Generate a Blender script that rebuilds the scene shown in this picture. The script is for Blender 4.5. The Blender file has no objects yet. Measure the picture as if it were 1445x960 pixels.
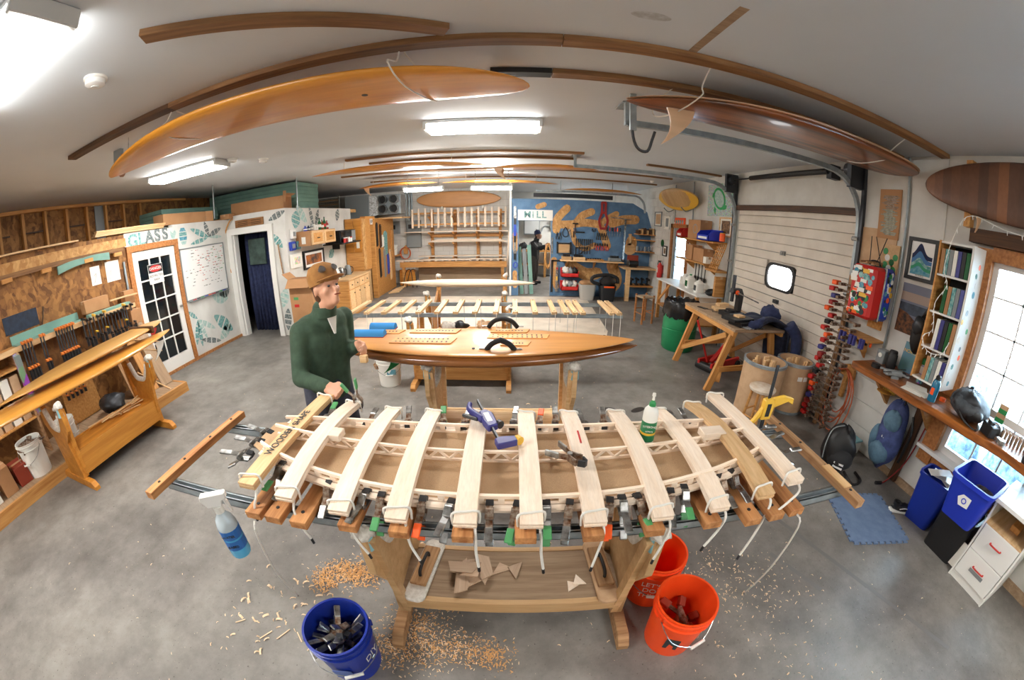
import bpy, math, random
from math import sin, cos, pi, radians, hypot
from mathutils import Matrix, Vector
random.seed(7)
SC = bpy.context.scene
COL = SC.collection
# ---------------------------------------------------------------- camera (fisheye lens, 36 mm wide sensor)
cam = bpy.data.cameras.new('camera'); cam_o = bpy.data.objects.new('camera', cam); COL.objects.link(cam_o); SC.camera = cam_o
cam.type = 'PANO'; cam.sensor_width = 36; cam.sensor_height = 36*960/1445
Q = cam if hasattr(cam, 'panorama_type') else cam.cycles
Q.panorama_type = 'FISHEYE_LENS_POLYNOMIAL'; Q.fisheye_fov = 2*pi; Q.fisheye_polynomial_k0 = 0
for i, k in enumerate((0.07757970145, 2.08636878e-05, -2.270878322e-05, 2.7368315e-07)):
    setattr(Q, 'fisheye_polynomial_k%d' % (i+1), -k)
yaw, pit, roll = radians(-0.0654), radians(18.666), radians(0.316)
fw = Vector((sin(yaw)*cos(pit), cos(yaw)*cos(pit), -sin(pit))); rt = Vector((cos(yaw), -sin(yaw), 0)); up = rt.cross(fw)
r2 = rt*cos(roll)+up*sin(roll); u2 = -rt*sin(roll)+up*cos(roll)
cam_o.matrix_world = Matrix(((r2.x, u2.x, -fw.x, 0), (r2.y, u2.y, -fw.y, 0), (r2.z, u2.z, -fw.z, 1.95), (0, 0, 0, 1)))
cam.clip_start = 0.02
# ---------------------------------------------------------------- world, exposure
LAMP = 26.0
w = bpy.data.worlds.new('overcast_sky'); SC.world = w; w.use_nodes = True
bg = w.node_tree.nodes['Background']; bg.inputs[0].default_value = (0.66, 0.84, 1.0, 1); bg.inputs[1].default_value = 10.0
SC.view_settings.view_transform = 'Standard'; SC.view_settings.look = 'None'
SC.view_settings.exposure = 1.7; SC.view_settings.gamma = 1; SC.view_settings.use_curve_mapping = False
try:
    SC.cycles.use_denoising = True; SC.cycles.max_bounces = 8; SC.cycles.diffuse_bounces = 5
    SC.cycles.caustics_reflective = False; SC.cycles.caustics_refractive = False; SC.cycles.sample_clamp_indirect = 6
except Exception:
    pass
# ---------------------------------------------------------------- colours and materials
def C(r, g, b):
    f = lambda v: (v/255/12.92) if v/255 <= .04045 else ((v/255+.055)/1.055)**2.4
    return (f(r), f(g), f(b), 1)
MATS = {}
def M(name, rgb, rough=.6, metal=0, kind=None, rgb2=None, sc=1.0, bump=0.0, alpha=None, emit=0, coat=0):
    if name in MATS: return MATS[name]
    m = bpy.data.materials.new(name); MATS[name] = m; m.use_nodes = True
    nt = m.node_tree; N = nt.nodes; L = nt.links; b = N['Principled BSDF']
    c1 = C(*rgb); c2 = C(*(rgb2 or tuple(int(v*.72) for v in rgb)))
    b.inputs['Base Color'].default_value = c1; b.inputs['Roughness'].default_value = rough; b.inputs['Metallic'].default_value = metal
    m.diffuse_color = c1
    if coat: b.inputs['Coat Weight'].default_value = coat; b.inputs['Coat Roughness'].default_value = .08
    if emit:
        b.inputs['Emission Color'].default_value = c1; b.inputs['Emission Strength'].default_value = emit
    if alpha is not None:
        b.inputs['Transmission Weight'].default_value = alpha; b.inputs['IOR'].default_value = 1.3
    if kind:
        tc = N.new('ShaderNodeTexCoord'); mp = N.new('ShaderNodeMapping'); L.new(tc.outputs['Object'], mp.inputs[0])
        def noise(scale, det=4, vec=None, rg=.55):
            n = N.new('ShaderNodeTexNoise'); n.inputs['Scale'].default_value = scale; n.inputs['Detail'].default_value = det; n.inputs['Roughness'].default_value = rg
            L.new(vec or mp.outputs[0], n.inputs['Vector']); return n
        def ramp(src, p0, p1, a, bb):
            r = N.new('ShaderNodeValToRGB'); r.color_ramp.elements[0].position = p0; r.color_ramp.elements[1].position = p1
            r.color_ramp.elements[0].color = a; r.color_ramp.elements[1].color = bb; L.new(src, r.inputs[0]); return r
        def mix(fac, a, bb, mode='MIX'):
            x = N.new('ShaderNodeMix'); x.data_type = 'RGBA'; x.blend_type = mode
            if isinstance(fac, (int, float)): x.inputs[0].default_value = fac
            else: L.new(fac, x.inputs[0])
            for i, v in ((6, a), (7, bb)):
                if isinstance(v, tuple): x.inputs[i].default_value = v
                else: L.new(v, x.inputs[i])
            return x.outputs[2]
        col = None; h = None
        if kind == 'wood':           # grain runs along local X
            mp.inputs['Scale'].default_value = (1.1*sc, 16*sc, 16*sc)
            oi = N.new('ShaderNodeObjectInfo'); cx = N.new('ShaderNodeCombineXYZ')
            mu = N.new('ShaderNodeMath'); mu.operation = 'MULTIPLY'; mu.inputs[1].default_value = 37; L.new(oi.outputs['Random'], mu.inputs[0])
            for k in range(3): L.new(mu.outputs[0], cx.inputs[k])
            L.new(cx.outputs[0], mp.inputs['Location'])
            n = noise(2.2, 5); n2 = noise(9, 2)
            r = ramp(n.outputs['Fac'], .32, .68, c2, c1); fine = ramp(n2.outputs['Fac'], .3, .6, (.82, .8, .78, 1), (1, 1, 1, 1))
            col = mix(.5, r.outputs[0], fine.outputs[0], 'MULTIPLY')
            hv = N.new('ShaderNodeHueSaturation'); mr = N.new('ShaderNodeMapRange'); mr.inputs[3].default_value = .86; mr.inputs[4].default_value = 1.12
            L.new(oi.outputs['Random'], mr.inputs[0]); L.new(mr.outputs[0], hv.inputs['Value']); L.new(col, hv.inputs['Color']); col = hv.outputs[0]
            h = n2.outputs['Fac']
        elif kind == 'osb':          # pressed strand board
            mp.inputs['Scale'].default_value = (sc, sc, sc)
            ns = noise(5, 2); dv = mix(.16, mp.outputs[0], ns.outputs['Color'])
            v = N.new('ShaderNodeTexVoronoi'); v.inputs['Scale'].default_value = 22; L.new(dv, v.inputs['Vector'])
            m2 = N.new('ShaderNodeMapping'); m2.inputs['Scale'].default_value = (1, 1, .35); m2.inputs['Rotation'].default_value = (.6, .3, .8); L.new(dv, m2.inputs[0])
            v2 = N.new('ShaderNodeTexVoronoi'); v2.inputs['Scale'].default_value = 30; L.new(m2.outputs[0], v2.inputs['Vector'])
            s = N.new('ShaderNodeSeparateColor'); L.new(v2.outputs['Color'], s.inputs[0]); s1 = N.new('ShaderNodeSeparateColor'); L.new(v.outputs['Color'], s1.inputs[0])
            a = mix(s1.outputs[0], c2, c1); col = mix(.5, a, ramp(s.outputs[0], .1, .9, c2, c1).outputs[0]); h = s.outputs[0]
        elif kind == 'concrete':
            n = noise(.9*sc, 6, rg=.62); n2 = noise(4.5*sc, 8, rg=.7); n3 = noise(60*sc, 2); n4 = noise(.35*sc, 3)
            col = mix(ramp(n.outputs['Fac'], .34, .66, (0, 0, 0, 1), (1, 1, 1, 1)).outputs[0], c2, c1)
            col = mix(.8, col, ramp(n2.outputs['Fac'], .3, .62, (.6, .585, .57, 1), (1.06, 1.06, 1.05, 1)).outputs[0], 'MULTIPLY')
            col = mix(1, col, ramp(n3.outputs['Fac'], .24, .34, (.35, .33, .3, 1), (1, 1, 1, 1)).outputs[0], 'MULTIPLY')
            n5 = noise(95*sc, 1); col = mix(ramp(n5.outputs['Fac'], .76, .79, (0, 0, 0, 1), (1, 1, 1, 1)).outputs[0], col, C(205, 190, 165))
            rr = ramp(n4.outputs['Fac'], .4, .6, (.42, .42, .42, 1), (.68, .68, .68, 1)); L.new(rr.outputs[0], b.inputs['Roughness'])
            h = n3.outputs['Fac']
        elif kind == 'noise':        # blotchy two-tone, wear, cloth, paint
            n = noise(6*sc, 5); col = ramp(n.outputs['Fac'], .36, .64, c2, c1).outputs[0]; h = noise(40*sc, 3).outputs['Fac']
        elif kind == 'weave':
            n = noise(2.5, 4); wv = noise(320*sc, 1)
            col = mix(.55, ramp(n.outputs['Fac'], .3, .7, c2, c1).outputs[0], ramp(wv.outputs['Fac'], .35, .65, (.72, .7, .68, 1), (1.1, 1.1, 1.1, 1)).outputs[0], 'MULTIPLY'); h = wv.outputs['Fac']
        elif kind == 'stripe':       # glued wooden strips: bands across local Y with grain along X
            mp.inputs['Scale'].default_value = (1, 13, 8)
            n = noise(2.4, 4); sx = N.new('ShaderNodeSeparateXYZ'); L.new(tc.outputs['Object'], sx.inputs[0])
            mu = N.new('ShaderNodeMath'); mu.operation = 'MULTIPLY'; mu.inputs[1].default_value = sc; L.new(sx.outputs['Y'], mu.inputs[0])
            wn = N.new('ShaderNodeTexWhiteNoise'); wn.noise_dimensions = '1D'; fl = N.new('ShaderNodeMath'); fl.operation = 'FLOOR'; L.new(mu.outputs[0], fl.inputs[0]); L.new(fl.outputs[0], wn.inputs['W'])
            a = mix(wn.outputs['Value'], c1, c2); col = mix(.45, a, ramp(n.outputs['Fac'], .3, .7, (.74, .7, .64, 1), (1.1, 1.08, 1.05, 1)).outputs[0], 'MULTIPLY')
        elif kind == 'block':        # painted masonry too far away to part
            mp.inputs['Rotation'].default_value = (pi/2, 0, 0)
            bt = N.new('ShaderNodeTexBrick'); L.new(mp.outputs[0], bt.inputs['Vector']); bt.inputs['Scale'].default_value = 1
            bt.inputs['Brick Width'].default_value = .4; bt.inputs['Row Height'].default_value = .2; bt.inputs['Mortar Size'].default_value = .006
            bt.inputs['Color1'].default_value = c1; bt.inputs['Color2'].default_value = c1; bt.inputs['Mortar'].default_value = c2; col = bt.outputs['Color']
        elif kind == 'print':        # small multicoloured printed stickers and covers
            v = N.new('ShaderNodeTexVoronoi'); v.inputs['Scale'].default_value = 18*sc; L.new(mp.outputs[0], v.inputs['Vector'])
            col = mix(.55, v.outputs['Color'], c1)
        if col is not None: L.new(col, b.inputs['Base Color'])
        if bump and h is not None:
            bp = N.new('ShaderNodeBump'); bp.inputs['Strength'].default_value = bump; bp.inputs['Distance'].default_value = .004; L.new(h, bp.inputs['Height']); L.new(bp.outputs[0], b.inputs['Normal'])
    return m
# ---------------------------------------------------------------- mesh helpers: a shape is (verts, faces)
def J(*gs):
    V = []; F = []
    for g in gs:
        o = len(V); V += [tuple(v) for v in g[0]]; F += [tuple(i+o for i in f) for f in g[1]]
    return V, F
def X(g, mat): return [tuple(mat @ Vector(v)) for v in g[0]], g[1]
def T(x, y, z): return Matrix.Translation((x, y, z))
def R(a, ax='Z'): return Matrix.Rotation(a, 4, ax)
def bx(x0, y0, z0, x1, y1, z1):
    return [(x, y, z) for x in (x0, x1) for y in (y0, y1) for z in (z0, z1)], [(0, 1, 3, 2), (4, 6, 7, 5), (0, 4, 5, 1), (2, 3, 7, 6), (0, 2, 6, 4), (1, 5, 7, 3)]
def cb(cx, cy, cz, sx, sy, sz): return bx(cx-sx/2, cy-sy/2, cz-sz/2, cx+sx/2, cy+sy/2, cz+sz/2)
def frame_of(d, upv=(0, 0, 1)):
    d = Vector(d).normalized(); u = Vector(upv)
    if abs(d.dot(u)) > .98: u = Vector((0, 1, 0))
    s = u.cross(d).normalized(); return d, s, d.cross(s)
def ring(c, a, b, r, n, rb=None, ph=0): return [tuple(Vector(c)+Vector(a)*(r*cos(2*pi*i/n+ph))+Vector(b)*((rb or r)*sin(2*pi*i/n+ph))) for i in range(n)]
def loft(rings, cap=True, close=False):
    n = len(rings[0]); V = [p for r in rings for p in r]; F = []
    m = len(rings)
    for k in range(m if close else m-1):
        for i in range(n):
            j = (i+1) % n; k2 = (k+1) % m
            F.append((k*n+i, k*n+j, k2*n+j, k2*n+i))
    if cap and not close: F.append(tuple(range(n-1, -1, -1))); F.append(tuple((m-1)*n+i for i in range(n)))
    return V, F
def cyl(p0, p1, r0, r1=None, n=12, cap=True):
    d, s, t = frame_of(Vector(p1)-Vector(p0)); r1 = r0 if r1 is None else r1
    return loft([ring(p0, s, t, r0, n), ring(p1, s, t, r1, n)], cap)
def smooth_path(P, k=4):
    if len(P) < 3: return [Vector(p) for p in P]
    P = [Vector(p) for p in P]; out = []
    for i in range(len(P)-1):
        p0 = P[max(i-1, 0)]; p1 = P[i]; p2 = P[i+1]; p3 = P[min(i+2, len(P)-1)]
        for j in range(k):
            t = j/k; out.append(.5*((2*p1)+(p2-p0)*t+(2*p0-5*p1+4*p2-p3)*t*t+(3*p1-p0-3*p2+p3)*t**3))
    return out+[P[-1]]
def tube(P, r, n=6, k=4):
    Q = smooth_path(P, k) if k > 1 else [Vector(p) for p in P]; rings = []; s0 = None; m = len(Q)
    for i, p in enumerate(Q):
        d = (Q[min(i+1, m-1)]-Q[max(i-1, 0)]); d = d.normalized() if d.length else Vector((0, 0, 1))
        if s0 is None: _, s0, _ = frame_of(d)
        s0 = (s0-d*s0.dot(d)); s0 = s0.normalized() if s0.length > 1e-6 else frame_of(d)[1]
        t = d.cross(s0); rr = r(i/(m-1)) if callable(r) else r
        rings.append(ring(p, s0, t, rr, n))
    return loft(rings)
def lathe(prof, n=20, c=(0, 0, 0), cap=True):
    return loft([ring((c[0], c[1], c[2]+z), (1, 0, 0), (0, 1, 0), max(r, 1e-4), n) for r, z in prof], cap)
def prism(pts, h0, h1, plane='xy'):
    f = {'xy': lambda u, v, h: (u, v, h), 'xz': lambda u, v, h: (u, h, v), 'yz': lambda u, v, h: (h, u, v)}[plane]
    return loft([[f(u, v, h0) for u, v in pts], [f(u, v, h1) for u, v in pts]])
def beam(p0, p1, wd, th, upv=(0, 0, 1)):
    d, s, t = frame_of(Vector(p1)-Vector(p0), upv); a = s*wd/2; b = t*th/2; p0 = Vector(p0); p1 = Vector(p1)
    return loft([[tuple(p+sa*a+sb*b) for sa, sb in ((-1, -1), (1, -1), (1, 1), (-1, 1))] for p in (p0, p1)])
def blob(c, sx, sy, sz, seed=0, amp=.15, n=14, m=8):
    rnd = random.Random(seed); ph = [(rnd.uniform(0, 6.28), rnd.randint(2, 5), rnd.randint(1, 4)) for _ in range(4)]; rings = []
    for k in range(m+1):
        a = -pi/2+pi*k/m; rr = max(cos(a), .02); R_ = []
        for i in range(n):
            b = 2*pi*i/n; q = 1+amp*sum(sin(p+f*b+g*a) for p, f, g in ph)/2
            R_.append((c[0]+sx*rr*cos(b)*q, c[1]+sy*rr*sin(b)*q, c[2]+sz*sin(a)*q))
        rings.append(R_)
    return loft(rings)
def rrect(w, h, r, k=3):
    P = []
    for cx, cy, a0 in ((w/2-r, h/2-r, 0), (-w/2+r, h/2-r, pi/2), (-w/2+r, -h/2+r, pi), (w/2-r, -h/2+r, 3*pi/2)):
        for i in range(k+1): a = a0+pi/2*i/k; P.append((cx+r*cos(a), cy+r*sin(a)))
    return P
# ---------------------------------------------------------------- scene helpers
def thing(name, label, cat, loc=(0, 0, 0), rz=0, group=None, rot=None):
    o = bpy.data.objects.new(name, None); COL.objects.link(o); o.location = loc; o.rotation_euler = rot or (0, 0, rz); o.empty_display_size = .05
    o['label'] = label; o['category'] = cat
    if group: o['group'] = group
    return o
def tag(o, label, cat, group=None):
    o['label'] = label; o['category'] = cat
    if group: o['group'] = group
    return o
def mk(name, g, mat, par=None, loc=(0, 0, 0), rot=(0, 0, 0), sm=False, bev=0, lab=None, W=False):
    """one mesh object; W: the shape is in world coordinates although it has a parent"""
    V, F = g
    if W and par is not None:
        im = Matrix.LocRotScale(par.location, par.rotation_euler, par.scale)
        if par.parent is not None: im = Matrix.LocRotScale(par.parent.location, par.parent.rotation_euler, par.parent.scale) @ im
        im = im.inverted()
        V = [tuple(im @ Vector(v)) for v in V]
    me = bpy.data.meshes.new(name); me.from_pydata([tuple(v) for v in V], [], [tuple(f) for f in F]); me.validate()
    if isinstance(mat, str): mat = MATS[mat]
    me.materials.append(mat)
    import bmesh
    bm = bmesh.new(); bm.from_mesh(me); bmesh.ops.recalc_face_normals(bm, faces=bm.faces)
    if bev: bmesh.ops.bevel(bm, geom=list(bm.edges), offset=bev, segments=1, affect='EDGES', clamp_overlap=True)
    bm.to_mesh(me); bm.free()
    if sm:
        me.polygons.foreach_set('use_smooth', [True]*len(me.polygons))
        if sm != 2:
            try: me.set_sharp_from_angle(angle=radians(42))
            except Exception: pass
    o = bpy.data.objects.new(name, me); COL.objects.link(o); o.location = loc; o.rotation_euler = rot
    if par is not None: o.parent = par
    if lab: o['label'] = lab
    return o
def plank(name, p0, p1, wd, th, mat, par=None, upv=(0, 0, 1), bev=.002, W=True, lab=None):
    """a straight piece of timber whose local X runs along its length"""
    p0 = Vector(p0); p1 = Vector(p1); d, s, t = frame_of(p1-p0, upv); L = (p1-p0).length; c = (p0+p1)/2
    o = mk(name, cb(0, 0, 0, L, wd, th), mat, None, bev=bev)
    m = Matrix(((d.x, s.x, t.x, c.x), (d.y, s.y, t.y, c.y), (d.z, s.z, t.z, c.z), (0, 0, 0, 1)))
    if par is not None:
        if W:
            im = Matrix.LocRotScale(par.location, par.rotation_euler, par.scale)
            if par.parent is not None: im = Matrix.LocRotScale(par.parent.location, par.parent.rotation_euler, par.parent.scale) @ im
            m = im.inverted() @ m
        o.parent = par
    o.matrix_basis = m
    if lab: o['label'] = lab
    return o
def st(o): o['kind'] = 'structure'; return o
def dup(root, loc, rz=None, label=None, rot=None, group=None):
    r = root.copy(); COL.objects.link(r); r.location = loc
    if rz is not None: r.rotation_euler = (0, 0, rz)
    if rot is not None: r.rotation_euler = rot
    if label: r['label'] = label
    if group: r['group'] = group
    for ch in list(root.children):
        c = ch.copy(); COL.objects.link(c); c.parent = r
        for g in list(ch.children):
            d = g.copy(); COL.objects.link(d); d.parent = c
    return r
def again(o, loc, rot=None, par=None):
    c = o.copy(); COL.objects.link(c); c.location = loc
    if rot is not None: c.rotation_euler = rot
    if par is not None: c.parent = par
    return c
TEXTS = []
def text(name, s, size, mat, par, loc, rot, ext=.001, sx=1.0, align='CENTER', fat=0):
    cu = bpy.data.curves.new(name, 'FONT'); cu.body = s; cu.size = size; cu.extrude = ext; cu.align_x = align; cu.align_y = 'CENTER'; cu.offset = fat
    cu.materials.append(MATS[mat] if isinstance(mat, str) else mat)
    o = bpy.data.objects.new(name, cu); COL.objects.link(o); o.location = loc; o.rotation_euler = rot; o.scale = (sx, 1, 1)
    if par is not None: o.parent = par
    TEXTS.append(o); return o
ORD = 'first second third fourth fifth sixth seventh eighth ninth tenth eleventh twelfth thirteenth fourteenth fifteenth sixteenth seventeenth'.split()
# rotations for lettering on walls: facing -Y, facing +X, facing -X
FY = (pi/2, 0, 0); FPX = (pi/2, 0, pi/2); FMX = (pi/2, 0, -pi/2)
# ---------------------------------------------------------------- material library
M('concrete', (146, 142, 137), .55, kind='concrete', rgb2=(104, 100, 96), bump=.25)
M('ceiling_paint', (214, 221, 228), .7, kind='noise', rgb2=(207, 214, 221), sc=.12)
M('white_wall', (222, 222, 218), .7, kind='noise', rgb2=(208, 207, 202), sc=.5)
M('block_wall', (214, 213, 208), .75, kind='noise', rgb2=(202, 200, 195), sc=.6, bump=.2)
M('far_block', (212, 210, 205), .75, kind='block', rgb2=(188, 186, 180))
M('joint', (150, 148, 142), .9)
M('osb', (172, 122, 68), .75, kind='osb', rgb2=(96, 60, 30), sc=.8, bump=.3)
M('osb_pale', (214, 170, 112), .75, kind='osb', rgb2=(168, 118, 66), sc=1.0, bump=.2)
M('pine', (214, 160, 92), .6, kind='wood', rgb2=(182, 122, 60), bump=.1)
M('pine_pale', (233, 198, 152), .6, kind='wood', rgb2=(210, 168, 116), bump=.1)
M('maple', (250, 234, 216), .6, kind='wood', rgb2=(242, 220, 196), bump=.05)
M('ply', (212, 176, 130), .6, kind='wood', rgb2=(194, 154, 106), sc=.5)
M('ply_yellow', (214, 148, 60), .5, kind='wood', rgb2=(188, 120, 40), sc=.5)
M('old_wood', (190, 150, 108), .8, kind='wood', rgb2=(140, 100, 64), bump=.3)
M('grey_wood', (176, 150, 122), .8, kind='wood', rgb2=(146, 120, 94), bump=.3)
M('rust_wood', (204, 146, 92), .7, kind='wood', rgb2=(150, 94, 50), bump=.2)
M('dark_wood', (92, 58, 30), .6, kind='wood', rgb2=(52, 32, 18))
M('ceil_wood', (158, 114, 70), .6, kind='wood', rgb2=(116, 78, 44))
M('slab', (178, 106, 46), .35, kind='wood', rgb2=(96, 50, 20), sc=.7, coat=.3)
M('trim_wood', (190, 128, 72), .5, kind='wood', rgb2=(150, 92, 46))
M('white_paint', (232, 232, 228), .5); M('white_gloss', (240, 240, 238), .25)
M('cream_door', (226, 218, 206), .6, kind='noise', rgb2=(212, 203, 190), sc=.5)
M('galv', (166, 176, 180), .42, .5, kind='noise', rgb2=(142, 152, 158), sc=2)
M('steel', (176, 178, 178), .32, .9, kind='noise', rgb2=(120, 118, 114), sc=4)
M('rust_steel', (158, 146, 132), .5, .7, kind='noise', rgb2=(104, 66, 40), sc=8)
M('dark_steel', (66, 68, 72), .45, .7); M('black', (22, 22, 24), .5); M('black_gloss', (16, 16, 18), .2); M('rubber', (30, 30, 32), .8)
M('iron', (44, 42, 42), .55, .4)
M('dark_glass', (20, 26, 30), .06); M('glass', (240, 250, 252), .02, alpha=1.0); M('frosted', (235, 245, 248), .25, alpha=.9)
M('lamp', (255, 252, 246), .5, emit=LAMP); M('lamp_side', (255, 252, 246), .5, emit=LAMP*.24); M('tube_lamp', (255, 252, 246), .5, emit=LAMP*2.6); M('lamp_metal', (210, 212, 212), .4)
M('teal', (64, 138, 140), .7, kind='noise', rgb2=(160, 196, 192), sc=5); M('teal_dark', (70, 86, 88), .7, kind='noise', rgb2=(150, 158, 158), sc=6)
M('teal_pale', (150, 190, 184), .7, kind='noise', rgb2=(196, 214, 208), sc=4); M('mural_blue', (52, 134, 164), .7, kind='noise', rgb2=(126, 178, 190), sc=4); M('ink', (54, 60, 64), .7)
M('mill_blue', (92, 128, 164), .65, kind='noise', rgb2=(78, 112, 146), sc=1)
M('foam', (126, 166, 154), .8, kind='noise', rgb2=(112, 150, 140), sc=.5); M('carton', (186, 140, 98), .8, kind='noise', rgb2=(172, 126, 86), sc=.5)
M('carton_in', (150, 106, 70), .85); M('paper', (236, 234, 226), .8); M('red', (196, 38, 34), .5); M('red_dull', (150, 36, 34), .55); M('orange', (250, 96, 34), .45); M('orange_bucket', (252, 84, 30), .4)
M('blue', (34, 66, 176), .4); M('blue_bucket', (22, 48, 150), .35); M('bin_blue', (30, 56, 190), .4); M('navy', (44, 54, 92), .85, kind='noise', rgb2=(32, 40, 72), sc=3); M('green', (40, 140, 76), .5); M('drum_green', (26, 136, 84), .45, kind='noise', rgb2=(20, 120, 74), sc=.6)
M('clamp_green', (76, 150, 92), .55); M('yellow', (232, 186, 64), .5); M('white_plastic', (236, 236, 230), .4); M('cord', (228, 226, 220), .7); M('rope', (196, 182, 156), .8)
M('canvas', (196, 164, 128), .85, kind='weave', rgb2=(180, 148, 112)); M('shav_a', (214, 164, 108), .8); M('shav_b', (236, 208, 172), .8)
M('purple', (58, 58, 128), .45); M('skin', (214, 160, 132), .5); M('brown_hat', (164, 116, 62), .9, kind='noise', rgb2=(146, 100, 52), sc=4)
M('jacket', (62, 84, 66), .85, kind='noise', rgb2=(50, 70, 54), sc=3); M('denim', (70, 74, 88), .85, kind='noise', rgb2=(56, 60, 74), sc=4); M('hair', (92, 58, 34), .8)
M('pack_blue', (74, 88, 140), .7, kind='noise', rgb2=(54, 66, 112), sc=3); M('pack_teal', (92, 126, 148), .7, kind='noise', rgb2=(76, 106, 128), sc=3); M('mat_blue', (110, 132, 164), .8, kind='noise', rgb2=(98, 120, 152), sc=2)
M('fibre', (206, 172, 136), .8, kind='noise', rgb2=(190, 154, 118), sc=1.2); M('clear_blue', (70, 150, 210), .15, alpha=.35); M('brick_red', (150, 60, 40), .7)
M('grey_box', (134, 140, 142), .5); M('white_cloth', (232, 228, 220), .9, kind='noise', rgb2=(206, 200, 190), sc=8, bump=.5); M('aqua', (140, 190, 200), .8); M('snow', (214, 226, 236), .9, kind='noise', rgb2=(150, 170, 186), sc=2); M('frost', (136, 158, 178), .9, kind='noise', rgb2=(70, 92, 112), sc=3)
M('ceiling_smudge', (176, 180, 184), .8, kind='noise', rgb2=(204, 210, 216), sc=4); M('clamp_orange', (222, 128, 56), .5); M('stain_dark', (58, 54, 52), .5); M('bottle_green', (36, 96, 56), .15); M('amber', (140, 70, 24), .15); M('sawdust', (214, 170, 120), .9)
# ---------------------------------------------------------------- the room
HC = 2.96
st(mk('floor', bx(-7.2, -2.7, -.1, 4.2, 13.6, 0), 'concrete'))
ceil = st(mk('ceiling', bx(-6.95, -2.5, HC, 3.81, 13.4, HC+.1), 'ceiling_paint'))
wr = st(mk('wall_right', J(bx(3.66, -2.5, 0, 3.81, -.25, HC), bx(3.66, -.25, 0, 3.81, 1.4, .5), bx(3.66, -.25, 2.15, 3.81, 1.4, HC), bx(3.66, 1.4, 0, 3.81, 2.98, HC),
   bx(3.66, 2.98, 2.42, 3.81, 5.46, HC), bx(3.66, 5.46, 0, 3.81, 7.3, HC), bx(3.66, 7.3, 1.95, 3.81, 8.05, HC), bx(3.66, 8.05, 0, 3.81, 13.4, HC)), 'white_wall'))
st(mk('wall_front', bx(-6.95, -2.5, 0, 3.66, -2.4, HC), 'white_wall'))
wl = st(mk('wall_left', bx(-6.95, -2.4, 0, -6.8, 13.4, HC), 'osb'))
st(mk('wall_back', bx(-6.8, 11.55, 0, -.1, 11.65, HC), 'far_block'))
st(mk('wall_mill_back', bx(-.1, 13.2, 0, 3.66, 13.3, HC), 'white_wall'))
st(mk('wall_divider', J(bx(-.09, 9.4, 0, -.04, 11.55, HC), bx(-.09, 11.55, 0, -.04, 13.2, HC)), 'white_wall'))
# stud wall above the loft, its timbers and plate
for i in range(11):
    y = .9+i*.39; plank('stud', (-6.755, y, 2.2), (-6.755, y, 2.9), .04, .09, 'pine', wl, upv=(1, 0, 0), bev=0)
plank('top_plate', (-6.755, .3, 2.93), (-6.755, 6.0, 2.93), .09, .05, 'pine', wl, bev=0)
for y in (2.05, 2.62, 3.4, 4.2): plank('blocking', (-6.757, y-.15, 2.62), (-6.757, y+.18, 2.62), .03, .02, 'dark_wood', wl, bev=0)
mk('panel', bx(-6.8, 3.82, 2.3, -6.78, 4.0, 2.92), 'grey_box', wl)
# loft deck over the side rooms
st(mk('loft_deck', bx(-6.8, .2, 2.19, -5.58, 6.0, 2.25), 'osb'))
st(mk('loft_deck', bx(-6.8, 6.0, 2.3, -4.1, 9.3, 2.38), 'osb_pale'))
# OSB partition with its ledger, then the white glassing room wall
wo = st(mk('wall_osb', bx(-5.6, -2.4, 0, -5.5, 3.56, 2.28), 'osb'))
plank('ledger', (-5.47, .2, 2.05), (-5.47, 3.5, 2.09), .04, .07, 'ceil_wood', wo, bev=0)
plank('cap_board', (-5.5, .2, 2.30), (-5.5, 2.75, 2.30), .16, .02, 'pine_pale', wo, bev=0)
plank('rail_board', (-5.46, .3, 2.14), (-5.46, 3.55, 2.17), .03, .12, 'osb_pale', wo, bev=0)
for y in (1.6, 2.15, 2.8, 3.3): plank('hook_block', (-5.44, y, 2.02), (-5.44, y+.14, 2.025), .05, .05, 'pine', wo)
wg = st(mk('wall_glassing', J(bx(-5.6, 3.56, 0, -5.5, 3.64, 2.3), bx(-5.6, 3.64, 2.02, -5.5, 4.55, 2.3), bx(-5.6, 4.55, 0, -5.5, 5.98, 2.34)), 'white_wall'))
wd = st(mk('wall_doorway', J(bx(-5.6, 5.98, 0, -5.38, 6.08, 2.39), bx(-4.47, 5.98, 0, -4.08, 6.08, 2.39), bx(-5.38, 5.98, 2.02, -4.47, 6.08, 2.39)), 'white_wall'))
wk = st(mk('wall_kitchen', bx(-4.18, 6.08, 0, -4.08, 8.9, 2.39), 'white_wall'))
st(mk('wall_store', bx(-3.7, 9.25, 0, -3.6, 10.9, 2.1), 'pine')); st(mk('wall_store_side', bx(-4.18, 8.9, 0, -4.08, 11.55, 2.1), 'ply'))
st(mk('wall_inner_back', bx(-6.8, 7.6, 0, -4.18, 7.7, 2.3), 'dark_steel'))
st(mk('baseboard_left', bx(-5.5, 3.6, 0, -5.475, 5.98, .05), 'rust_wood')); st(mk('baseboard_right', bx(3.63, -1.0, 0, 3.66, 1.9, .07), 'grey_wood'))
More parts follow.
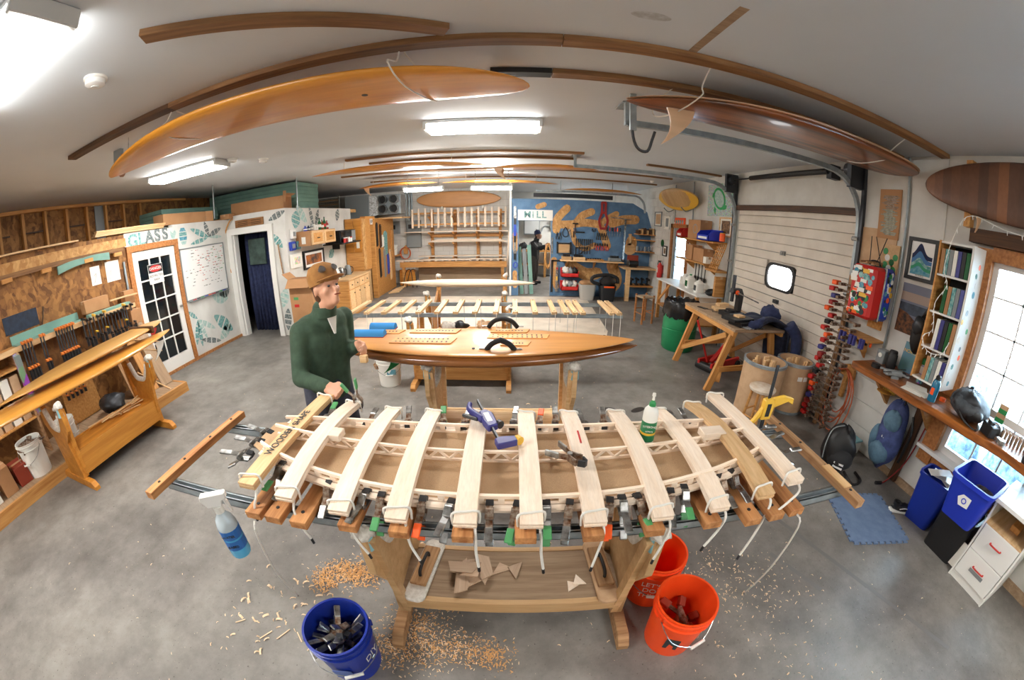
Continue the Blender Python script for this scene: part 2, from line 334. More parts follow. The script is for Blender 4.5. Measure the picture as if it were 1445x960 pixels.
# glazed door of the glassing room: stiles, rails, muntins and fifteen panes
d1 = st(mk('door_1', J(bx(-5.53, 3.66, .02, -5.49, 3.76, 2.0), bx(-5.53, 4.43, .02, -5.49, 4.53, 2.0), bx(-5.53, 3.76, 1.87, -5.49, 4.43, 2.0), bx(-5.53, 3.76, .02, -5.49, 4.43, .25)), 'white_paint'))
for r in range(5):
    for k in range(3):
        y0 = 3.76+k*.2233; z0 = .25+r*.324; mk('pane', bx(-5.52, y0+.008, z0+.008, -5.51, y0+.215, z0+.316), 'dark_glass', d1)  # panes coloured dark to stand in for the unlit room behind
for k in (1, 2): mk('muntin', bx(-5.525, 3.76+k*.2233-.011, .25, -5.492, 3.76+k*.2233+.011, 1.87), 'white_paint', d1)
for r in range(1, 5): mk('muntin', bx(-5.524, 3.76, .25+r*.324-.011, -5.493, 4.43, .25+r*.324+.011), 'white_paint', d1)
mk('door_handle', cyl((-5.49, 4.48, 1.0), (-5.44, 4.48, 1.0), .02), 'steel', d1, sm=True)
t1 = st(mk('trim_1', J(bx(-5.5, 3.56, 0, -5.47, 3.65, 2.02), bx(-5.5, 4.54, 0, -5.47, 4.62, 2.1), bx(-5.5, 3.56, 2.01, -5.465, 4.62, 2.1)), 'trim_wood'))
st(mk('trim_2', J(bx(-5.5, 5.93, 0, -5.38, 5.98, 2.14), bx(-4.47, 5.93, 0, -4.36, 5.98, 2.14), bx(-5.38, 5.93, 2.02, -4.47, 5.98, 2.14), bx(-5.38, 5.98, 0, -5.35, 6.1, 2.02), bx(-4.5, 5.98, 0, -4.47, 6.1, 2.02)), 'white_paint'))
# curtain in the dark room
cur = []
for i in range(61): cur.append((-5.4+i*.0165, 6.35+.035*sin(i*1.1)+.015*sin(i*2.7)))
V = [(x, y, z) for z in (.01, 2.0) for x, y in cur]; n = len(cur)
tag(mk('curtain', (V, [(i, i+1, n+i+1, n+i) for i in range(n-1)]), 'navy', sm=2), 'dark navy curtain hanging inside the open doorway', 'curtain').modifiers.new('s', 'SOLIDIFY').thickness = .01
plank('curtain_rod', (-5.55, 6.35, 2.02), (-4.2, 6.35, 2.02), .02, .02, 'steel').__setitem__('kind', 'structure')
tag(mk('towel', bx(-5.25, 6.265, 1.38, -4.82, 6.295, 1.9), M('towel_green', (78, 98, 92), .9, kind='noise'), bev=.008), 'grey green towel hung over the navy curtain', 'towel')
# masonry blocks and horizontal boards on the right hand wall
bl = None
for r in range(14):
    for k in range(5):
        y0 = 8.1+k*.4+(.2 if r % 2 else 0)-.2; y1 = min(y0+.394, 9.5); y0 = max(y0, 8.1)
        if y1-y0 < .05: continue
        mk('block', bx(3.645, y0, r*.205+.003, 3.66, y1, r*.205+.2), 'block_wall', wr, bev=.004)
for r in range(4): mk('board', bx(3.645, 1.62, .005+r*.245, 3.66, 2.95, .24+r*.245), 'block_wall', wr, bev=.003)
for y0, y1, z0, z1 in ((1.9, 2.3, 1.02, 2.93), (2.33, 2.93, 1.02, 2.93)): mk('wall_panel', bx(3.648, y0, z0, 3.66, y1, z1), 'white_wall', wr, bev=.002)
# window by the desk: outer casing, sash, muntins, panes, sill
w1 = st(mk('window_1', J(bx(3.6, 1.38, .36, 3.67, 1.53, 2.22), bx(3.6, -.4, 2.13, 3.67, 1.38, 2.24), bx(3.62, -.4, .36, 3.67, 1.53, .47)), 'trim_wood'))
mk('sash', J(bx(3.68, 1.33, .5, 3.72, 1.4, 2.15), bx(3.68, -.25, .5, 3.72, -.18, 2.15), bx(3.68, -.18, 2.09, 3.72, 1.33, 2.15), bx(3.68, -.18, .5, 3.72, 1.33, .57), bx(3.675, -.18, 1.0, 3.725, 1.33, 1.06)), 'white_gloss', w1)
for y in (1.06, .79, .52, .25): mk('muntin', bx(3.69, y-.008, .57, 3.705, y+.008, 2.09), 'white_gloss', w1)
for z in (1.33, 1.6, 1.87, .8): mk('muntin', bx(3.69, -.18, z-.008, 3.705, 1.33, z+.008), 'white_gloss', w1)
zs = [.57, .8, 1.0]; 
for i, y1 in enumerate((1.33, 1.06, .79, .52, .25)):
    y0 = (1.06, .79, .52, .25, -.18)[i]
    for z0, z1 in ((.57, .8), (.8, 1.0), (1.06, 1.33), (1.33, 1.6), (1.6, 1.87), (1.87, 2.09)): mk('pane', bx(3.696, y0+.008, z0+.008, 3.699, y1-.008, z1-.008), 'glass', w1)
mk('sill', bx(3.56, -.4, .47, 3.69, 1.56, .505), 'white_gloss', w1, bev=.004)
# back door with its light, right hand wall
d2 = st(mk('door_2', J(bx(3.68, 7.3, 0, 3.72, 8.05, .74), bx(3.68, 7.3, .74, 3.72, 7.4, 1.95), bx(3.68, 7.95, .74, 3.72, 8.05, 1.95), bx(3.68, 7.4, 1.85, 3.72, 7.95, 1.95)), 'grey_box'))
mk('pane', bx(3.698, 7.4, .74, 3.702, 7.95, 1.85), 'frosted', d2)
for z in (1.1, 1.47): mk('muntin', bx(3.69, 7.4, z-.01, 3.71, 7.95, z+.01), 'white_paint', d2)
st(mk('trim_3', J(bx(3.62, 8.05, 0, 3.66, 8.14, 2.04), bx(3.62, 7.22, 0, 3.66, 7.3, 2.04), bx(3.62, 7.22, 1.95, 3.66, 8.14, 2.04)), 'trim_wood'))
# garage door: four sections of ribbed panels
d3 = st(mk('door_3', bx(3.72, 2.98, 0, 3.73, 5.46, 2.42), 'cream_door'))
for s_ in range(4):
    z0 = s_*.625-.1
    for k in range(5):
        a = max(z0+k*.125+.003, 0.0); b_ = z0+(k+1)*.125-.003
        if s_ == 2 and 1 <= k <= 3:
            mk('panel', bx(3.675, 2.98, a, 3.72, 3.94, b_), 'cream_door', d3, bev=.003); mk('panel', bx(3.675, 4.6, a, 3.72, 5.46, b_), 'cream_door', d3, bev=.003)
        else: mk('panel', bx(3.675, 2.98, a, 3.72, 5.46, b_), 'cream_door', d3, bev=.003)
    if s_: mk('joint_line', bx(3.668, 2.99, z0-.006, 3.69, 5.45, z0+.002), 'joint', d3)
wz = 1.4375; P = rrect(.66, .375, .13, 5)
inn = rrect(.56, .31, .12, 5)
ringg = loft([[(3.665, 4.27+u, wz+v) for u, v in P], [(3.735, 4.27+u, wz+v) for u, v in P], [(3.735, 4.27+u, wz+v) for u, v in inn], [(3.665, 4.27+u, wz+v) for u, v in inn]], cap=False, close=True)
mk('window_gasket', ringg, 'black', d3)
mk('glowing_pane', prism([(4.27+u, wz+v) for u, v in inn], 3.69, 3.70, 'yz'), M('pane_glow', (248, 250, 252), .6, emit=2.2), d3)  # pane glows on its own in place of daylight behind it
mk('latch', J(bx(3.64, 4.2, 1.75, 3.675, 4.29, 1.81), cyl((3.63, 4.245, 1.78), (3.66, 4.245, 1.78), .02)), 'steel', d3)
mk('bottom_latch', J(bx(3.62, 4.2, 1.08, 3.675, 4.28, 1.13)), 'dark_steel', d3)
plank('header', (3.64, 2.95, 2.39), (3.64, 5.48, 2.39), .05, .08, 'dark_wood', d3)
# ground outside the window
st(mk('ground_outside', bx(3.85, -6, -.3, 14, 12, -.2), 'snow'))
hb = [blob((4.55+.2*(i % 2), -1.6+i*1.12, .38), .5, .5, .6, i, .22, 22, 14) for i in range(4)]
for i, g in enumerate(hb): tag(mk('snowy_bush', g, 'frost', sm=2), 'snow covered bush outside the window below the desk', 'bush', 'bushes outside the window')
# ---------------------------------------------------------------- ceiling light fixtures
def fixture(loc, rz, L, label, drop=0.0, wid=.3):
    t = thing('light_fixture', label, 'light', loc, rz)
    mk('housing', J(bx(-L/2, -wid/2, -.035, L/2, wid/2, 0)), 'lamp_metal', t, bev=.004)
    for s in (-1, 1): mk('end_cap', bx(s*L/2-.02, -wid/2-.004, -.085, s*L/2+.02, wid/2+.004, .0), 'lamp_metal', t, bev=.006)
    P = [(-wid/2, -.035), (-wid/2*.8, -.09), (wid/2*.8, -.09), (wid/2, -.035)]
    mk('lens_side', prism(P, -L/2+.02, L/2-.02, 'yz'), 'lamp_side' if wid > .2 else 'tube_lamp', t)
    mk('diffuser', bx(-L/2+.02, -wid*.4, -.094, L/2-.02, wid*.4, -.0905), 'lamp' if wid > .2 else 'tube_lamp', t)
    if drop:
        for s in (-1, 1): mk('hanger', cyl((s*L*.4, 0, 0), (s*L*.4, 0, drop), .004, n=6), 'galv', t)
    return t
fixture((-.3, 3.75, HC-.002), 0, 1.12, 'wraparound ceiling light directly above the paddleboard bench')
fixture((-4.15, 3.75, HC-.002), .06, 1.25, 'wraparound ceiling light near the foam sheets and doorway')
fixture((-2.2, .62, HC-.002), .0, 1.2, 'wraparound ceiling light beside the lone smoke detector')
fixture((-1.78, 7.35, 2.66), .08, .78, 'tube light hung on a white bar ahead of the ducts', .29, .12)
fixture((-.43, 7.5, 2.66), .03, .82, 'tube light hung in front of the wall divider', .29, .12)
for (x, y) in ((2.0, -1.2), (-4.2, -1.2)): fixture((x, y, HC-.002), 0, 1.2, 'added unseen wraparound ceiling light brightening the entrance end of the shop').__setitem__('group', 'added lights over the entrance end')  # two unseen fixtures added behind the camera to brighten room and ceiling
fixture((2.0, 11.9, 2.5), 0, 1.2, 'unseen wraparound light added inside the mill room', .45)  # unseen fixture, set low behind the blue wall to light the mill room
# ---------------------------------------------------------------- ceiling: strips, hung boards, door tracks, detectors
def strip_thing(name, label, segs, z=HC, wd=.09, th=.036):
    t = thing(name, label, 'timber strip', (segs[0][0][0], segs[0][0][1], z))
    for a, b, m in segs: plank('board', (a[0], a[1], z-th/2), (b[0], b[1], z-th/2), wd, th, m, t)
    return t
strip_thing('ceiling_strip', 'longest pine strip screwed across the ceiling above the orange longboard', [((-3.83, 1.93), (-2.3, 1.93), 'dark_wood'), ((-2.296, 1.93), (.25, 1.93), 'ceil_wood'), ((.254, 1.93), (3.62, 1.92), 'ceil_wood')])
strip_thing('ceiling_strip', 'short slanted pine strip joining the longest ceiling strip', [((-1.6, 1.12), (-.33, 1.80), 'ceil_wood')])
strip_thing('ceiling_strip', 'pine strip with a dark end piece above the striped redwood board', [((-.15, 2.41), (.24, 2.41), 'iron'), ((.245, 2.41), (3.62, 2.43), 'ceil_wood')])
for lb, a, b in (('ceiling strip just before the pair of hung boards over the slatted frame', (-2.48, 5.3), (1.0, 5.33)), ('ceiling strip carrying the rope hooks over the slatted frame', (-2.3, 5.82), (.96, 5.85)),
                 ('ceiling strip before the two tube lights', (-3.4, 7.05), (3.2, 7.25)), ('ceiling strip behind the two tube lights', (-3.3, 8.4), (3.4, 8.6)), ('short ceiling strip ending beside the turtle painting', (2.14, 5.86), (3.6, 6.0))):
    strip_thing('ceiling_strip', lb, [((a[0], a[1]), (b[0], b[1]), 'ceil_wood')], wd=.07, th=.03)
def board_geo(L, W_, T_, nose=(2.0, .6), tail=(2.4, .5), rn=.1, rt_=.04, n=30, m=14, flat=.35):
    """surfboard: local X from tail (-) to nose (+), rocker lifts both ends"""
    rings = []
    for i in range(n+1):
        u = -cos(pi*i/n); s = abs(u); a, b = nose if u > 0 else tail
        w_ = max((1-s**a)**b, .012)*W_/2; t_ = T_*max((1-s**3), .06)/2; z0 = (rn if u > 0 else rt_)*s**2.4
        R_ = []
        for k in range(m):
            q = 2*pi*k/m; cx_, sx_ = cos(q), sin(q)
            R_.append((u*L/2, w_*math.copysign(abs(cx_)**.7, cx_), z0+t_*math.copysign(abs(sx_)**.8, sx_)))
        rings.append(R_)
    return loft(rings)
def fin_geo(h=.2, b=.16, th=.014, rake=.1):
    lead = [(b/2+(-rake-b/2-b*.1)*(u**1.5), -h*(u**.85)) for u in [k/8 for k in range(9)]]; trail = [(-b/2+(-rake-b*.1+b/2-b*.0)*(u**2.6)+b*.16*sin(pi*u), -h*u) for u in [k/8 for k in range(7, -1, -1)]]
    return prism(lead+trail, -th/2, th/2, 'xz')
M('varnish_orange', (214, 146, 48), .34, kind='stripe', rgb2=(196, 122, 34), sc=9, coat=.25); M('redwood', (160, 92, 42), .32, kind='stripe', rgb2=(74, 38, 20), sc=34, coat=.3)
M('cedar', (206, 152, 98), .45, kind='stripe', rgb2=(190, 134, 84), sc=14); M('walnut_stripe', (150, 104, 76), .45, kind='stripe', rgb2=(92, 70, 62), sc=11); M('far_varnish', (206, 140, 58), .3, kind='stripe', rgb2=(170, 104, 36), sc=16, coat=.4)
M('deck_wood', (206, 146, 78), .36, kind='stripe', rgb2=(192, 130, 64), sc=12, coat=.25); M('rail_wood', (150, 96, 50), .25, kind='stripe', rgb2=(120, 72, 34), sc=30, coat=.6); M('old_board', (196, 150, 82), .4, kind='stripe', rgb2=(176, 128, 64), sc=7, coat=.3); M('yellow_board', (214, 152, 66), .3, kind='stripe', rgb2=(200, 134, 50), sc=6, coat=.5)
M('white_board', (240, 226, 204), .4, kind='stripe', rgb2=(232, 214, 188), sc=10); M('fin_wood', (216, 180, 144), .35, kind='stripe', rgb2=(200, 160, 124), sc=30)
def hang(pts, mat='cord', r=.005): return tube(pts, r, 5)
t = thing('longboard', 'glossy orange longboard hung flat under the ceiling by two white cords', 'surfboard', (-1.62, 2.1, 2.78), .02)
mk('hull', X(board_geo(3.42, .62, .075, (4.2, .5), (2.3, .62), .04, .13), R(pi, 'X')), 'varnish_orange', t, sm=2)
mk('plug', X(lathe([(.02, 0), (.02, .004)], 10), T(.75, -.0, -.041)), 'black', t)
mk('hook', cyl((-1.5, .05, 0), (-1.5, .05, .17), .004), 'steel', t)
for x, lb in ((-2.35, 'white cord slung round the tail half of the orange longboard'), (-.62, 'white cord slung round the nose half of the orange longboard')):
    w_ = .2 if x < -2 else .31
    tag(mk('cord', hang([(x, 1.97, HC-.03), (x, 1.93, 2.85), (x+.01, 2.08-w_-.02, 2.77), (x+.03, 2.02, 2.725), (x+.12, 2.1+w_+.02, 2.76), (x+.08, 2.3, 2.86), (x+.02, 2.0, HC-.03)]), 'cord'), lb, 'cord')
t = thing('striped_paddleboard', 'dark striped redwood board with a single wooden fin hung under the ceiling', 'surfboard', (2.17, 2.36, 2.79), 0)
mk('hull', board_geo(2.9, .62, .075, (7, .4), (2.2, .7), -.02, -.02), 'redwood', t, sm=2)
mk('fin', X(fin_geo(.26, .2, .016, .12), T(-1.08, -.02, -.035)), 'fin_wood', t)
mk('rail_edge', X(board_geo(2.905, .64, .028, (7, .4), (2.2, .7), -.02, -.02), T(0, 0, .018)), 'fin_wood', t, sm=2)
for x, lb in ((1.12, 'cord holding the fin end of the striped redwood board'), (3.0, 'cord holding the nose of the striped redwood board')):
    w_ = .26 if x < 2 else .2
    tag(mk('cord', hang([(x, 1.97, HC-.03), (x-.02, 2.36-w_-.05, 2.83), (x-.02, 2.36-w_-.03, 2.77), (x-.06, 2.4, 2.735), (x-.1, 2.36+w_+.03, 2.78), (x-.1, 2.36+w_, 2.87), (x-.05, 2.41, HC-.03)]), 'cord'), lb, 'cord')
far = [('slim varnished board hung over the slatted frame, wider one of the pair', (-1.72, 5.42, 2.80), .06, 2.75, .46, 0), ('twin finned board hung over the slatted frame', (.45, 5.85, 2.80), -.1, 1.75, .42, 2),
       ('pointed board hung beside the ducts with a keel fin', (-2.45, 7.7, 2.78), -.1, 1.8, .42, 1), ('thin board hung behind the tube lights', (-.25, 8.0, 2.79), .15, 2.5, .4, 0), ('curved orange board hung above the blue tool wall', (2.2, 8.95, 2.74), .08, 2.0, .42, 0)]
for lb, loc, rz, L, wd_, nf in far:
    t = thing('surfboard', lb, 'surfboard', loc, rz); mk('hull', X(board_geo(L, wd_, .06, (1.7, .8), (1.8, .7), .03, .03), R(pi, 'X')), 'far_varnish', t, sm=2)
    for k in range(nf): mk('fin', X(fin_geo(.19, .14, .012, .1), T(-L/2+.2, (k-.5*(nf-1))*.2, -.02) @ R(pi)), 'fin_wood', t)
    for x in (-.3*L, .3*L): mk('hanger', cyl((x, 0, .02), (x, 0, HC-loc[2]), .004, n=5), 'cord', t)
t = thing('ceiling_plaque', 'small striped oval plaque on a grey ceiling bracket', 'plaque', (-3.5, 2.3, 2.8))
mk('plate', X(lathe([(.001, -.01), (.09, -.01), (.09, .01), (.001, .01)], 20), R(pi/2, 'X') @ Matrix.Diagonal((.8, 1.2, 1, 1))), 'walnut_stripe', t); mk('bracket', bx(-.12, -.02, .05, 0, .02, .16), 'grey_box', t)
# wall-hung boards
t = thing('surfboard', 'wide banded walnut board hung on the wall above the window', 'surfboard', (3.54, .9, 2.63), 0)
mk('hull', X(board_geo(2.4, .48, .07, (2.4, .5), (2.4, .5), .02, .02), R(pi/2) @ R(pi/2, 'X') @ R(.05)), 'walnut_stripe', t, sm=2)
for y in (-.9, .75): mk('bracket', bx(.03, y-.03, -.27, .12, y+.03, .27), 'pine', t)
t = thing('surfboard', 'honey longboard mounted on the far white wall above the ladder frame', 'surfboard', (-1.67, 11.40, 2.62), 0)
mk('hull', X(board_geo(2.6, .5, .06, (2.2, .6), (2.6, .5), .02, .02), R(pi/2, 'X')), 'cedar', t, sm=2)
for x in (-.5, .75): mk('bracket', bx(x-.025, -.06, -.3, x+.025, .149, -.22), 'white_plastic', t)
t = thing('surfboard', 'short pale board on a wall rack above the back door', 'surfboard', (3.46, 7.6, 2.58), 0)
mk('hull', X(board_geo(1.9, .5, .08, (2.0, .6), (2.2, .55), .03, .03), R(pi/2) @ R(1.0, 'X') @ R(.04)), M('pale_board', (206, 172, 122), .5, kind='stripe', rgb2=(190, 150, 100), sc=8), t, sm=2)
for y in (-.5, .4): mk('arm', J(cyl((.18, y, .35), (.18, y, -.5), .012, n=8), tube([(.18, y, -.2), (.02, y, -.28), (-.1, y, -.2)], .012)), 'galv', t)
mk('rail_edge', X(board_geo(1.91, .51, .03, (2.0, .6), (2.2, .55), .03, .03), T(0, 0, -.03) @ R(pi/2) @ R(1.0, 'X') @ R(.04)), 'yellow', t, sm=2)
# garage door tracks, spring, hangers
def track(y, label):
    t = thing('door_track', label, 'door track', (3.6, y, 0))
    path = [(3.62, y, .0), (3.62, y, 1.2), (3.62, y, 2.25)]+[(3.62-.5*(1-cos(a)), y, 2.25+.5*sin(a)) for a in (.3, .6, .9, 1.2, 1.45)]+[(3.0, y, 2.76), (2.0, y, 2.77), (.9, y, 2.78)]
    rings = [];
    for i, p in enumerate(path):
        a = Vector(path[min(i+1, len(path)-1)])-Vector(path[max(i-1, 0)]); a.normalize(); nn = Vector((a.z, 0, -a.x))
        rings.append([tuple(Vector(p)+nn*q+Vector((0, s, 0))) for q, s in ((-.025, -.02), (.025, -.02), (.025, .02), (-.025, .02))])
    mk('rail', loft(rings), 'galv', t, W=True, sm=True)
    mk('jamb_angle', bx(3.6, y-.06 if y < 4 else y+.02, 0, 3.66, y-.02 if y < 4 else y+.06, 2.9), 'dark_steel', t, W=True)
    mk('hanger', J(bx(.88, y-.02, 2.76, .92, y+.02, HC), bx(.86, y-.025, HC-.01, 1.0, y+.2, HC)), 'galv', t, W=True)
    mk('end_plate', bx(3.4, y-.03, 2.62, 3.62, y+.03, 2.92), 'dark_steel', t, W=True)
    for z in (.7, 1.5, 2.1): mk('roller', cyl((3.6, y-.035, z), (3.6, y+.05, z), .025, n=10), 'steel', t, W=True)
    return t
track(2.94, 'galvanised overhead door track beside the stickered case'); track(5.5, 'galvanised overhead door track beside the turtle painting')
t = thing('torsion_spring', 'black torsion spring shaft above the overhead door', 'spring', (3.5, 4.2, 2.82))
mk('shaft', cyl((0, -1.24, 0), (0, 1.28, 0), .012, n=8), 'iron', t); mk('coil', cyl((0, -.85, 0), (0, .75, 0), .035, n=14), 'iron', t, sm=True)
for y in (-1.2, 1.24): mk('drum', cyl((0, y-.05, 0), (0, y+.05, 0), .075, n=16), 'dark_steel', t, sm=True)
mk('bracket', bx(0, -.9, -.08, .16, -.82, .08), 'dark_steel', t)
t = thing('steel_hook', 'curved strap hook hung by the finned redwood board', 'hook', (.88, 2.74, 2.62))
mk('strap', tube([(0, 0, .34), (0, 0, .05), (.04, 0, -.08), (.12, 0, -.1), (.16, 0, 0), (.18, 0, .06)], .012, 6), 'dark_steel', t, sm=True); mk('plate', bx(-.02, -.015, .05, .03, .015, .34), 'galv', t)
t = thing('door_track', 'low steel door track hung above the blue tool wall', 'door track', (1.9, 9.2, 2.66))
mk('rail', J(bx(-1.35, -.03, 0, 1.0, .03, .05), tube([(1.0, 0, .025), (1.25, 0, 0), (1.4, 0, -.15), (1.45, 0, -.4)], .028)), 'galv', t); mk('beam', bx(-1.4, .08, -.12, .6, .18, -.02), 'dark_steel', t); [mk('hanger', bx(x, -.01, .05, x+.02, .01, .3), 'galv', t) for x in (-.75, .55)]
def detector(x, y, label, r=.07):
    t = thing('smoke_detector', label, 'detector', (x, y, HC)); mk('base', lathe([(r, 0), (r, -.012), (r*.95, -.014)], 20), 'white_plastic', t, sm=True)
    mk('body', lathe([(r*.85, -.012), (r*.85, -.04), (r*.6, -.05), (.001, -.05)], 20), 'white_gloss', t, sm=True); mk('vent', X(lathe([(r*.35, -.05), (r*.35, -.056)], 12), Matrix.Identity(4)), 'lamp_metal', t)
detector(-2.17, 1.22, 'round smoke detector alone on the bare ceiling'); detector(-3.45, 3.9, 'smoke detector at the end of a ceiling light'); detector(-3.25, 4.3, 'white round ceiling cap with a loose wire'); detector(3.05, 8.0, 'small ceiling fitting above the tool wall', .05)
tag(mk('tape_strip', bx(.935, 1.35, HC-.002, .985, 1.88, HC+.0), 'grey_wood'), 'stained paper tape strip stuck on the ceiling', 'tape')
mk('ceiling_stain', X(lathe([(.001, -.0015), (.09, -.0015)], 18, cap=False), T(.62, 1.6, HC) @ Matrix.Diagonal((1.1, .4, 1, 1))), 'ceiling_smudge', ceil)
for (x, y, h) in ((-5.24, 5.36, .6), (-4.05, 6.39, .6)): tag(mk('drop_rod', cyl((x, y, HC-h), (x, y, HC), .012, n=8), 'galv'), 'thin steel rod dropping from the ceiling beside '+('the small carton' if x < -5 else 'the foam sheet stack'), 'rod')
# ---------------------------------------------------------------- shaping benches
def bench(label, loc, rz, half, mat, zt=.86, wtop=.58, shelf_w=.32, shelf=True, apron=.13, shelf_z=.25, far_z=None, lined=True):
    """two end panels with forked tops and feet, joined by a shelf; local X is the length"""
    t = thing('shaping_bench', label, 'bench', loc, rz); f = far_z or zt
    for s in (-1, 1):
        x0 = s*half; o = [(-.17, .05), (.17, .05), (.17, shelf_z+.12), (wtop/2+.02, zt*.72), (wtop/2+.02, f), (wtop/2-.06, f), (wtop/2-.1, zt-.1), (.09, zt-.26), (-.09, zt-.26), (-wtop/2+.1, zt-.1), (-wtop/2+.06, zt), (-wtop/2-.02, zt), (-wtop/2-.02, zt*.72), (-.17, shelf_z+.12)]
        p = mk('end_panel', prism(o, x0-.018, x0+.018, 'yz'), mat, t, bev=.003)
        for q in (-1, 1): mk('stiffener', beam((x0-s*.03, q*.15, .1), (x0-s*.03, q*(wtop/2-.02), (f if q > 0 else zt)-.04), .05, .035, (1, 0, 0)), mat, p)
        ft = [(-.36, 0), (.36, 0), (.36, .04), (.31, .085), (-.31, .085), (-.36, .04)]
        mk('foot', prism(ft, x0-.03, x0+.03, 'yz'), 'old_wood' if mat == 'ply' else mat, t, bev=.003)
        for q in (-1, 1):
            zq = f if q > 0 else zt
            pd = mk('pad', blob((x0, q*(wtop/2-.02), zq+.0), .045, .055, .035, int(10*q+s+50), .25), 'white_cloth', t, sm=2)
            mk('tape', cyl((x0, q*(wtop/2-.02), zq-.1), (x0, q*(wtop/2-.02), zq-.02), .035, .03, n=8), 'aqua', pd)
        if lined: mk('carpet_liner', tube([(x0, -.19, zt-.08), (x0, -.1, zt-.24), (x0, 0, zt-.265), (x0, .1, zt-.24), (x0, .19, zt-.08)], .03, 6), 'white_cloth', t, sm=2)
    if shelf:
        mk('shelf', bx(-half, -shelf_w/2, shelf_z-.02, half, shelf_w/2, shelf_z), 'grey_wood' if mat == 'ply' else mat, t, bev=.002)
        mk('apron', bx(-half+.02, -shelf_w/2-.03, shelf_z-apron, half-.02, -shelf_w/2, shelf_z+.005), mat, t, bev=.002)
        mk('apron', bx(-half+.02, shelf_w/2, shelf_z-apron, half-.02, shelf_w/2+.03, shelf_z+.005), mat, t, bev=.002)
    return t
bench('plywood bench under the clamped board frame with offcuts on its shelf', (0, 1.2, 0), 0, .57, 'ply', apron=.08)
def channel(p0, p1, w_=.042, h=.042):
    """slotted steel channel, open upward"""
    L = p1[0]-p0[0]; y = (p0[1]+p1[1])/2; t_ = .004
    return J(bx(p0[0], y-w_/2, p0[2]-h, p1[0], y+w_/2, p0[2]-h+t_), bx(p0[0], y-w_/2, p0[2]-h, p1[0], y-w_/2+t_, p0[2]), bx(p0[0], y+w_/2-t_, p0[2]-h, p1[0], y+w_/2, p0[2]), bx(p0[0], y-w_/2, p0[2]-.004, p1[0], y-w_/2+.011, p0[2]), bx(p0[0], y+w_/2-.011, p0[2]-.004, p1[0], y+w_/2, p0[2]))
tag(mk('steel_channel', channel((-1.67, .945, .905), (1.57, .945, .905)), 'galv'), 'slotted steel channel along the bucket side of the clamped frame bench', 'channel')
tag(mk('steel_channel', channel((-1.68, 1.49, .905), (1.57, 1.49, .905)), 'galv'), 'slotted steel channel along the paddleboard side of the clamped frame bench', 'channel')
def screws(par, xs, z):
    for x in xs: mk('screw', lathe([(.008, 0), (.008, .003)], 8), 'iron', par, loc=(x, 0, z))
# cleats across the channels, one under each plank
PX = [-1.04, -.865, -.635, -.41, -.16, .07, .295, .55, .79, 1.0, 1.14]
PZ = [1.05, 1.018, .99, .985, .985, .985, .985, .985, .992, 1.02, 1.068]
CX = [-1.02, -.92, -.8, -.6, -.4, -.17, .05, .29, .52, .76, .94, 1.06, 1.17]
for i, x in enumerate(CX):
    t = tag(plank('cross_cleat', (x, .845 if i < 3 or i > 9 else .868, .924), (x, 1.56, .924), .075, .036, 'rust_wood'), 'stained wooden cleat bolted across the channels, %s from the stencilled plank' % ORD[i], 'cleat', 'cleats under the clamped frame')
    screws(t, (-.3, .3), .018)
for x, m, lb in ((-1.645, 'rust_wood', 'stained end cleat past the planks on the spray bottle end of the channels'), (1.54, 'old_wood', 'weathered end cleat past the planks on the backpack end of the channels')):
    t = tag(plank('cross_cleat', (x, .79, .925), (x, 1.6, .925), .05, .04, m), lb, 'cleat'); screws(t, (-.32, -.12, .1, .3), .02)
    if x > 0: mk('wood_scrap', bx(-.3, -.025, .021, -.12, .03, .026), 'pine_pale', t)
# hollow board frame: canvas skin, truss stringer, slotted side rails
FR = thing('board_frame', 'hollow surfboard frame of white trusses on a tan canvas skin', 'board frame', (0, 1.28, .945))
def rock(x): return .075*(abs(x)/1.15)**2.2
def halfw(x): return .245*(1-abs(x/1.28)**2.6)**.6+.005
sx_ = [-1.2+2.4*i/36 for i in range(37)]
skin = loft([[(x, -halfw(x)-.02, rock(x)-.003), (x, halfw(x)+.02, rock(x)-.003), (x, halfw(x)+.02, rock(x)+.003), (x, -halfw(x)-.02, rock(x)+.003)] for x in sx_])
mk('skin', skin, 'canvas', FR)
def bar(pts, wd, th): return loft([[(p[0], p[1]-wd/2, p[2]-th/2), (p[0], p[1]+wd/2, p[2]-th/2), (p[0], p[1]+wd/2, p[2]+th/2), (p[0], p[1]-wd/2, p[2]+th/2)] for p in pts])
st_ = [mk('stringer_chord', bar([(x, 0.02, rock(x)+z) for x in sx_[1:-1]], .012, .012), 'maple', FR) for z in (.008, .056)]
for i in range(24):
    x = -1.1+i*.0917; x2 = x+.0917*.5
    mk('web', J(beam((x, .02, rock(x)+.01), (x2, .02, rock(x2)+.054), .01, .009, (0, 1, 0)), beam((x2, .02, rock(x2)+.054), (x+.0917, .02, rock(x+.09)+.01), .01, .009, (0, 1, 0))), 'maple', FR)
for s in (-1, 1):
    for z, th in ((.007, .014), (.045, .014)): mk('side_rail', bar([(x, s*halfw(x), rock(x)+z) for x in sx_[1:-1]], .014, th), 'maple', FR)
    mk('outer_lath', bar([(x, s*(halfw(x)+.028), rock(x)+.006) for x in sx_[1:-1]], .03, .012), 'maple', FR)
    for i in range(30):
        x = -1.1+i*.0759; mk('slot_web', bx(x-.012, s*halfw(x)-.006, rock(x)+.012, x+.012, s*halfw(x)+.006, rock(x)+.04), 'maple', FR)
for x in (-.83, .93): mk('end_block', bx(x-.06, -.01, rock(x)+.05, x+.06, .06, rock(x)+.085), 'maple', FR, bev=.003)
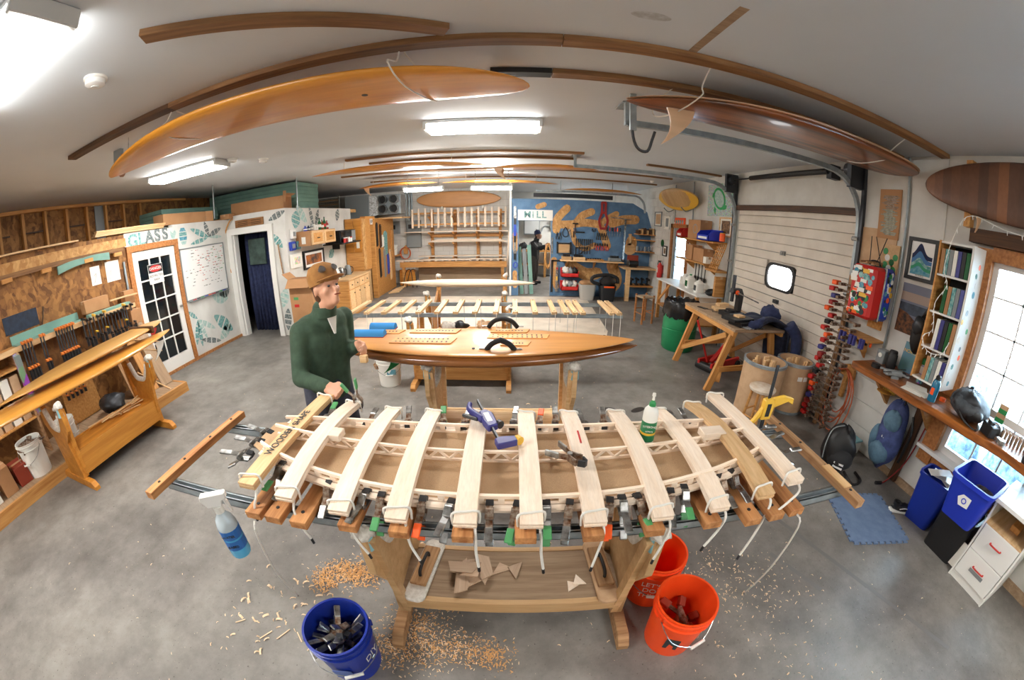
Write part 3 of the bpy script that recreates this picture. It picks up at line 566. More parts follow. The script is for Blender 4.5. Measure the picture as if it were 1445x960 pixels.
# bowed clamping planks
def bowed(L, wd, th, arch, n=12):
    rings = []
    for i in range(n+1):
        u = -1+2*i/n; z = arch*(1-u*u); sl = -2*arch*u/(L/2)
        rings.append([(u*L/2+s2*th/2*-sl, s1*wd/2, z+s2*th/2) for s1, s2 in ((-1, -1), (1, -1), (1, 1), (-1, 1))])
    return loft(rings)
desc = ['knotty bowed plank with stencilled lettering, nearest the spray bottle', 'thick pale bowed plank gripped by the man in the green jacket', 'bowed maple plank third from the spray bottle end', 'bowed maple plank fourth from the spray bottle end', 'bowed maple plank under the blue trigger clamp',
        'straight grained bowed plank between the blue trigger clamp and the red marked plank', 'bowed plank with a red ink mark and a loose steel clamp on it', 'bowed plank with worn edge beside the glue bottle', 'bowed plank on the stool side of the glue bottle', 'knotty bowed plank second from the yellow bar clamp', 'raised bowed plank closest to the yellow bar clamp']
for i, x in enumerate(PX):
    m = 'pine_pale' if i in (0, 9) else 'maple'
    t = thing('bowed_plank', desc[i], 'plank', (x, 1.295, PZ[i]-.015), pi/2+(-.0 if i else 0), 'bowed clamping planks')
    ar = .05 if 1 <= i <= 9 else .012
    for k in range(2): mk('layer', X(bowed(.8, .082, .0145, ar), T(0, 0, -.0075+.015*k)), m, t, bev=.0015)
    for s in (-1, 1): mk('rope_wrap', tube([(s*.355, -.046, -.03), (s*.355, -.046, .028), (s*.36, 0, .031), (s*.372, .046, .03), (s*.372, .046, -.03)], .005, 5), 'cord', t)
    if i == 0:
        text('stencil', 'WOODEN SHAPE', .05, 'ink', t, (-.02, 0, .031), (0, 0, 0))
    if i == 6: mk('ink_mark', bx(.02, -.01, .065, .12, -.002, .0663), 'red', t)
    # hanging tail of the cord that ties the plank down
    tail = [.12, .16, .17, .17, .19, .2, .2, .19, .16, .3, .12][i]; lean = [(-.02, .0), (.05, 0), (.06, 0), (.04, 0), (.01, 0), (.02, 0), (-.02, 0), (-.03, 0), (-.06, 0), (-.05, -.02), (-.12, 0)][i]
    c = thing('white_cord', 'black tipped cord, '+['on the stencilled plank', 'on the plank the man grips', 'on the third plank', 'on the fourth plank', 'on the plank under the blue trigger clamp', 'on the plank next to the blue trigger clamp', 'on the red marked plank', 'on the worn plank beside the glue bottle', 'on the plank past the glue bottle', 'on the knotty plank near the yellow clamp', 'on the raised plank by the yellow clamp'][i], 'cord', (x+.03, .92, PZ[i]-.03))
    mk('line', tube([(0, .0, .0), (.005, -.03, -.03), (lean[0]*.4, -.045, -tail*.55), (lean[0], -.05, -tail)], .0055, 6), 'cord', c); mk('tip', cyl((lean[0], -.05, -tail), (lean[0]*1.12, -.052, -tail-.025), .006, n=6), 'black', c)
for x, z0, dx, dz, lb in ((-1.02, .9, -.22, -.88, 'long loose cord trailing to the floor below the stencilled plank'), (1.17, .92, .22, -.9, 'long loose cord dangling under the weathered cleats by the foam mat')):
    c = thing('white_cord', lb, 'cord', (x, .84, z0)); mk('line', tube([(0, 0, 0), (.01, -.03, -.05), (dx*.5, .06, dz*.5), (dx, .2, dz)], .0045, 6), 'cord', c); mk('tip', cyl((dx, .2, dz), (dx*1.03, .205, dz-.012), .006, n=6), 'black', c)
# spring clamps
def strip(pts, wd, th): return loft([[(x, -wd/2, z-th/2), (x, wd/2, z-th/2), (x, wd/2, z+th/2), (x, -wd/2, z+th/2)] for x, z in pts])
def spring_clamp(label, loc, rot, met, tip, group=None):
    t = thing('spring_clamp', label, 'clamp', loc, 0, group, rot=rot)
    for s in (1, -1):
        a = mk('arm', J(strip([(.0, s*.004), (-.04, s*.026), (-.075, s*.012), (-.11, s*.028), (-.16, s*.042)], .026, .004), strip([(-.03, s*.022), (-.075, s*.012)], .032, .006)), met, t)
        mk('grip', strip([(-.108, s*.028), (-.165, s*.0435)], .03, .011), tip, a, bev=.003)
        mk('jaw_pad', strip([(.004, s*.004), (-.022, s*.016)], .029, .009), 'dark_steel', a)
    mk('spring', cyl((-.075, -.016, 0), (-.075, .016, 0), .011, n=10), 'steel', t, sm=True)
    return t
GL = {'steel': 'bare steel', 'clamp_green': 'green gripped', 'orange': 'orange gripped'}
def gap(x):
    k = sum(1 for q in PX if q < x); return '%s and %s plank from the stencilled one' % (ORD[max(k-1, 0)], ORD[min(max(k, 1), 10)])
near = [(-.985, 1.02, 'clamp_green'), (-.93, 1.0, 'steel'), (-.74, .99, 'steel'), (-.56, .985, 'steel'), (-.5, .98, 'clamp_green'), (-.33, .985, 'orange'), (-.22, .98, 'steel'), (-.08, .98, 'steel'), (.025, .98, 'clamp_green'), (.13, .98, 'clamp_green'), (.22, .98, 'steel'), (.375, .98, 'orange'), (.42, .985, 'steel'), (.48, .985, 'clamp_green'), (.63, .985, 'steel'), (.69, .99, 'clamp_green'), (.87, 1.0, 'steel'), (.93, 1.01, 'steel')]
far_ = [(-.95, 1.02, 'clamp_green'), (-.74, .99, 'steel'), (-.52, .985, 'steel'), (-.46, .985, 'steel'), (-.34, .985, 'clamp_green'), (-.24, .985, 'steel'), (0.0, .985, 'steel'), (.13, .985, 'orange'), (.215, .985, 'steel'), (.37, .985, 'steel'), (.46, .985, 'steel'), (.86, .99, 'steel'), (.92, .995, 'steel')]
protos = {}
def put_clamp(tip, met, lab, loc, rot, group):
    k = (tip, met)
    if k not in protos: protos[k] = spring_clamp(lab, loc, rot, met, tip, group); return protos[k]
    return dup(protos[k], loc, None, lab, rot, group)
for i, (x, z, c) in enumerate(near):
    hy = halfw(x); put_clamp(c, 'rust_steel' if i % 3 else 'steel', '%s spring clamp, bucket side, between %s' % (GL[c], gap(x)), (x, 1.28-hy-.005, z-.01), (0, -.42-.1*(i % 3), pi/2+random.uniform(-.25, .25)), 'spring clamps on the bucket side of the frame')
for i, (x, z, c) in enumerate(far_):
    hy = halfw(x); put_clamp(c, 'rust_steel' if i % 3 else 'steel', '%s spring clamp, paddleboard side, between %s' % (GL[c], gap(x)), (x, 1.28+hy+.005, z-.01), (0, -.1-.08*(i % 2), -pi/2+random.uniform(-.2, .2)), 'spring clamps on the paddleboard side of the frame')
for y, a in ((1.22, .1), (1.3, -.1), (1.12, .25)): put_clamp('steel', 'steel', 'spring clamp gripping the narrow frame end near the stencilled plank', (-1.17, y, 1.02), (0, -.15, a), 'spring clamps on the narrow frame end')
for y, a in ((1.38, 2.9), (1.25, 3.3), (1.15, 3.0)): put_clamp('steel', 'steel', 'spring clamp gripping the narrow frame end near the yellow bar clamp', (1.19, y, 1.02), (0, -.15, a), 'spring clamps on the narrow frame end')
put_clamp('steel', 'rust_steel', 'loose steel spring clamp lying on the red marked plank', (.285, 1.13, 1.066), (pi/2, 0, -.75), None).pop('group', 0)
t = put_clamp('clamp_green', 'rust_steel', 'green gripped spring clamp in the hand of the man in the green jacket', (-.82, 1.66, 1.0), (0, 1.25, .2), None); t.pop('group', 0)
# blue trigger clamp on plank five
t = thing('trigger_clamp', 'blue and black trigger bar clamp lying on a bowed plank', 'bar clamp', (-.105, 1.45, 1.06), 1.9)
mk('bar', bx(-.2, -.004, -.01, .22, .004, .01), 'dark_steel', t); b_ = mk('body', prism([(-.05, -.03), (.06, -.035), (.1, -.01), (.09, .025), (.0, .03), (-.06, .02)], -.018, .018, 'xy'), 'purple', t, bev=.006)
mk('label_plate', bx(-.02, -.012, .0182, .06, .012, .0195), 'white_plastic', b_); mk('handle', tube([(.03, .02, 0), (.09, .05, .005), (.15, .06, .0), (.2, .045, 0)], lambda u: .019-.006*u, 8), 'purple', t, sm=2)
mk('trigger', tube([(.04, .045, 0), (.08, .085, 0), (.1, .1, 0)], .009, 6), 'black', t); mk('fixed_jaw', prism([(-.2, -.07), (-.16, -.075), (-.145, -.01), (-.155, .02), (-.205, .02)], -.016, .016, 'xy'), 'purple', t, bev=.005)
mk('jaw_pad', cyl((-.19, -.085, 0), (-.165, -.075, 0), .02, n=10), 'yellow', t); mk('moving_pad', cyl((-.04, -.045, 0), (-.02, -.035, 0), .02, n=10), 'black', t)
# yellow bar clamp at the end of the frame
t = thing('bar_clamp', 'yellow pistol grip bar clamp with an upright black bar', 'bar clamp', (1.27, 1.36, .95), 0)
mk('bar', bx(-.008, -.004, -.02, .008, .004, .42), 'dark_steel', t); mk('body', prism([(-.03, .13), (.03, .13), (.04, .2), (.02, .25), (-.03, .24)], -.016, .016, 'xz'), 'yellow', t, bev=.004)
mk('handle', prism([(.03, .19), (.13, .22), (.17, .2), (.17, .235), (.1, .255), (.03, .245)], -.012, .012, 'xz'), 'yellow', t, bev=.004); mk('trigger', prism([(-.03, .15), (-.1, .07), (-.15, .05), (-.14, .08), (-.07, .13), (-.03, .2)], -.011, .011, 'xz'), 'yellow', t, bev=.003)
mk('label_plate', bx(-.012, -.018, .15, .014, -.0162, .22), 'black', t); mk('jaw', bx(-.1, -.012, .0, .01, .012, .03), 'steel', t, bev=.003)
# glue bottle
t = thing('glue_bottle', 'white glue bottle with a green cap and green label', 'bottle', (.64, 1.405, .955), -.25)
mk('body', lathe([(.001, 0), (.034, 0), (.036, .006), (.036, .17), (.032, .19), (.02, .205), (.014, .21)], 24), 'white_plastic', t, sm=True); lb_ = mk('label', lathe([(.0366, .03), (.0366, .135)], 24, cap=False), M('label_green', (30, 122, 78), .5), t, sm=True)
for z, s_, m in ((.115, .02, 'white_plastic'), (.09, .011, 'white_plastic')): text('lettering', 'TITEBOND' if s_ > .015 else 'ULTIMATE', s_*.7, m, lb_, (0, -.0375, z), FY)
mk('band', lathe([(.037, .066), (.037, .078)], 24, cap=False), 'yellow', lb_)
mk('cap', lathe([(.016, .208), (.016, .224), (.01, .23), (.008, .238)], 16), 'green', t, sm=True); mk('nozzle', lathe([(.007, .238), (.005, .256), (.009, .258), (.008, .272), (.001, .274)], 12), 'white_plastic', t, sm=True)
# spray bottle hung by its trigger on the channel
t = thing('spray_bottle', 'clear spray bottle of blue liquid with a white trigger head', 'bottle', (-1.215, .845, .65), .5); t.scale = (1.2, 1.2, 1.2)
mk('bottle', lathe([(.041, .12), (.041, .15), (.034, .18), (.017, .205), (.015, .22)], 20), M('cloudy_plastic', (190, 204, 212), .2), t, sm=True); mk('liquid', lathe([(.001, 0), (.038, 0), (.041, .01), (.041, .12)], 20), M('blue_liquid', (92, 184, 232), .15), t, sm=True)
for z0, z1 in ((.045, .09), (.098, .14)): lb_ = mk('tape_label', lathe([(.0418, z0), (.0418, z1)], 20, cap=False), M('tape_blue', (48, 112, 190), .6), t); text('handwriting', 'WATER' if z0 > .09 else 'BASED', .015, 'ink', lb_, (0, -.0435, (z0+z1)/2), FY)
mk('collar', lathe([(.019, .21), (.019, .238)], 14), 'white_plastic', t); mk('trigger_head', J(prism([(-.035, .238), (.02, .238), (.03, .262), (.05, .27), (.05, .296), (-.05, .292), (-.055, .27)], -.014, .014, 'xz'), prism([(.03, .262), (.045, .262), (.05, .2), (.038, .205)], -.008, .008, 'xz')), 'white_gloss', t, bev=.004)
# things on the bench shelf
def sander(loc, rz, label, m):
    t = thing('hand_plane', label, 'sanding block', loc, rz)
    mk('pad', prism([(x*.21, y) for x, y in ((-1, -.03), (-.9, -.055), (.9, -.055), (1, -.03), (1, .03), (.9, .055), (-.9, .055), (-1, .03))], 0, .03), m, t, bev=.008); b = mk('block', cb(0.01, 0, .04, .26, .085, .024), 'old_wood', t, bev=.004)
    mk('handle', tube([(-.07, 0, .052), (-.06, 0, .085), (.0, 0, .095), (.06, 0, .085), (.07, 0, .052)], .009, 8), 'iron', t, sm=2)
sander((-.45, 1.2, .25), pi/2-.15, 'longboard sander with a rounded grey pad on the bench shelf', 'white_cloth'); sander((.47, 1.2, .25), pi/2+.08, 'square sanding block wrapped in rough cloth on the bench shelf', 'fibre')
rnd = random.Random(3)
for i in range(9):
    a = rnd.uniform(0, 6.28); w_ = rnd.uniform(.06, .13); P = [(cos(a+k*2.1+rnd.uniform(-.3, .3))*w_, sin(a+k*2.1)*w_*.6) for k in range(3)] if i % 2 else [(-w_, -.03), (w_, -.035), (w_*.8, .03), (-w_*.5, .04)]
    tag(mk('plywood_offcut', prism(P, 0, .006), M('offcut_ply', (206, 178, 152), .7, kind='wood', rgb2=(188, 158, 130)), loc=(-.22+rnd.uniform(-.08, .09), 1.2+rnd.uniform(-.05, .04), .2505+.0068*i), rot=(0, 0, a)), 'thin triangular plywood offcut in the pile on the bench shelf', 'offcut', 'offcuts in the shelf pile')
for i, (x, y, a) in enumerate(((-.05, 1.24, .3), (.02, 1.23, 1.2))): tag(mk('plywood_offcut', prism([(-.06, -.03), (.06, -.02), (.0, .04)], 0, .006), 'offcut_ply', loc=(x, y, .2505+i*.0068), rot=(0, 0, a)), 'small plywood offcut lying just off the shelf pile', 'offcut', 'offcuts beside the shelf pile')
for i, (x, y, a) in enumerate(((.31, 1.12, .6), (.345, 1.14, 2.2))): tag(mk('plywood_offcut', prism([(-.04, -.02), (.04, -.02), (.0, .035)], 0, .006), 'maple', loc=(x, y, .2505+i*.0068), rot=(0, 0, a)), 'tiny pale plywood triangle near the cloth wrapped block', 'offcut', 'tiny offcuts on the shelf')
# buckets
def bucket(label, loc, rz, mat, h=.37, r=.152, fill=None):
    t = thing('bucket', label, 'bucket', loc, rz)
    pr = [(.001, 0), (r*.86, 0), (r*.98, h*.8), (r*1.04, h*.8), (r*1.04, h*.815), (r*.985, h*.82), (r*1.0, h*.92), (r*1.05, h*.925), (r*1.05, h*.94), (r, h*.945), (r*1.01, h-.01), (r*1.03, h), (r*.96, h), (r*.95, h-.02), (r*.83, .012), (.001, .012)]
    mk('shell', lathe(pr, 36, cap=False), mat, t, sm=True)
    mk('bail_handle', tube([(r*1.03, 0, h*.86), (r*.9, -r*.75, h*.62), (0, -r*1.14, h*.46), (-r*.9, -r*.75, h*.62), (-r*1.03, 0, h*.86)], .0028, 5), 'steel', t); mk('grip', cyl((-.045, -r*1.14, h*.47), (.045, -r*1.14, h*.47), .009, n=8), 'white_plastic', t)
    for s in (-1, 1): mk('bail_ear', cyl((s*r*1.0, 0, h*.86), (s*r*1.09, 0, h*.86), .016, n=8), mat, t)
    return t
BB = bucket('dark blue bucket full of steel spring clamps', (-.775, .735, 0), .5, 'blue_bucket')
text('lettering', 'DIY', .06, 'white_plastic', BB, (.11, -.095, .2), (pi/2, 0, .85), .0005); mk('label_panel', cb(0, 0, 0, .09, .002, .1), M('label_faded', (96, 120, 190), .6), BB, loc=(-.05, -.137, .14), rot=(.08, 0, -.33))
OB = bucket('orange bucket of rusty clamps standing clear of the bench', (.835, .885, 0), .35, 'orange_bucket')
for i, s_ in enumerate(("LET'S", 'DO', 'THIS.')): text('lettering', s_, .05, 'white_plastic', OB, (.09, -.115+.004*i, .24-i*.055), (pi/2, 0, .62), .0005)
mk('label_panel', cb(0, 0, 0, .07, .002, .11), 'ink', OB, loc=(-.1, -.096, .15), rot=(.08, 0, -.8))
O2 = bucket('orange bucket tucked against the bench end panel', (.79, 1.215, 0), -.2, 'orange_bucket')
for i, s_ in enumerate(("LET'S", 'DO', 'THIS.')): text('lettering', s_, .05, 'white_plastic', O2, (-.03, -.147+.004*i, .24-i*.055), (pi/2, 0, -.2), .0005)
rnd = random.Random(5)
for i in range(14):
    a = rnd.uniform(0, 6.28); r_ = rnd.uniform(0, .075)
    dup(protos[('steel', 'rust_steel')], (-.775+cos(a)*r_, .735+sin(a)*r_, .16+.011*i), None, 'steel spring clamp jumbled inside the dark blue bucket', (rnd.uniform(-.9, .9), rnd.uniform(-.8, .8), a), 'clamps inside the blue bucket')
for i in range(8):
    a = rnd.uniform(0, 6.28); t = thing('rusty_clamp', 'rusty red clamp head lying inside the orange bucket', 'clamp', (.835+cos(a)*.05, .885+sin(a)*.05, .12+.018*i), 0, 'clamp heads in the orange bucket', rot=(rnd.uniform(-.6, .6), rnd.uniform(-.5, .5), a))
    mk('bar', bx(-.08, -.01, -.006, .08, .01, .006), 'rust_steel', t); mk('head', bx(.02, -.02, -.012, .075, .02, .02), 'brick_red', t, bev=.004)
# ---------------------------------------------------------------- paddleboard on its bench
bench('bench with white padded forks carrying the varnished paddleboard', (-.09, 2.83, 0), 0, .57, 'pine_pale', zt=.87)
PB = thing('paddleboard', 'varnished cedar paddleboard with black handles, blue foam rolls and perforated pads', 'paddleboard', (-.27, 2.8, .94), -.012)
mk('hull', board_geo(2.62, .76, .13, (1.75, .78), (2.2, .66), .03, .02, n=40, m=18), 'rail_wood', PB, sm=2)
mk('deck', X(board_geo(2.56, .70, .04, (1.75, .78), (2.2, .66), .03, .02, n=40, m=18), T(0, 0, .05)), 'deck_wood', PB, sm=2)
def pad(x0, x1, y, w_, holes, nh):
    p = mk('perforated_pad', prism([(x0, y-w_/2), (x1-.03, y-w_/2), (x1, y+w_/2), (x0+.02, y+w_/2)], .068, .078), M('pad_wood', (222, 160, 96), .5, kind='wood', rgb2=(206, 142, 80)), PB, bev=.002)
    for i in range(nh):
        u = x0+.05+(x1-x0-.12)*i/(nh-1)
        for q in ((-.25, .25) if holes == 2 else (0,)): mk('slot', cb(u, y+q*w_, .079, .012, .022 if i > nh/2 else .012, .002), 'ink', p)
for a in ((-.62, -.18, .2, .12, 1, 12), (-.72, -.18, -.06, .14, 2, 12), (-1.02, -.68, .17, .11, 1, 8), (.08, .42, .22, .1, 1, 9), (.06, .58, .07, .11, 2, 11), (.18, .42, -.11, .1, 1, 6)): pad(*a)
for x0, x1, y in ((-1.1, -.82, .06), (-1.03, -.79, .27)):
    r_ = mk('foam_roll', loft([[(x, y+.05*cos(a), .075+.052*sin(a)) for a in [pi*k/8 for k in range(9)]] for x in (x0, x1)]), M('foam_blue', (46, 132, 196), .7), PB, sm=True); mk('base_strip', cb((x0+x1)/2, y, .072, x1-x0+.006, .108, .01), 'red_dull', r_)
for x0, x1, y in ((.05, .31, .36), (.08, .29, -.23)):
    h_ = mk('handle', tube([(x0, y, .065), (x0+.045, y-.015, .12), (x0+.1, y-.02, .145), (x1-.1, y-.02, .145), (x1-.045, y-.015, .12), (x1, y, .065)], .021, 10), 'rubber', PB, sm=2)
    for x in (x0-.03, x1+.03): mk('bolt_plate', cb(x, y, .074, .05, .018, .006), 'steel', h_)
for x, y in ((-1.2, .12), (-1.14, -.04), (-.02, -.22), (1.05, .12), (1.08, -.04)): mk('plug', lathe([(.012, .062), (.012, .074)], 10), 'black', PB, loc=(x, y, .0))
mk('fin', X(fin_geo(.24, .2, .016, .14), T(-.72, .08, -.05)), M('fin_green', (16, 112, 46), .3), PB); mk('emblem', prism([(.72, 0), (.86, .02), (.74, .06), (.76, .03)], .07, .0725), 'walnut_stripe', PB)
B2 = bucket('white paint bucket of offcuts under the paddleboard tail', (-1.53, 4.05, 0), .3, 'white_plastic'); mk('contents', blob((0, 0, .27), .125, .125, .06, 4, .5), 'old_wood', B2); mk('printed_logo', cb(.03, -.141, .2, .11, .002, .07), 'mural_blue', B2)
# ---------------------------------------------------------------- slatted frame on channels behind it
bench('pine bench with a deep apron under the slatted channel frame', (-.61, 4.18, 0), 0, .57, 'pine', zt=.86, apron=.25, shelf_z=.34, lined=False)
tag(mk('steel_channel', channel((-1.98, 4.02, .91), (1.28, 4.02, .91)), 'galv'), 'steel channel of the slatted frame on the paddleboard side', 'channel'); tag(mk('steel_channel', channel((-1.98, 4.57, .91), (1.28, 4.57, .91)), 'galv'), 'steel channel of the slatted frame on the white board side', 'channel')
for i, x in enumerate((-1.93, -1.72, -1.5, -1.29, -1.08, -.86, -.645, -.425, -.19, .03, .255, .47, .61, .71, .80, 1.14, 1.23)):
    t = tag(plank('crosspiece', (x, 3.97, .926), (x, 4.63, .926), .06, .032, 'pine_pale'), 'pale slat across the two steel channels, %s from the man in green' % ORD[i], 'slat', 'slats of the channel frame'); screws(t, (-.28, .28), .016)
    for y in (3.965, 4.635):
        if (i+int(y)) % 4 != 1: tag(mk('slat_cord', tube([(x+.01, y, .925), (x+.012, y-.01, .8), (x+.015, y-.01, .93-.3-.12*(i % 3))], .0035, 5), 'cord'), 'thin cord on the %s slat from the man in green, %s side' % (ORD[i], 'paddleboard' if y < 4.2 else 'white board'), 'cord', 'cords of the channel frame')
# ---------------------------------------------------------------- white board on the far bench
bench('far bench with tall posts carrying the white unfinished board', (-.67, 5.5, 0), 0, .56, 'pine', zt=.93, wtop=.92, far_z=1.05, lined=False)
t = thing('surfboard', 'pale unfinished surfboard with a swallow tail on the far bench', 'surfboard', (-.68, 5.32, 1.035), pi)
g = board_geo(2.05, .62, .11, (1.6, .75), (3.0, .45), .02, .0)
g = ([(x+(.09*(1-min(abs(y)/.06, 1)) if x < -.9 else 0), y, z) for x, y, z in g[0]], g[1])
mk('hull', X(g, R(.12, 'X')), 'white_board', t, sm=2); mk('plug', lathe([(.02, .03), (.02, .045)], 10), 'black', t, loc=(-.4, .0, .0))
for i, (x, y, m, lb) in enumerate(((-1.02, 5.5, 'white_cloth', 'crumpled cream cloth bundle on the far bench shelf'), (-.83, 5.56, 'dark_steel', 'dark grey cloth bundle on the far bench shelf'), (-.44, 5.53, 'fibre', 'tan cloth bundle on the far bench shelf'))): tag(mk('cloth_bundle', blob((x, y, .31), .12, .1, .075, i+3, .3), m, sm=2), lb, 'cloth')
# ---------------------------------------------------------------- people
def cap(p0, p1, r0, r1, n=12, fl=1.0):
    p0 = Vector(p0); p1 = Vector(p1); d, s, q = frame_of(p1-p0); L = (p1-p0).length; rings = []
    for k in range(4): a = pi/2*(1-k/3.0); rings.append(ring(p0-d*(r0*sin(a)), s, q, max(r0*cos(a), .001), n))
    rings.append(ring(p1, s, q, r1, n))
    for k in range(1, 4): a = pi/2*k/3.0; rings.append(ring(p1+d*(r1*sin(a)), s, q, max(r1*cos(a), .001), n))
    return loft(rings)
def fuse(name, gs, mat, par, vox=.01, smooth=6):
    o = mk(name, J(*gs), mat, None); m = o.modifiers.new('r', 'REMESH'); m.mode = 'VOXEL'; m.voxel_size = vox; m2 = o.modifiers.new('s', 'SMOOTH'); m2.iterations = smooth; m2.factor = .5
    bpy.context.view_layer.update(); me = bpy.data.meshes.new_from_object(o.evaluated_get(bpy.context.evaluated_depsgraph_get())); o.modifiers.clear(); o.data = me
    me.polygons.foreach_set('use_smooth', [True]*len(me.polygons)); o.parent = par
    if par is not None:
        l = par.location; me.transform(Matrix.Translation(-l))
    return o
def hand(w_, d, side, curl, s=1.0):
    """palm and five fingers from wrist w_ along d; side = thumb direction; curl bends the fingers"""
    w_ = Vector(w_); d = Vector(d).normalized(); sd = Vector(side); sd = (sd-d*sd.dot(d)).normalized(); dn = d.cross(sd).normalized()*curl[1]; c = curl[0]; out = []
    out.append(cap(w_+sd*.018*s, w_+d*.08*s+sd*.026*s, .02*s, .017*s)); out.append(cap(w_, w_+d*.085*s, .021*s, .018*s)); out.append(cap(w_-sd*.018*s, w_+d*.075*s-sd*.026*s, .02*s, .016*s))
    for i, (o_, L) in enumerate(((.03, .066), (.01, .075), (-.011, .07), (-.03, .054))):
        b = w_+d*.085*s+sd*o_*s; e1 = b+(d*cos(c)+dn*sin(c)).normalized()*L*.5*s; e2 = e1+(d*cos(2.1*c)+dn*sin(2.1*c)).normalized()*L*.5*s
        out += [cap(b, e1, .0095*s, .0085*s, 8), cap(e1, e2, .0085*s, .007*s, 8)]
    t0 = w_+d*.025*s+sd*.03*s; t1 = t0+(d*.7+sd*.7+dn*.3).normalized()*.035*s; t2 = t1+(d*.9+dn*.5*max(c, .2)).normalized()*.03*s
    return out+[cap(t0, t1, .013*s, .01*s, 8), cap(t1, t2, .01*s, .008*s, 8)]
def person(label, base, J_, cols, face, hat):
    t = thing('person', label, 'person', base); f = Vector(face).normalized(); rgt = f.cross(Vector((0, 0, 1))).normalized(); hd = Vector(J_['head']); upv = Vector((0, 0, 1))
    hu = (upv+f*J_.get('nod', 0)*-1).normalized(); fx = (f-hu*f.dot(hu)).normalized()
    def H(a, b, c): return hd+fx*a+rgt*b+hu*c
    g = [cap(H(-.012, 0, .03), H(.002, 0, .035), .083, .08, 14), cap(H(.01, 0, -.02), H(.02, 0, -.075), .07, .045, 14), cap(H(.05, .0, -.06), H(.055, 0, -.085), .032, .028, 10), cap(H(.078, 0, .01), H(.1, 0, -.022), .011, .015, 8), cap(H(.082, 0, -.055), H(.082, 0, -.06), .017, .016, 8)]
    for s in (-1, 1): g += [cap(H(-.005, s*.082, .01), H(-.012, s*.086, -.022), .015, .01, 8), cap(H(.05, s*.04, -.012), H(.045, s*.045, -.02), .022, .02, 8), cap(H(.074, s*.012, .035), H(.066, s*.05, .035), .014, .012, 8)]
    nk = Vector(J_['neck']); ch = Vector(J_['chest']); pv = Vector(J_['pelvis'])
    g += [cap(nk, H(0, 0, -.06), .055, .052)]
    g += [cap(ch+rgt*.055, pv+rgt*.05, .092, .088), cap(ch-rgt*.055, pv-rgt*.05, .092, .088), cap(ch+upv*.07+rgt*.09, ch+upv*.07-rgt*.09, .062, .062)]
    jk = [cap(ch+rgt*.07+upv*.0, pv+rgt*.065-upv*.06, .118, .12), cap(ch-rgt*.07, pv-rgt*.065-upv*.06, .118, .12), cap(ch+upv*.08+rgt*.1, ch+upv*.08-rgt*.1, .095, .095), cap(nk-upv*.05+f*.0, nk+upv*.015, .085, .078)]
    tr = [cap(pv+rgt*.05, pv-rgt*.05, .125, .125)]
    for s, k in ((1, 'r'), (-1, 'l')):
        sh, el, wr_, hn, th = [Vector(v) for v in J_[k+'arm']]
        g += [cap(sh, el, .05, .042), cap(el, wr_, .041, .029)]+hand(wr_, hn, th, J_[k+'curl']); jk += [cap(sh, el, .07, .058), cap(el, el+(wr_-el)*.93, .058, .044)]
        hp = pv+rgt*s*.09; kn, an, toe = [Vector(v) for v in J_[k+'leg']]
        g += [cap(hp, kn, .085, .058), cap(kn, an, .056, .038), cap(an, toe, .04, .035)]; tr += [cap(hp, kn, .105, .075), cap(kn, an+Vector((0, 0, .04)), .074, .062)]
        mk('shoe', X(prism([(-.08, -.045), (.0, -.05), (.12, -.052), (.175, -.03), (.185, 0), (.175, .03), (.12, .05), (0, .045), (-.08, .04)], -.085, -.005), T(*an) @ R(math.atan2((toe-an).y, (toe-an).x))), 'iron', t, W=True, bev=.015)
    mk('collar', loft([ring(nk+upv*-.02+f*.012, f, rgt, .082, 18), ring(nk+upv*.045+f*.018, f, rgt, .078, 18), ring(nk+upv*.045+f*.018, f, rgt, .07, 18), ring(nk+upv*-.01+f*.012, f, rgt, .07, 18)], cap=False), cols[0], t, W=True, sm=True)
    body = fuse('body', g, 'skin', t, .008, 4)
    fuse('jacket', jk, cols[0], t, .011, 8); fuse('trousers', tr, cols[1], t, .012, 6)
    hz = [cap(H(-.02, 0, .04), H(-.012, 0, .05), .093, .09, 16)]
    mk('hair', J(cap(H(-.05, 0, -.02), H(-.03, 0, .04), .065, .08, 12)), cols[3], t, W=True, sm=2)
    for s in (-1, 1): e = mk('eye', blob(H(.074, s*.031, .008), .008, .012, .007, 1, 0), 'ink', t, W=True, sm=2)
    mk('mouth', beam(H(.094, -.022, -.052), H(.094, .022, -.052), .008, .006), 'brick_red', t, W=True)
    ht = lathe([(.098, 0), (.1, .03), (.097, .075), (.078, .115), (.04, .135), (.001, .14)], 20); m_ = Matrix(((fx.x, rgt.x, hu.x, 0), (fx.y, rgt.y, hu.y, 0), (fx.z, rgt.z, hu.z, 0), (0, 0, 0, 1))); o_ = H(-.01, 0, .035); m_.translation = o_
    hm = mk('hat', X(ht, m_), cols[2], t, W=True, sm=True)
    if hat == 'cap': mk('glasses', J(X(cyl((.07, -.045, .075), (.09, -.045, .085), .022, n=12), m_), X(cyl((.07, .045, .075), (.09, .045, .085), .022, n=12), m_), X(tube([(.085, -.025, .08), (.09, 0, .085), (.085, .025, .08)], .003, 5), m_)), 'frosted', hm, W=True)
    if hat == 'cap': mk('brim', X(prism([(.05, -.09), (.15, -.06), (.18, 0), (.15, .06), (.05, .09)], .012, .022), m_), cols[2], hm, W=True, bev=.004)
    else: mk('cuff', X(lathe([(.1, 0), (.104, .005), (.104, .045), (.099, .05)], 20, cap=False), m_), cols[2], hm, W=True)
    if len(cols) > 4: mk('shirt', X(prism([(-.035, .02), (.035, .02), (.006, -.09), (-.006, -.09)], -.004, .004, 'xz'), T(*(ch+f*.128+upv*.13)) @ R(math.atan2(f.y, f.x)+pi/2) @ R(-.12, 'X')), cols[4], t, W=True)
    return t
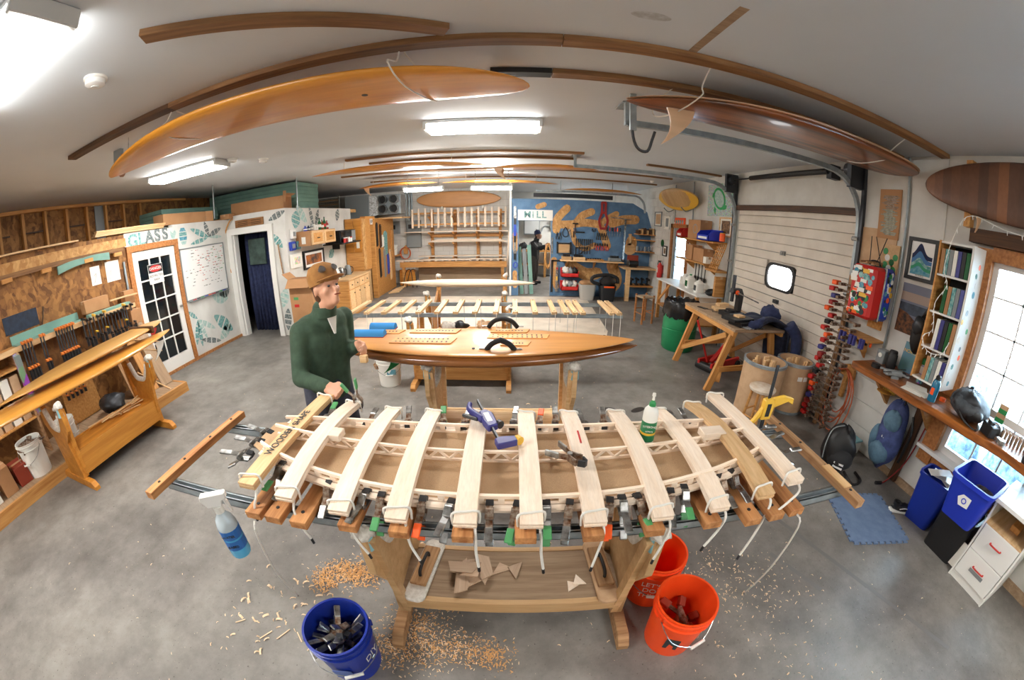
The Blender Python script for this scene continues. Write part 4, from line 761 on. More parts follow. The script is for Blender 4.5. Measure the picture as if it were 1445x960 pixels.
person('man in a dark green jacket and brown cap reaching for a bowed plank', (-1.27, 2.15, 0), dict(head=(-1.15, 2.07, 1.575), nod=.32, neck=(-1.21, 2.1, 1.42), chest=(-1.25, 2.12, 1.25), pelvis=(-1.3, 2.16, .92),
    rarm=((-1.33, 1.97, 1.33), (-1.33, 1.88, 1.05), (-1.06, 1.75, 1.065), (.9, -.3, -.3), (.2, .7, .6)), rcurl=(.7, 1), larm=((-1.17, 2.3, 1.34), (-1.17, 2.3, 1.09), (-1.01, 2.13, 1.185), (.8, -.5, .0), (.3, -.3, .9)), lcurl=(.8, 1),
    rleg=((-1.36, 2.02, .5), (-1.42, 2.03, .09), (-1.28, 1.98, .04)), lleg=((-1.22, 2.26, .5), (-1.26, 2.3, .09), (-1.12, 2.26, .04))), ('jacket', 'denim', 'brown_hat', 'hair', 'white_plastic'), (.9, -.42, 0), 'cap')
tag(mk('wood_chip', cb(-.93, 2.03, 1.135, .05, .03, .05), 'pine_pale', bev=.004), 'small wooden block in the free hand of the man in green', 'wood block')
person('man in a black sweater and navy beanie inside the mill room', (.65, 11.2, 0), dict(head=(.76, 11.15, 1.5), nod=.25, neck=(.7, 11.17, 1.36), chest=(.67, 11.19, 1.18), pelvis=(.66, 11.2, .86),
    rarm=((.58, 11.0, 1.27), (.72, 10.93, 1.12), (.94, 10.98, 1.2), (.9, .2, .1), (.2, .5, .7)), rcurl=(.8, 1), larm=((.74, 11.36, 1.27), (.85, 11.36, 1.08), (1.0, 11.15, 1.18), (.7, -.6, .1), (.3, .3, .9)), lcurl=(.8, 1),
    rleg=((.64, 11.08, .46), (.58, 11.1, .09), (.7, 11.06, .04)), lleg=((.72, 11.3, .46), (.7, 11.32, .09), (.82, 11.28, .04))), ('black', M('brown_cloth', (78, 68, 62), .9), 'navy', 'hair'), (.9, -.4, 0), 'beanie')
# ---------------------------------------------------------------- murals, board and signs of the glassing room
def leaf(par, plane, c, L, wd, ang, mat, at, bands=4):
    """banded painted leaf; plane 'x': on a wall facing +X at X=at, 'y': facing -Y at Y=at; c = (along, z)"""
    gs = []
    for k in range(bands):
        u0 = k/bands+.02; u1 = (k+1)/bands-.03; P = []
        f = lambda u: wd/2*sin(pi*min(max(u, .03), .97))**.8
        for u in (u0, (u0+u1)/2, u1): P.append((u*L, f(u)))
        for u in (u1, (u0+u1)/2, u0): P.append((u*L, -f(u)))
        P = [(c[0]+p*cos(ang)-q*sin(ang), c[1]+p*sin(ang)+q*cos(ang)) for p, q in P]
        gs.append(prism(P, at, at+.003, 'yz') if plane == 'x' else prism(P, at-.003, at, 'xz'))
    return mk('painted_leaf', J(*gs), mat, par)
for i, (ch, m) in enumerate(zip('GLASS', ('teal', 'teal', 'teal_dark', 'teal_dark', 'teal_dark'))): text('painted_letter', ch, .26, m, wg, (-5.498, 3.72+i*.165, 2.165+.01*i), FPX, fat=.01)
mk('painted_flower', prism([(4.52, 2.12), (4.57, 2.1), (4.63, 2.2), (4.6, 2.26), (4.55, 2.2), (4.5, 2.25), (4.49, 2.19)], -5.5, -5.497, 'yz'), 'teal_pale', wg)
for k in range(4):
    z0 = 1.985+k*.075; P = [(4.78+.09*cos(a)*sin(pi*min(max((z-1.96)/.34, 0), 1))**.6, z) for a, z in ((pi, z0), (pi, z0+.06), (0, z0+.06), (0, z0))]; mk('painted_egg_band', prism(P, -5.5, -5.497, 'yz'), ('teal_pale', 'mural_blue', 'teal', 'mural_blue')[k], wg)
for c, L, w_, a, m in (((5.42, 2.05), .5, .11, 2.75, 'teal'), ((5.4, 2.06), .4, .1, .35, 'teal_dark'), ((5.38, 2.04), .45, .08, 3.3, 'teal'), ((5.42, 2.08), .28, .1, 1.9, 'teal_dark'), ((5.42, 2.05), .36, .06, -.05, 'teal_pale'),
                       ((4.82, .66), .45, .1, -1.9, 'teal'), ((4.82, .66), .42, .09, -1.2, 'teal_pale'), ((4.82, .66), .5, .1, -.6, 'teal_pale'), ((4.82, .68), .26, .08, 2.4, 'teal'), ((4.8, .3), .55, .1, -.35, 'teal_dark'), ((4.82, .62), .45, .09, -1.6, 'teal'),
                       ((5.25, .62), .62, .24, -.75, 'teal'), ((5.3, .98), .45, .26, -.3, 'teal_pale'), ((5.3, .14), .4, .2, .5, 'teal_pale'), ((5.5, .95), .3, .2, .1, 'teal_dark')): leaf(wg, 'x', c, L, w_, a, m, -5.5)
for c, L, w_, a, m in (((-4.46, 2.2), .42, .12, .35, 'teal_dark'), ((-4.4, 1.95), .36, .14, -.9, 'teal'), ((-4.35, .55), .4, .2, 1.2, 'teal_pale'), ((-4.3, .1), .45, .16, 1.4, 'teal_dark')): leaf(wd, 'y', c, L, w_, a, m, 5.98)
for c, L, w_, a, m in (((6.3, 2.0), .35, .3, 1.3, 'teal'), ((6.75, 2.1), .5, .2, 2.4, 'teal_pale'), ((7.0, 2.05), .4, .12, 1.9, 'teal_dark'), ((7.1, 2.05), .36, .12, 1.1, 'teal_dark'), ((7.9, 1.5), .3, .2, .8, 'teal_pale'), ((8.1, 2.1), .3, .2, 1.2, 'teal_dark'), ((7.6, 1.3), .3, .2, .5, 'teal')): leaf(wk, 'x', c, L, w_, a, m, -4.08)
t = thing('whiteboard', 'whiteboard covered in coloured handwritten notes', 'whiteboard', (-5.5, 5.21, 1.02))
mk('surface', bx(-5.498, 4.66, 1.04, -5.49, 5.76, 1.9), 'white_gloss', t, W=True)
for b in ((4.64, 1.02, 4.66, 1.92), (5.76, 1.02, 5.78, 1.92), (4.64, 1.9, 5.78, 1.92), (4.64, 1.02, 5.78, 1.04)): mk('frame_bar', bx(-5.5, b[0], b[1], -5.48, b[2], b[3]), 'grey_box', t, W=True)
mk('tray', bx(-5.49, 4.7, 1.0, -5.44, 5.75, 1.015), 'grey_box', t, W=True)
rnd = random.Random(11)
for m, n_, ar in (('red', 60, (5.0, 5.7, 1.3, 1.85)), ('ink', 70, (4.72, 5.6, 1.2, 1.86)), ('green', 26, (5.4, 5.72, 1.4, 1.86))):
    gs = []
    for k in range(n_):
        y = rnd.uniform(ar[0], ar[1]); z = ar[2]+round(rnd.uniform(0, 1)*12)/12*(ar[3]-ar[2]); L = rnd.uniform(.015, .05); gs.append(bx(-5.49, y, z, -5.4885, y+L, z+rnd.uniform(.004, .012)))
    mk('handwriting', J(*gs), m, t, W=True)['kind'] = 'stuff'
for i in range(9): tag(mk('marker', cyl((-5.465, 4.78+i*.1, 1.023), (-5.465, 4.86+i*.1, 1.023), .008, n=8), ('red', 'black', 'green', 'blue', 'orange')[i % 5]), '%s marker lying in the whiteboard tray' % ('red', 'black', 'green', 'blue', 'orange')[i % 5], 'marker', 'markers in the whiteboard tray')
t = thing('warning_sign', 'white danger restricted area sign on the glazed door', 'sign', (-5.485, 4.07, 1.62))
mk('plate', bx(0, -.15, -.15, .004, .15, .15), 'white_paint', t); mk('band', bx(.004, -.145, .02, .005, .145, .145), 'black', t); mk('oval', X(lathe([(.06, 0), (.06, .002)], 24), T(.005, 0, .083) @ R(pi/2, 'Y') @ Matrix.Diagonal((.85, 2.1, 1, 1))), 'red', t)
text('lettering', 'DANGER', .062, 'white_paint', t, (.0085, 0, .083), FPX); text('lettering', 'RESTRICTED', .05, 'black', t, (.0055, 0, -.03), FPX); text('lettering', 'AREA', .05, 'black', t, (.0055, 0, -.09), FPX)
t = tag(mk('carved_sign', bx(-5.28, 5.955, 2.15, -4.57, 5.98, 2.29), 'ceil_wood', bev=.004), 'carved wooden sign board above the open doorway', 'sign')
for r in range(3):
    for k in range(2): mk('carving', bx(-5.2+k*.34, 5.951, 2.175+r*.035, -4.95+k*.33, 5.955, 2.187+r*.035), 'dark_wood', t)
tag(mk('bent_strip', tube([(-5.5, 5.93, 1.3), (-5.55, 5.9, 1.7), (-5.52, 5.9, 2.05), (-5.4, 5.92, 2.28), (-5.32, 5.94, 2.33)], .014, 6), 'pine'), 'thin bent wooden strip leaning beside the doorway casing', 'wood strip')
# ---------------------------------------------------------------- loft storage
t = thing('foam_stack', 'stack of green foam sheets on the loft behind the small carton', 'foam sheets', (-6.3, 5.4, 2.25))
for k in range(6): mk('sheet', bx(-6.68+.01*(k % 2), 4.72, 2.252+k*.068, -5.95-.012*(k % 3), 6.2, 2.316+k*.068), 'foam', t, W=True)
t = thing('foam_stack', 'tall stack of green foam sheets reaching the ceiling above the doorway', 'foam sheets', (-5.3, 7.0, 2.38))
for k in range(7): mk('sheet', bx(-6.6, 6.62, 2.382+k*.078, -4.2-.01*(k % 2), 7.5, 2.456+k*.078), 'foam', t, W=True)
def carton(label, lo, hi, flaps=None, name='carton', mat='carton', grp=None):
    t = thing(name, label, 'box', ((lo[0]+hi[0])/2, (lo[1]+hi[1])/2, lo[2]), 0, grp)
    mk('body', bx(*lo, *hi), mat, t, W=True, bev=.003)
    cx, cy = (lo[0]+hi[0])/2, (lo[1]+hi[1])/2
    if flaps == '+x':
        mk('flap', beam((hi[0], lo[1]+.01, hi[2]-.02), (hi[0]+.1, lo[1]-.04, hi[2]-.03), hi[2]-lo[2]-.04, .004, (0, 1, 0)), mat, t, W=True); mk('flap', beam((hi[0], cy, hi[2]), (hi[0]+.1, cy, hi[2]+.03), hi[1]-lo[1], .004), mat, t, W=True); mk('inside', bx(hi[0], lo[1]+.02, lo[2]+.02, hi[0]+.002, hi[1]-.02, hi[2]-.02), 'carton_in', t, W=True)
    elif flaps == '+y':
        mk('flap', beam((cx, hi[1], hi[2]), (cx, hi[1]+.16, hi[2]-.04), hi[0]-lo[0], .004), mat, t, W=True); mk('flap', beam((hi[0], hi[1], (lo[2]+hi[2])/2), (hi[0]+.07, hi[1]+.13, (lo[2]+hi[2])/2), hi[2]-lo[2], .004, (1, 0, 0)), mat, t, W=True); mk('inside', bx(lo[0]+.02, hi[1], lo[2]+.02, hi[0]-.02, hi[1]+.002, hi[2]-.02), 'carton_in', t, W=True)
    elif flaps == 'top':
        mk('flap', beam((lo[0], cy, hi[2]), (lo[0]-.12, cy, hi[2]+.1), hi[1]-lo[1], .005), mat, t, W=True); mk('flap', beam((hi[0], cy, hi[2]), (hi[0]+.14, cy, hi[2]+.1), hi[1]-lo[1], .005), mat, t, W=True); mk('flap', beam((cx, lo[1], hi[2]), (cx, lo[1]-.12, hi[2]-.14), hi[0]-lo[0], .005), mat, t, W=True); mk('inside', bx(lo[0]+.02, lo[1]+.02, hi[2], hi[0]-.02, hi[1]-.02, hi[2]+.002), 'carton_in', t, W=True)
    else:
        mk('tape', bx(cx-.025, lo[1]-.001, hi[2]-.04, cx+.025, hi[1]+.001, hi[2]+.001), 'fibre', t, W=True)
    return t
carton('long narrow carton with a torn end on the wall top above the glazed door', (-5.84, 4.42, 2.345), (-5.56, 5.45, 2.53), '+y')
carton('long carton with open flaps on the wall top above the doorway', (-5.5, 6.12, 2.392), (-4.2, 6.42, 2.64), '+x'); carton('small brown carton at the wall corner below the drop rod', (-5.58, 5.86, 2.345), (-5.34, 6.05, 2.44))
for k in range(3): tag(plank('lumber', (-5.53, 3.05+.02*k, 2.315+k*.028), (-5.53, 4.35+.03*k, 2.32+k*.028), .12-.02*k, .025, 'pine_pale'), 'pale board in the small pile on top of the partition', 'lumber', 'boards on the partition top')
# ---------------------------------------------------------------- OSB wall furniture
t = thing('plank_shelf', 'long pine shelf on the OSB wall with clamps hung on its edge', 'shelf', (-5.35, 2.0, 1.3)); plank('shelf_board', (-5.33, .5, 1.3), (-5.33, 3.35, 1.3), .32, .03, 'pine', t); plank('edge_strip', (-5.16, .5, 1.3), (-5.16, 3.35, 1.3), .02, .06, 'pine_pale', t)
for y in (.9, 1.75, 2.6, 3.25): mk('bracket', prism([(-5.5, 1.28), (-5.22, 1.28), (-5.5, 1.05)], y-.012, y+.012, 'xz'), 'old_wood', t, W=True)
tag(mk('foam_trough', J(bx(-5.44, 1.55, 1.316, -5.22, 2.55, 1.33), bx(-5.46, 1.55, 1.316, -5.44, 2.55, 1.42)), 'foam'), 'pale green foam trough lying on the clamp shelf', 'foam'); tag(mk('foam_strip', bx(-5.3, 2.6, 1.316, -5.2, 3.3, 1.36), 'foam', bev=.003), 'narrow green foam strip in front of the tilted carton', 'foam')
carton('tilted shallow carton standing on the clamp shelf', (-5.45, 2.62, 1.365), (-5.32, 3.02, 1.53)); carton('small round topped brown box near the door casing', (-5.45, 3.3, 1.32), (-5.33, 3.48, 1.5))
tag(plank('lumber', (-5.3, 3.02, 1.44), (-5.28, 3.5, 1.43), .03, .02, 'pine_pale'), 'short pale stick lying over the shelf end', 'lumber')
def bar_clamp(label, y, z0, L, head, grip, grp, x=-5.13):
    t = thing('bar_clamp', label, 'bar clamp', (x, y, z0), 0, grp); mk('bar', bx(-.003, -.009, -L, .003, .009, .0), 'dark_steel', t)
    mk('fixed_jaw', prism([(-.012, -.01), (.06, -.012), (.065, .012), (-.015, .022)], -.013, .013, 'xz'), head, t, bev=.003); mk('sliding_jaw', prism([(-.014, -L*.72), (.055, -L*.7), (.06, -L*.66), (-.014, -L*.62)], -.013, .013, 'xz'), head, t, bev=.003); mk('grip', cyl((.045, 0, -L*.72), (.045, 0, -L*.95), .014, n=8), grip, t)
    return t
c1 = bar_clamp('orange jawed bar clamp on the shelf edge, first from the shelf unit', 1.58, 1.345, .42, 'clamp_orange', 'black', 'orange bar clamps on the shelf edge')
for y in (1.62, 1.66, 1.7, 1.83, 1.87, 2.05, 2.09, 2.13, 2.17, 2.21, 2.25, 2.29): dup(c1, (-5.13, y, 1.345), None, 'orange jawed bar clamp on the shelf edge, %s from the shelf unit' % ORD[1+[1.62, 1.66, 1.7, 1.83, 1.87, 2.05, 2.09, 2.13, 2.17, 2.21, 2.25, 2.29].index(y)])
c2 = bar_clamp('heavy black bar clamp on the shelf edge, first after the orange ones', 2.45, 1.345, .34, 'black', 'black', 'black bar clamps on the shelf edge')
for y in (2.51, 2.56, 2.68, 2.74, 2.84, 2.9, 2.96, 3.02, 3.08, 3.16, 3.25): dup(c2, (-5.13, y, 1.35-.03*(int(y*100) % 3)), None, 'heavy black bar clamp on the shelf edge, %s after the orange ones' % ORD[1+[2.51, 2.56, 2.68, 2.74, 2.84, 2.9, 2.96, 3.02, 3.08, 3.16, 3.25].index(y)])
c3 = bar_clamp('yellow jawed bar clamp hanging among the black ones', 2.79, 1.35, .3, 'yellow', 'black', 'yellow bar clamps on the shelf edge'); dup(c3, (-5.13, 2.62, 1.35)); dup(c3, (-5.13, 3.12, 1.35))
t = thing('curved_template', 'pale green curved template mounted high on the OSB wall', 'template', (-5.45, 2.8, 1.98))
P = [(-.42+.84*i/12, .05*sin(pi*i/12)+.04*i/12) for i in range(13)]; mk('plate', prism([(u, v-.055+.02*abs(u)) for u, v in P]+[(u, v+.02+.08*abs(u)) for u, v in reversed(P)], 0, .03, 'yz'), 'foam', t, bev=.003)
for y0, y1, z0, z1, lb in ((2.9, 3.06, 1.68, 1.93, 'narrow pale drawing sheet pinned on the OSB wall'), (3.16, 3.4, 1.67, 1.95, 'wider pale drawing sheet pinned beside the narrow one')):
    t = tag(mk('drawing_sheet', bx(-5.5, y0, z0, -5.494, y1, z1), 'paper'), lb, 'paper'); mk('pencil_line', tube([(-5.493, y0+.05, z0+.12), (-5.493, y0+.09, z0+.15), (-5.493, y0+.06, z0+.06), (-5.493, y0+.04, z0+.03)], .002, 4), 'ink', t)
t = tag(mk('dark_poster', bx(-5.5, 1.52, 1.44, -5.49, 2.0, 1.64), M('poster_navy', (34, 48, 70), .6, kind='noise', rgb2=(22, 34, 52), sc=3)), 'dark blue poster on the OSB wall above the foam trough', 'poster')
tag(mk('black_cable', tube([(-5.49, 2.1, 1.62), (-5.48, 2.06, 1.5), (-5.49, 2.03, 1.42)], .006, 5), 'black'), 'black cable hanging beside the dark poster', 'cable'); tag(mk('threshold_strip', bx(-5.49, 3.47, 1.3, -5.47, 3.5, 1.9), 'galv'), 'metal straight edge hung next to the door casing', 'straight edge')
# low ledge and what stands on it
t = thing('floor_ledge', 'low pine ledge along the OSB wall', 'ledge', (-5.0, 1.8, 0)); mk('deck', bx(-5.49, .1, .1, -4.58, 3.45, .13), 'grey_wood', t, W=True); plank('front_board', (-4.56, .1, .068), (-4.56, 3.48, .068), .04, .135, 'pine', t, upv=(0, 0, 1)); plank('end_board', (-5.49, 3.47, .068), (-4.58, 3.47, .068), .04, .135, 'pine', t)
def tall_plank(lb, y, x0, x1, h, w_, m): tag(plank('leaning_plank', (x1, y, .135), (x0, y, h), w_, .02, m, upv=(1, 0, 0)), lb, 'plank')
tall_plank('wide grey plank leaning in front of the glazed door', 3.36, -5.35, -4.85, 1.22, .2, 'grey_wood'); tall_plank('narrow pine board leaning beside the wide grey plank', 3.15, -5.35, -4.9, 1.15, .14, 'pine'); tall_plank('brown panel leaning behind the bench end', 2.95, -5.42, -5.05, 1.1, .2, 'old_wood')
for i, (z, a) in enumerate(((.92, .12), (.78, .1), (.45, .35))): tag(plank('stick', (-5.0, 3.0, z), (-4.6, 3.25, z-a), .018, .014, 'pine_pale'), 'thin stick poking out among the leaning planks', 'stick', 'sticks among the leaning planks')
carton('open topped plain carton between shelf and leaning planks', (-5.3, 3.22, 1.05), (-5.12, 3.4, 1.24))
bucket('white plastic bucket of scrap on the low ledge', (-4.76, 1.14, .13), .6, 'white_plastic'); bucket('second white bucket behind the near leg of the yellow bench', (-4.84, 1.66, .13), 2.0, 'white_plastic', .33, .13)
tag(mk('scrap_heap', blob((-4.76, 1.14, .44), .12, .12, .05, 21, .5), 'rust_steel', sm=2), 'rusty scrap filling the white bucket', 'scrap')
tag(mk('leaning_board', prism([(1.93, .14), (2.5, .14), (2.45, .75), (1.98, .75)], -5.4, -5.37, 'yz'), 'pine'), 'pine panel with small clamps leaning behind the yellow bench', 'panel')
for k in range(5): bar_clamp('small orange bar clamp hung on the leaning pine panel', 2.02+k*.07, .68, .22, 'clamp_orange', 'black', 'clamps on the pine panel', -5.35)
tag(mk('cloth_bundle', blob((-5.05, 2.5, .24), .18, .2, .11, 9, .3), 'dark_steel', sm=2), 'dark cloth heap on the ledge behind the bench', 'cloth')
t = thing('shelf_unit', 'open shelf unit of small boxes at the end of the OSB wall', 'shelf', (-5.25, .9, .13))
for z in (.55, .85, 1.12): mk('shelf_board', bx(-5.48, .3, z, -5.1, 1.45, z+.02), 'pine', t, W=True)
mk('side_panel', bx(-5.48, 1.45, .13, -5.1, 1.48, 1.28), 'old_wood', t, W=True)
for k in range(8):
    for z in (.57, .87): carton('%s parts box from the violet carton, %s board of the shelf unit' % (ORD[7-k], 'lower' if z < .7 else 'upper'), (-5.42, .36+k*.135, z), (-5.14, .36+k*.135+.11, z+.2), None, 'parts_box', 'fibre' if k % 3 else 'paper', 'parts boxes on the shelf unit')
t = tag(mk('long_tube_box', cb(0, 0, 0, .07, .07, .75), M('violet', (112, 70, 150), .5, kind='print', sc=.4), loc=(-5.06, 1.47, .92), rot=(.12, .25, 0)), 'upright violet and white printed carton by the shelf unit', 'box')
for i, (y, h, m, lb) in enumerate(((.5, .24, 'paper', 'white paper bag on the ledge'), (.72, .28, 'carton', 'narrow brown file box on the ledge'), (.92, .2, 'brick_red', 'clear tub of red clips on the ledge'))): carton(lb, (-5.0, y-.08, .132), (-4.72, y+.08, .132+h), None, 'storage_box', m)
# ---------------------------------------------------------------- yellow bench and its two boards
bench('amber bench carrying two stacked boards beside the OSB wall', (-4.2, 1.95, 0), pi/2, .6, 'ply_yellow', apron=.24, shelf_z=.36)
t = thing('longboard', 'amber longboard lying on the padded forks of the amber bench', 'surfboard', (-4.22, 1.6, .94), pi/2-.02); mk('hull', board_geo(3.1, .56, .07, (1.9, .6), (2.2, .6), .06, .02), 'yellow_board', t, sm=2); mk('fin', X(fin_geo(.2, .14, .012, .12), T(1.35, 0, -.03)), 'white_plastic', t)
t = thing('surfboard', 'worn tan board with a red fin stacked on the amber longboard', 'surfboard', (-4.38, 2.05, 1.05), pi/2+.07, rot=(0, -.02, pi/2+.07)); mk('hull', board_geo(2.3, .5, .06, (3.6, .4), (1.7, .8), .03, .01), 'old_board', t, sm=2); mk('fin', X(fin_geo(.12, .13, .012, .06), T(.95, -.1, -.02)), 'red', t); mk('strap', J(bx(.82, -.25, -.036, .86, .25, .05)), 'dark_wood', t, bev=.012)
rnd = random.Random(2)
for k in range(12): tag(plank('stick', (-4.2+rnd.uniform(-.1, .1), 2.0+rnd.uniform(-.3, .4), .375+k*.006), (-4.2+rnd.uniform(-.1, .1), 2.3+rnd.uniform(-.3, .15), .375+k*.006), .02, .012, 'pine_pale'), 'scrap stick in the pile on the amber bench shelf', 'stick', 'scrap sticks on the amber bench')
# ---------------------------------------------------------------- right wall: pictures, case, conduit
def yz(pts, x0, x1): return prism(pts, x0, x1, 'yz')
t = tag(mk('cardboard_print', bx(3.63, 2.41, 2.15, 3.646, 2.68, 2.64), 'carton'), 'brown cardboard sheet printed with teal wave lines', 'poster')
rnd = random.Random(8)
for k in range(34): z = 2.19+k*.0115; y = 2.43+rnd.uniform(0, .08); mk('printed_line', bx(3.6285, y, z, 3.63, 2.66-rnd.uniform(0, .08), z+.006), 'teal' if k < 22 else 'teal_dark', t)
tag(mk('ply_panel', bx(3.636, 2.42, 1.86, 3.648, 2.9, 2.24), 'fibre'), 'bare plywood panel on the wall behind the stickered case', 'panel')
t = tag(mk('painted_board', bx(3.62, 2.36, 1.82, 3.636, 2.55, 2.1), 'ply'), 'small wooden board painted with green hills', 'artwork')
for k, (y, z) in enumerate(((2.41, 1.86), (2.47, 1.87), (2.52, 1.9), (2.44, 1.93), (2.4, 1.98), (2.5, 1.97), (2.53, 2.03))): mk('painted_hill', yz([(y+.032*cos(a), z+.032*sin(a)) for a in [2*pi*i/14 for i in range(14)]], 3.6165+.0003*k, 3.62), ('green', 'white_paint', 'green', 'bottle_green')[k % 4], t)
t = thing('framed_print', 'black framed print of blue green waves beside the conduit', 'picture', (3.65, 2.1, 1.82))
for b in ((1.93, 1.82, 1.965, 2.21), (2.235, 1.82, 2.27, 2.21), (1.965, 2.175, 2.235, 2.21), (1.965, 1.82, 2.235, 1.855)): mk('frame_bar', bx(3.625, b[0], b[1], 3.658, b[2], b[3]), 'black', t, W=True)
mk('mat', bx(3.64, 1.965, 1.855, 3.656, 2.235, 2.175), 'white_gloss', t, W=True)
for k, (m, z, h) in enumerate((('navy', 2.05, .11), (M('wave_blue', (60, 116, 170), .6), 2.01, .08), ('teal', 1.97, .06), (M('wave_green', (40, 150, 110), .6), 1.94, .05), ('mural_blue', 1.91, .045))):
    P = [(1.985+.23*i/16, z+h*math.exp(-((i/16-.62)*4.2)**2)) for i in range(17)]; mk('wave', yz(P+[(2.215, z-.035), (1.985, z-.035)], 3.638-.0005*k, 3.64), m, t, W=True)
text('lettering', 'WAVES', .03, 'grey_box', t, (-.0172, .0, .05), FMX)
t = thing('sea_poster', 'photo poster of a dark sea and rocky shore below the wave print', 'poster', (3.65, 2.08, 1.32))
mk('sheet', bx(3.642, 1.9, 1.32, 3.647, 2.26, 1.78), M('poster_sky', (120, 126, 146), .5), t, W=True); mk('cloud_band', bx(3.641, 1.9, 1.62, 3.642, 2.26, 1.7), M('poster_cloud', (176, 158, 146), .5), t, W=True); mk('sea', bx(3.6405, 1.9, 1.5, 3.642, 2.26, 1.6), M('poster_sea', (76, 92, 112), .5, kind='noise', sc=3), t, W=True)
mk('shore', yz([(1.9, 1.32), (2.26, 1.32), (2.26, 1.53), (2.15, 1.51), (2.05, 1.46), (1.9, 1.44)], 3.64, 3.642), M('poster_rock', (128, 78, 40), .5, kind='noise', rgb2=(30, 22, 20), sc=5), t, W=True)
t = thing('stickered_case', 'red and blue hard case covered in stickers, hung on the wall', 'suitcase', (3.45, 2.5, 1.35))
mk('shell', bx(3.27, 2.36, 1.36, 3.46, 2.67, 1.86), 'red', t, W=True, bev=.03); mk('back_shell', bx(3.44, 2.355, 1.355, 3.62, 2.675, 1.865), 'blue', t, W=True, bev=.03); mk('rim', bx(3.435, 2.35, 1.35, 3.455, 2.68, 1.87), 'steel', t, W=True, bev=.008); mk('bracket', bx(3.62, 2.42, 1.25, 3.65, 2.6, 1.9), 'pine', t, W=True)
mk('handle', tube([(3.44, 2.45, 1.87), (3.44, 2.47, 1.91), (3.44, 2.56, 1.91), (3.44, 2.58, 1.87)], .009, 6), 'black', t, W=True)
pal = ['white_paint', 'ink', 'yellow', 'mural_blue', 'orange', 'green', 'white_gloss', 'teal', 'paper', 'black']
for k in range(64):
    y = 2.385+rnd.uniform(0, .25); z = 1.39+rnd.uniform(0, .44); r_ = rnd.uniform(.018, .034); P = [(y+r_*cos(a), z+r_*sin(a)) for a in [2*pi*i/10 for i in range(10)]] if k % 2 else [(y-r_*1.3, z-r_*.6), (y+r_*1.3, z-r_*.6), (y+r_*1.3, z+r_*.6), (y-r_*1.3, z+r_*.6)]; mk('sticker', yz(P, 3.2695-.0001*k, 3.27), pal[k % 10], t, W=True)
for k in range(26):
    x = 3.485+rnd.uniform(0, .1); z = 1.39+rnd.uniform(0, .43); r_ = rnd.uniform(.016, .028); mk('sticker', prism([(x+r_*cos(a), z+r_*sin(a)) for a in [2*pi*i/10 for i in range(10)]], 2.3545-.0002*k, 2.355, 'xz'), pal[(k*3) % 10], t, W=True)
tag(mk('conduit', cyl((3.635, 2.33, .95), (3.635, 2.33, 2.95), .013, n=10), 'galv', sm=True), 'thin galvanised conduit running up the wall beside the case', 'conduit')
for i, (y, a) in enumerate(((2.63, .1), (2.55, -.1), (2.48, .25))): tag(mk('metal_rod', cyl((3.5, y, 1.87), (3.56, y+a*.6, 2.15), .005, n=6), 'iron'), 'thin dark rod standing on top of the stickered case', 'rod', 'rods on the case')
for i, y in enumerate((2.44, 2.52, 2.6)): tag(plank('stick', (3.3, y, 1.885), (3.55, y+.06, 1.9), .02, .02, 'old_wood'), 'short wooden stick lying on the stickered case', 'stick', 'sticks on the case')
# clamp column beside the overhead door
tag(plank('clamp_rail', (3.5, 2.84, .0), (3.5, 2.84, 1.72), .05, .03, 'old_wood', upv=(1, 0, 0)), 'upright timber rail that carries the column of red clamps', 'rail')
pc = {}
for k in range(22):
    z = .1+k*.072; c = ('red', 'red', 'red_dull', 'purple', 'red', 'orange', 'red', 'black')[k % 8] if k != 17 else 'orange'
    nm = {'red': 'red', 'red_dull': 'dark red', 'purple': 'navy', 'orange': 'orange', 'black': 'black'}[c]
    if c not in pc:
        t = thing('column_clamp', '%s handled clamp in the column beside the overhead door' % nm, 'clamp', (3.4, 2.9, z), 0, 'clamp column by the overhead door'); pc[c] = t
        mk('bar', bx(-.006, -.32, -.006, .008, .06, .014), 'rust_steel', t); mk('handle', bx(-.05, .03, -.022, .045, .1, .026), c, t, bev=.008); mk('sliding_jaw', bx(-.09, -.06, -.012, .02, -.02, .018), 'rust_steel', t, bev=.003); mk('fixed_jaw', bx(-.1, -.32, -.012, .01, -.29, .018), 'rust_steel', t, bev=.003)
    else: dup(pc[c], (3.4+.02*sin(k*1.7), 2.9+.03*sin(k*2.3), z), .12*sin(k*1.3))
t = thing('clamp_bracket', 'wooden wall bracket with blue squeeze clamps hung on it', 'bracket', (3.55, 2.55, 1.16)); mk('arm', bx(-.2, -.2, -.02, .1, .22, .0), 'pine', t, bev=.003); mk('gusset', prism([(.1, -.02), (-.15, -.02), (.1, -.25)], -.012, .012, 'xz'), 'pine', t)
for k in range(7):
    u = thing('squeeze_clamp', 'small blue and black squeeze clamp on the wooden bracket', 'clamp', (3.42, 2.38+k*.05, 1.14), .2*sin(k*2), 'squeeze clamps on the bracket'); mk('bar', bx(-.12, -.004, .0, .06, .004, .014), 'black', u); mk('handle', bx(-.12, -.012, -.07, -.08, .012, .03), 'purple', u, bev=.005); mk('jaw', bx(.03, -.01, -.05, .055, .01, .02), 'orange' if k == 0 else 'black', u, bev=.003)
t = thing('hose_coil', 'orange air hose coiled on a wooden wall hook', 'hose', (3.6, 2.68, .7)); mk('hook_board', prism([(-.12, -.04), (.12, -.04), (.1, .06), (0, .1), (-.1, .06)], -.02, .02, 'yz'), 'pine', t); mk('post', bx(-.02, -.03, -.28, .02, .02, -.04), 'pine', t)
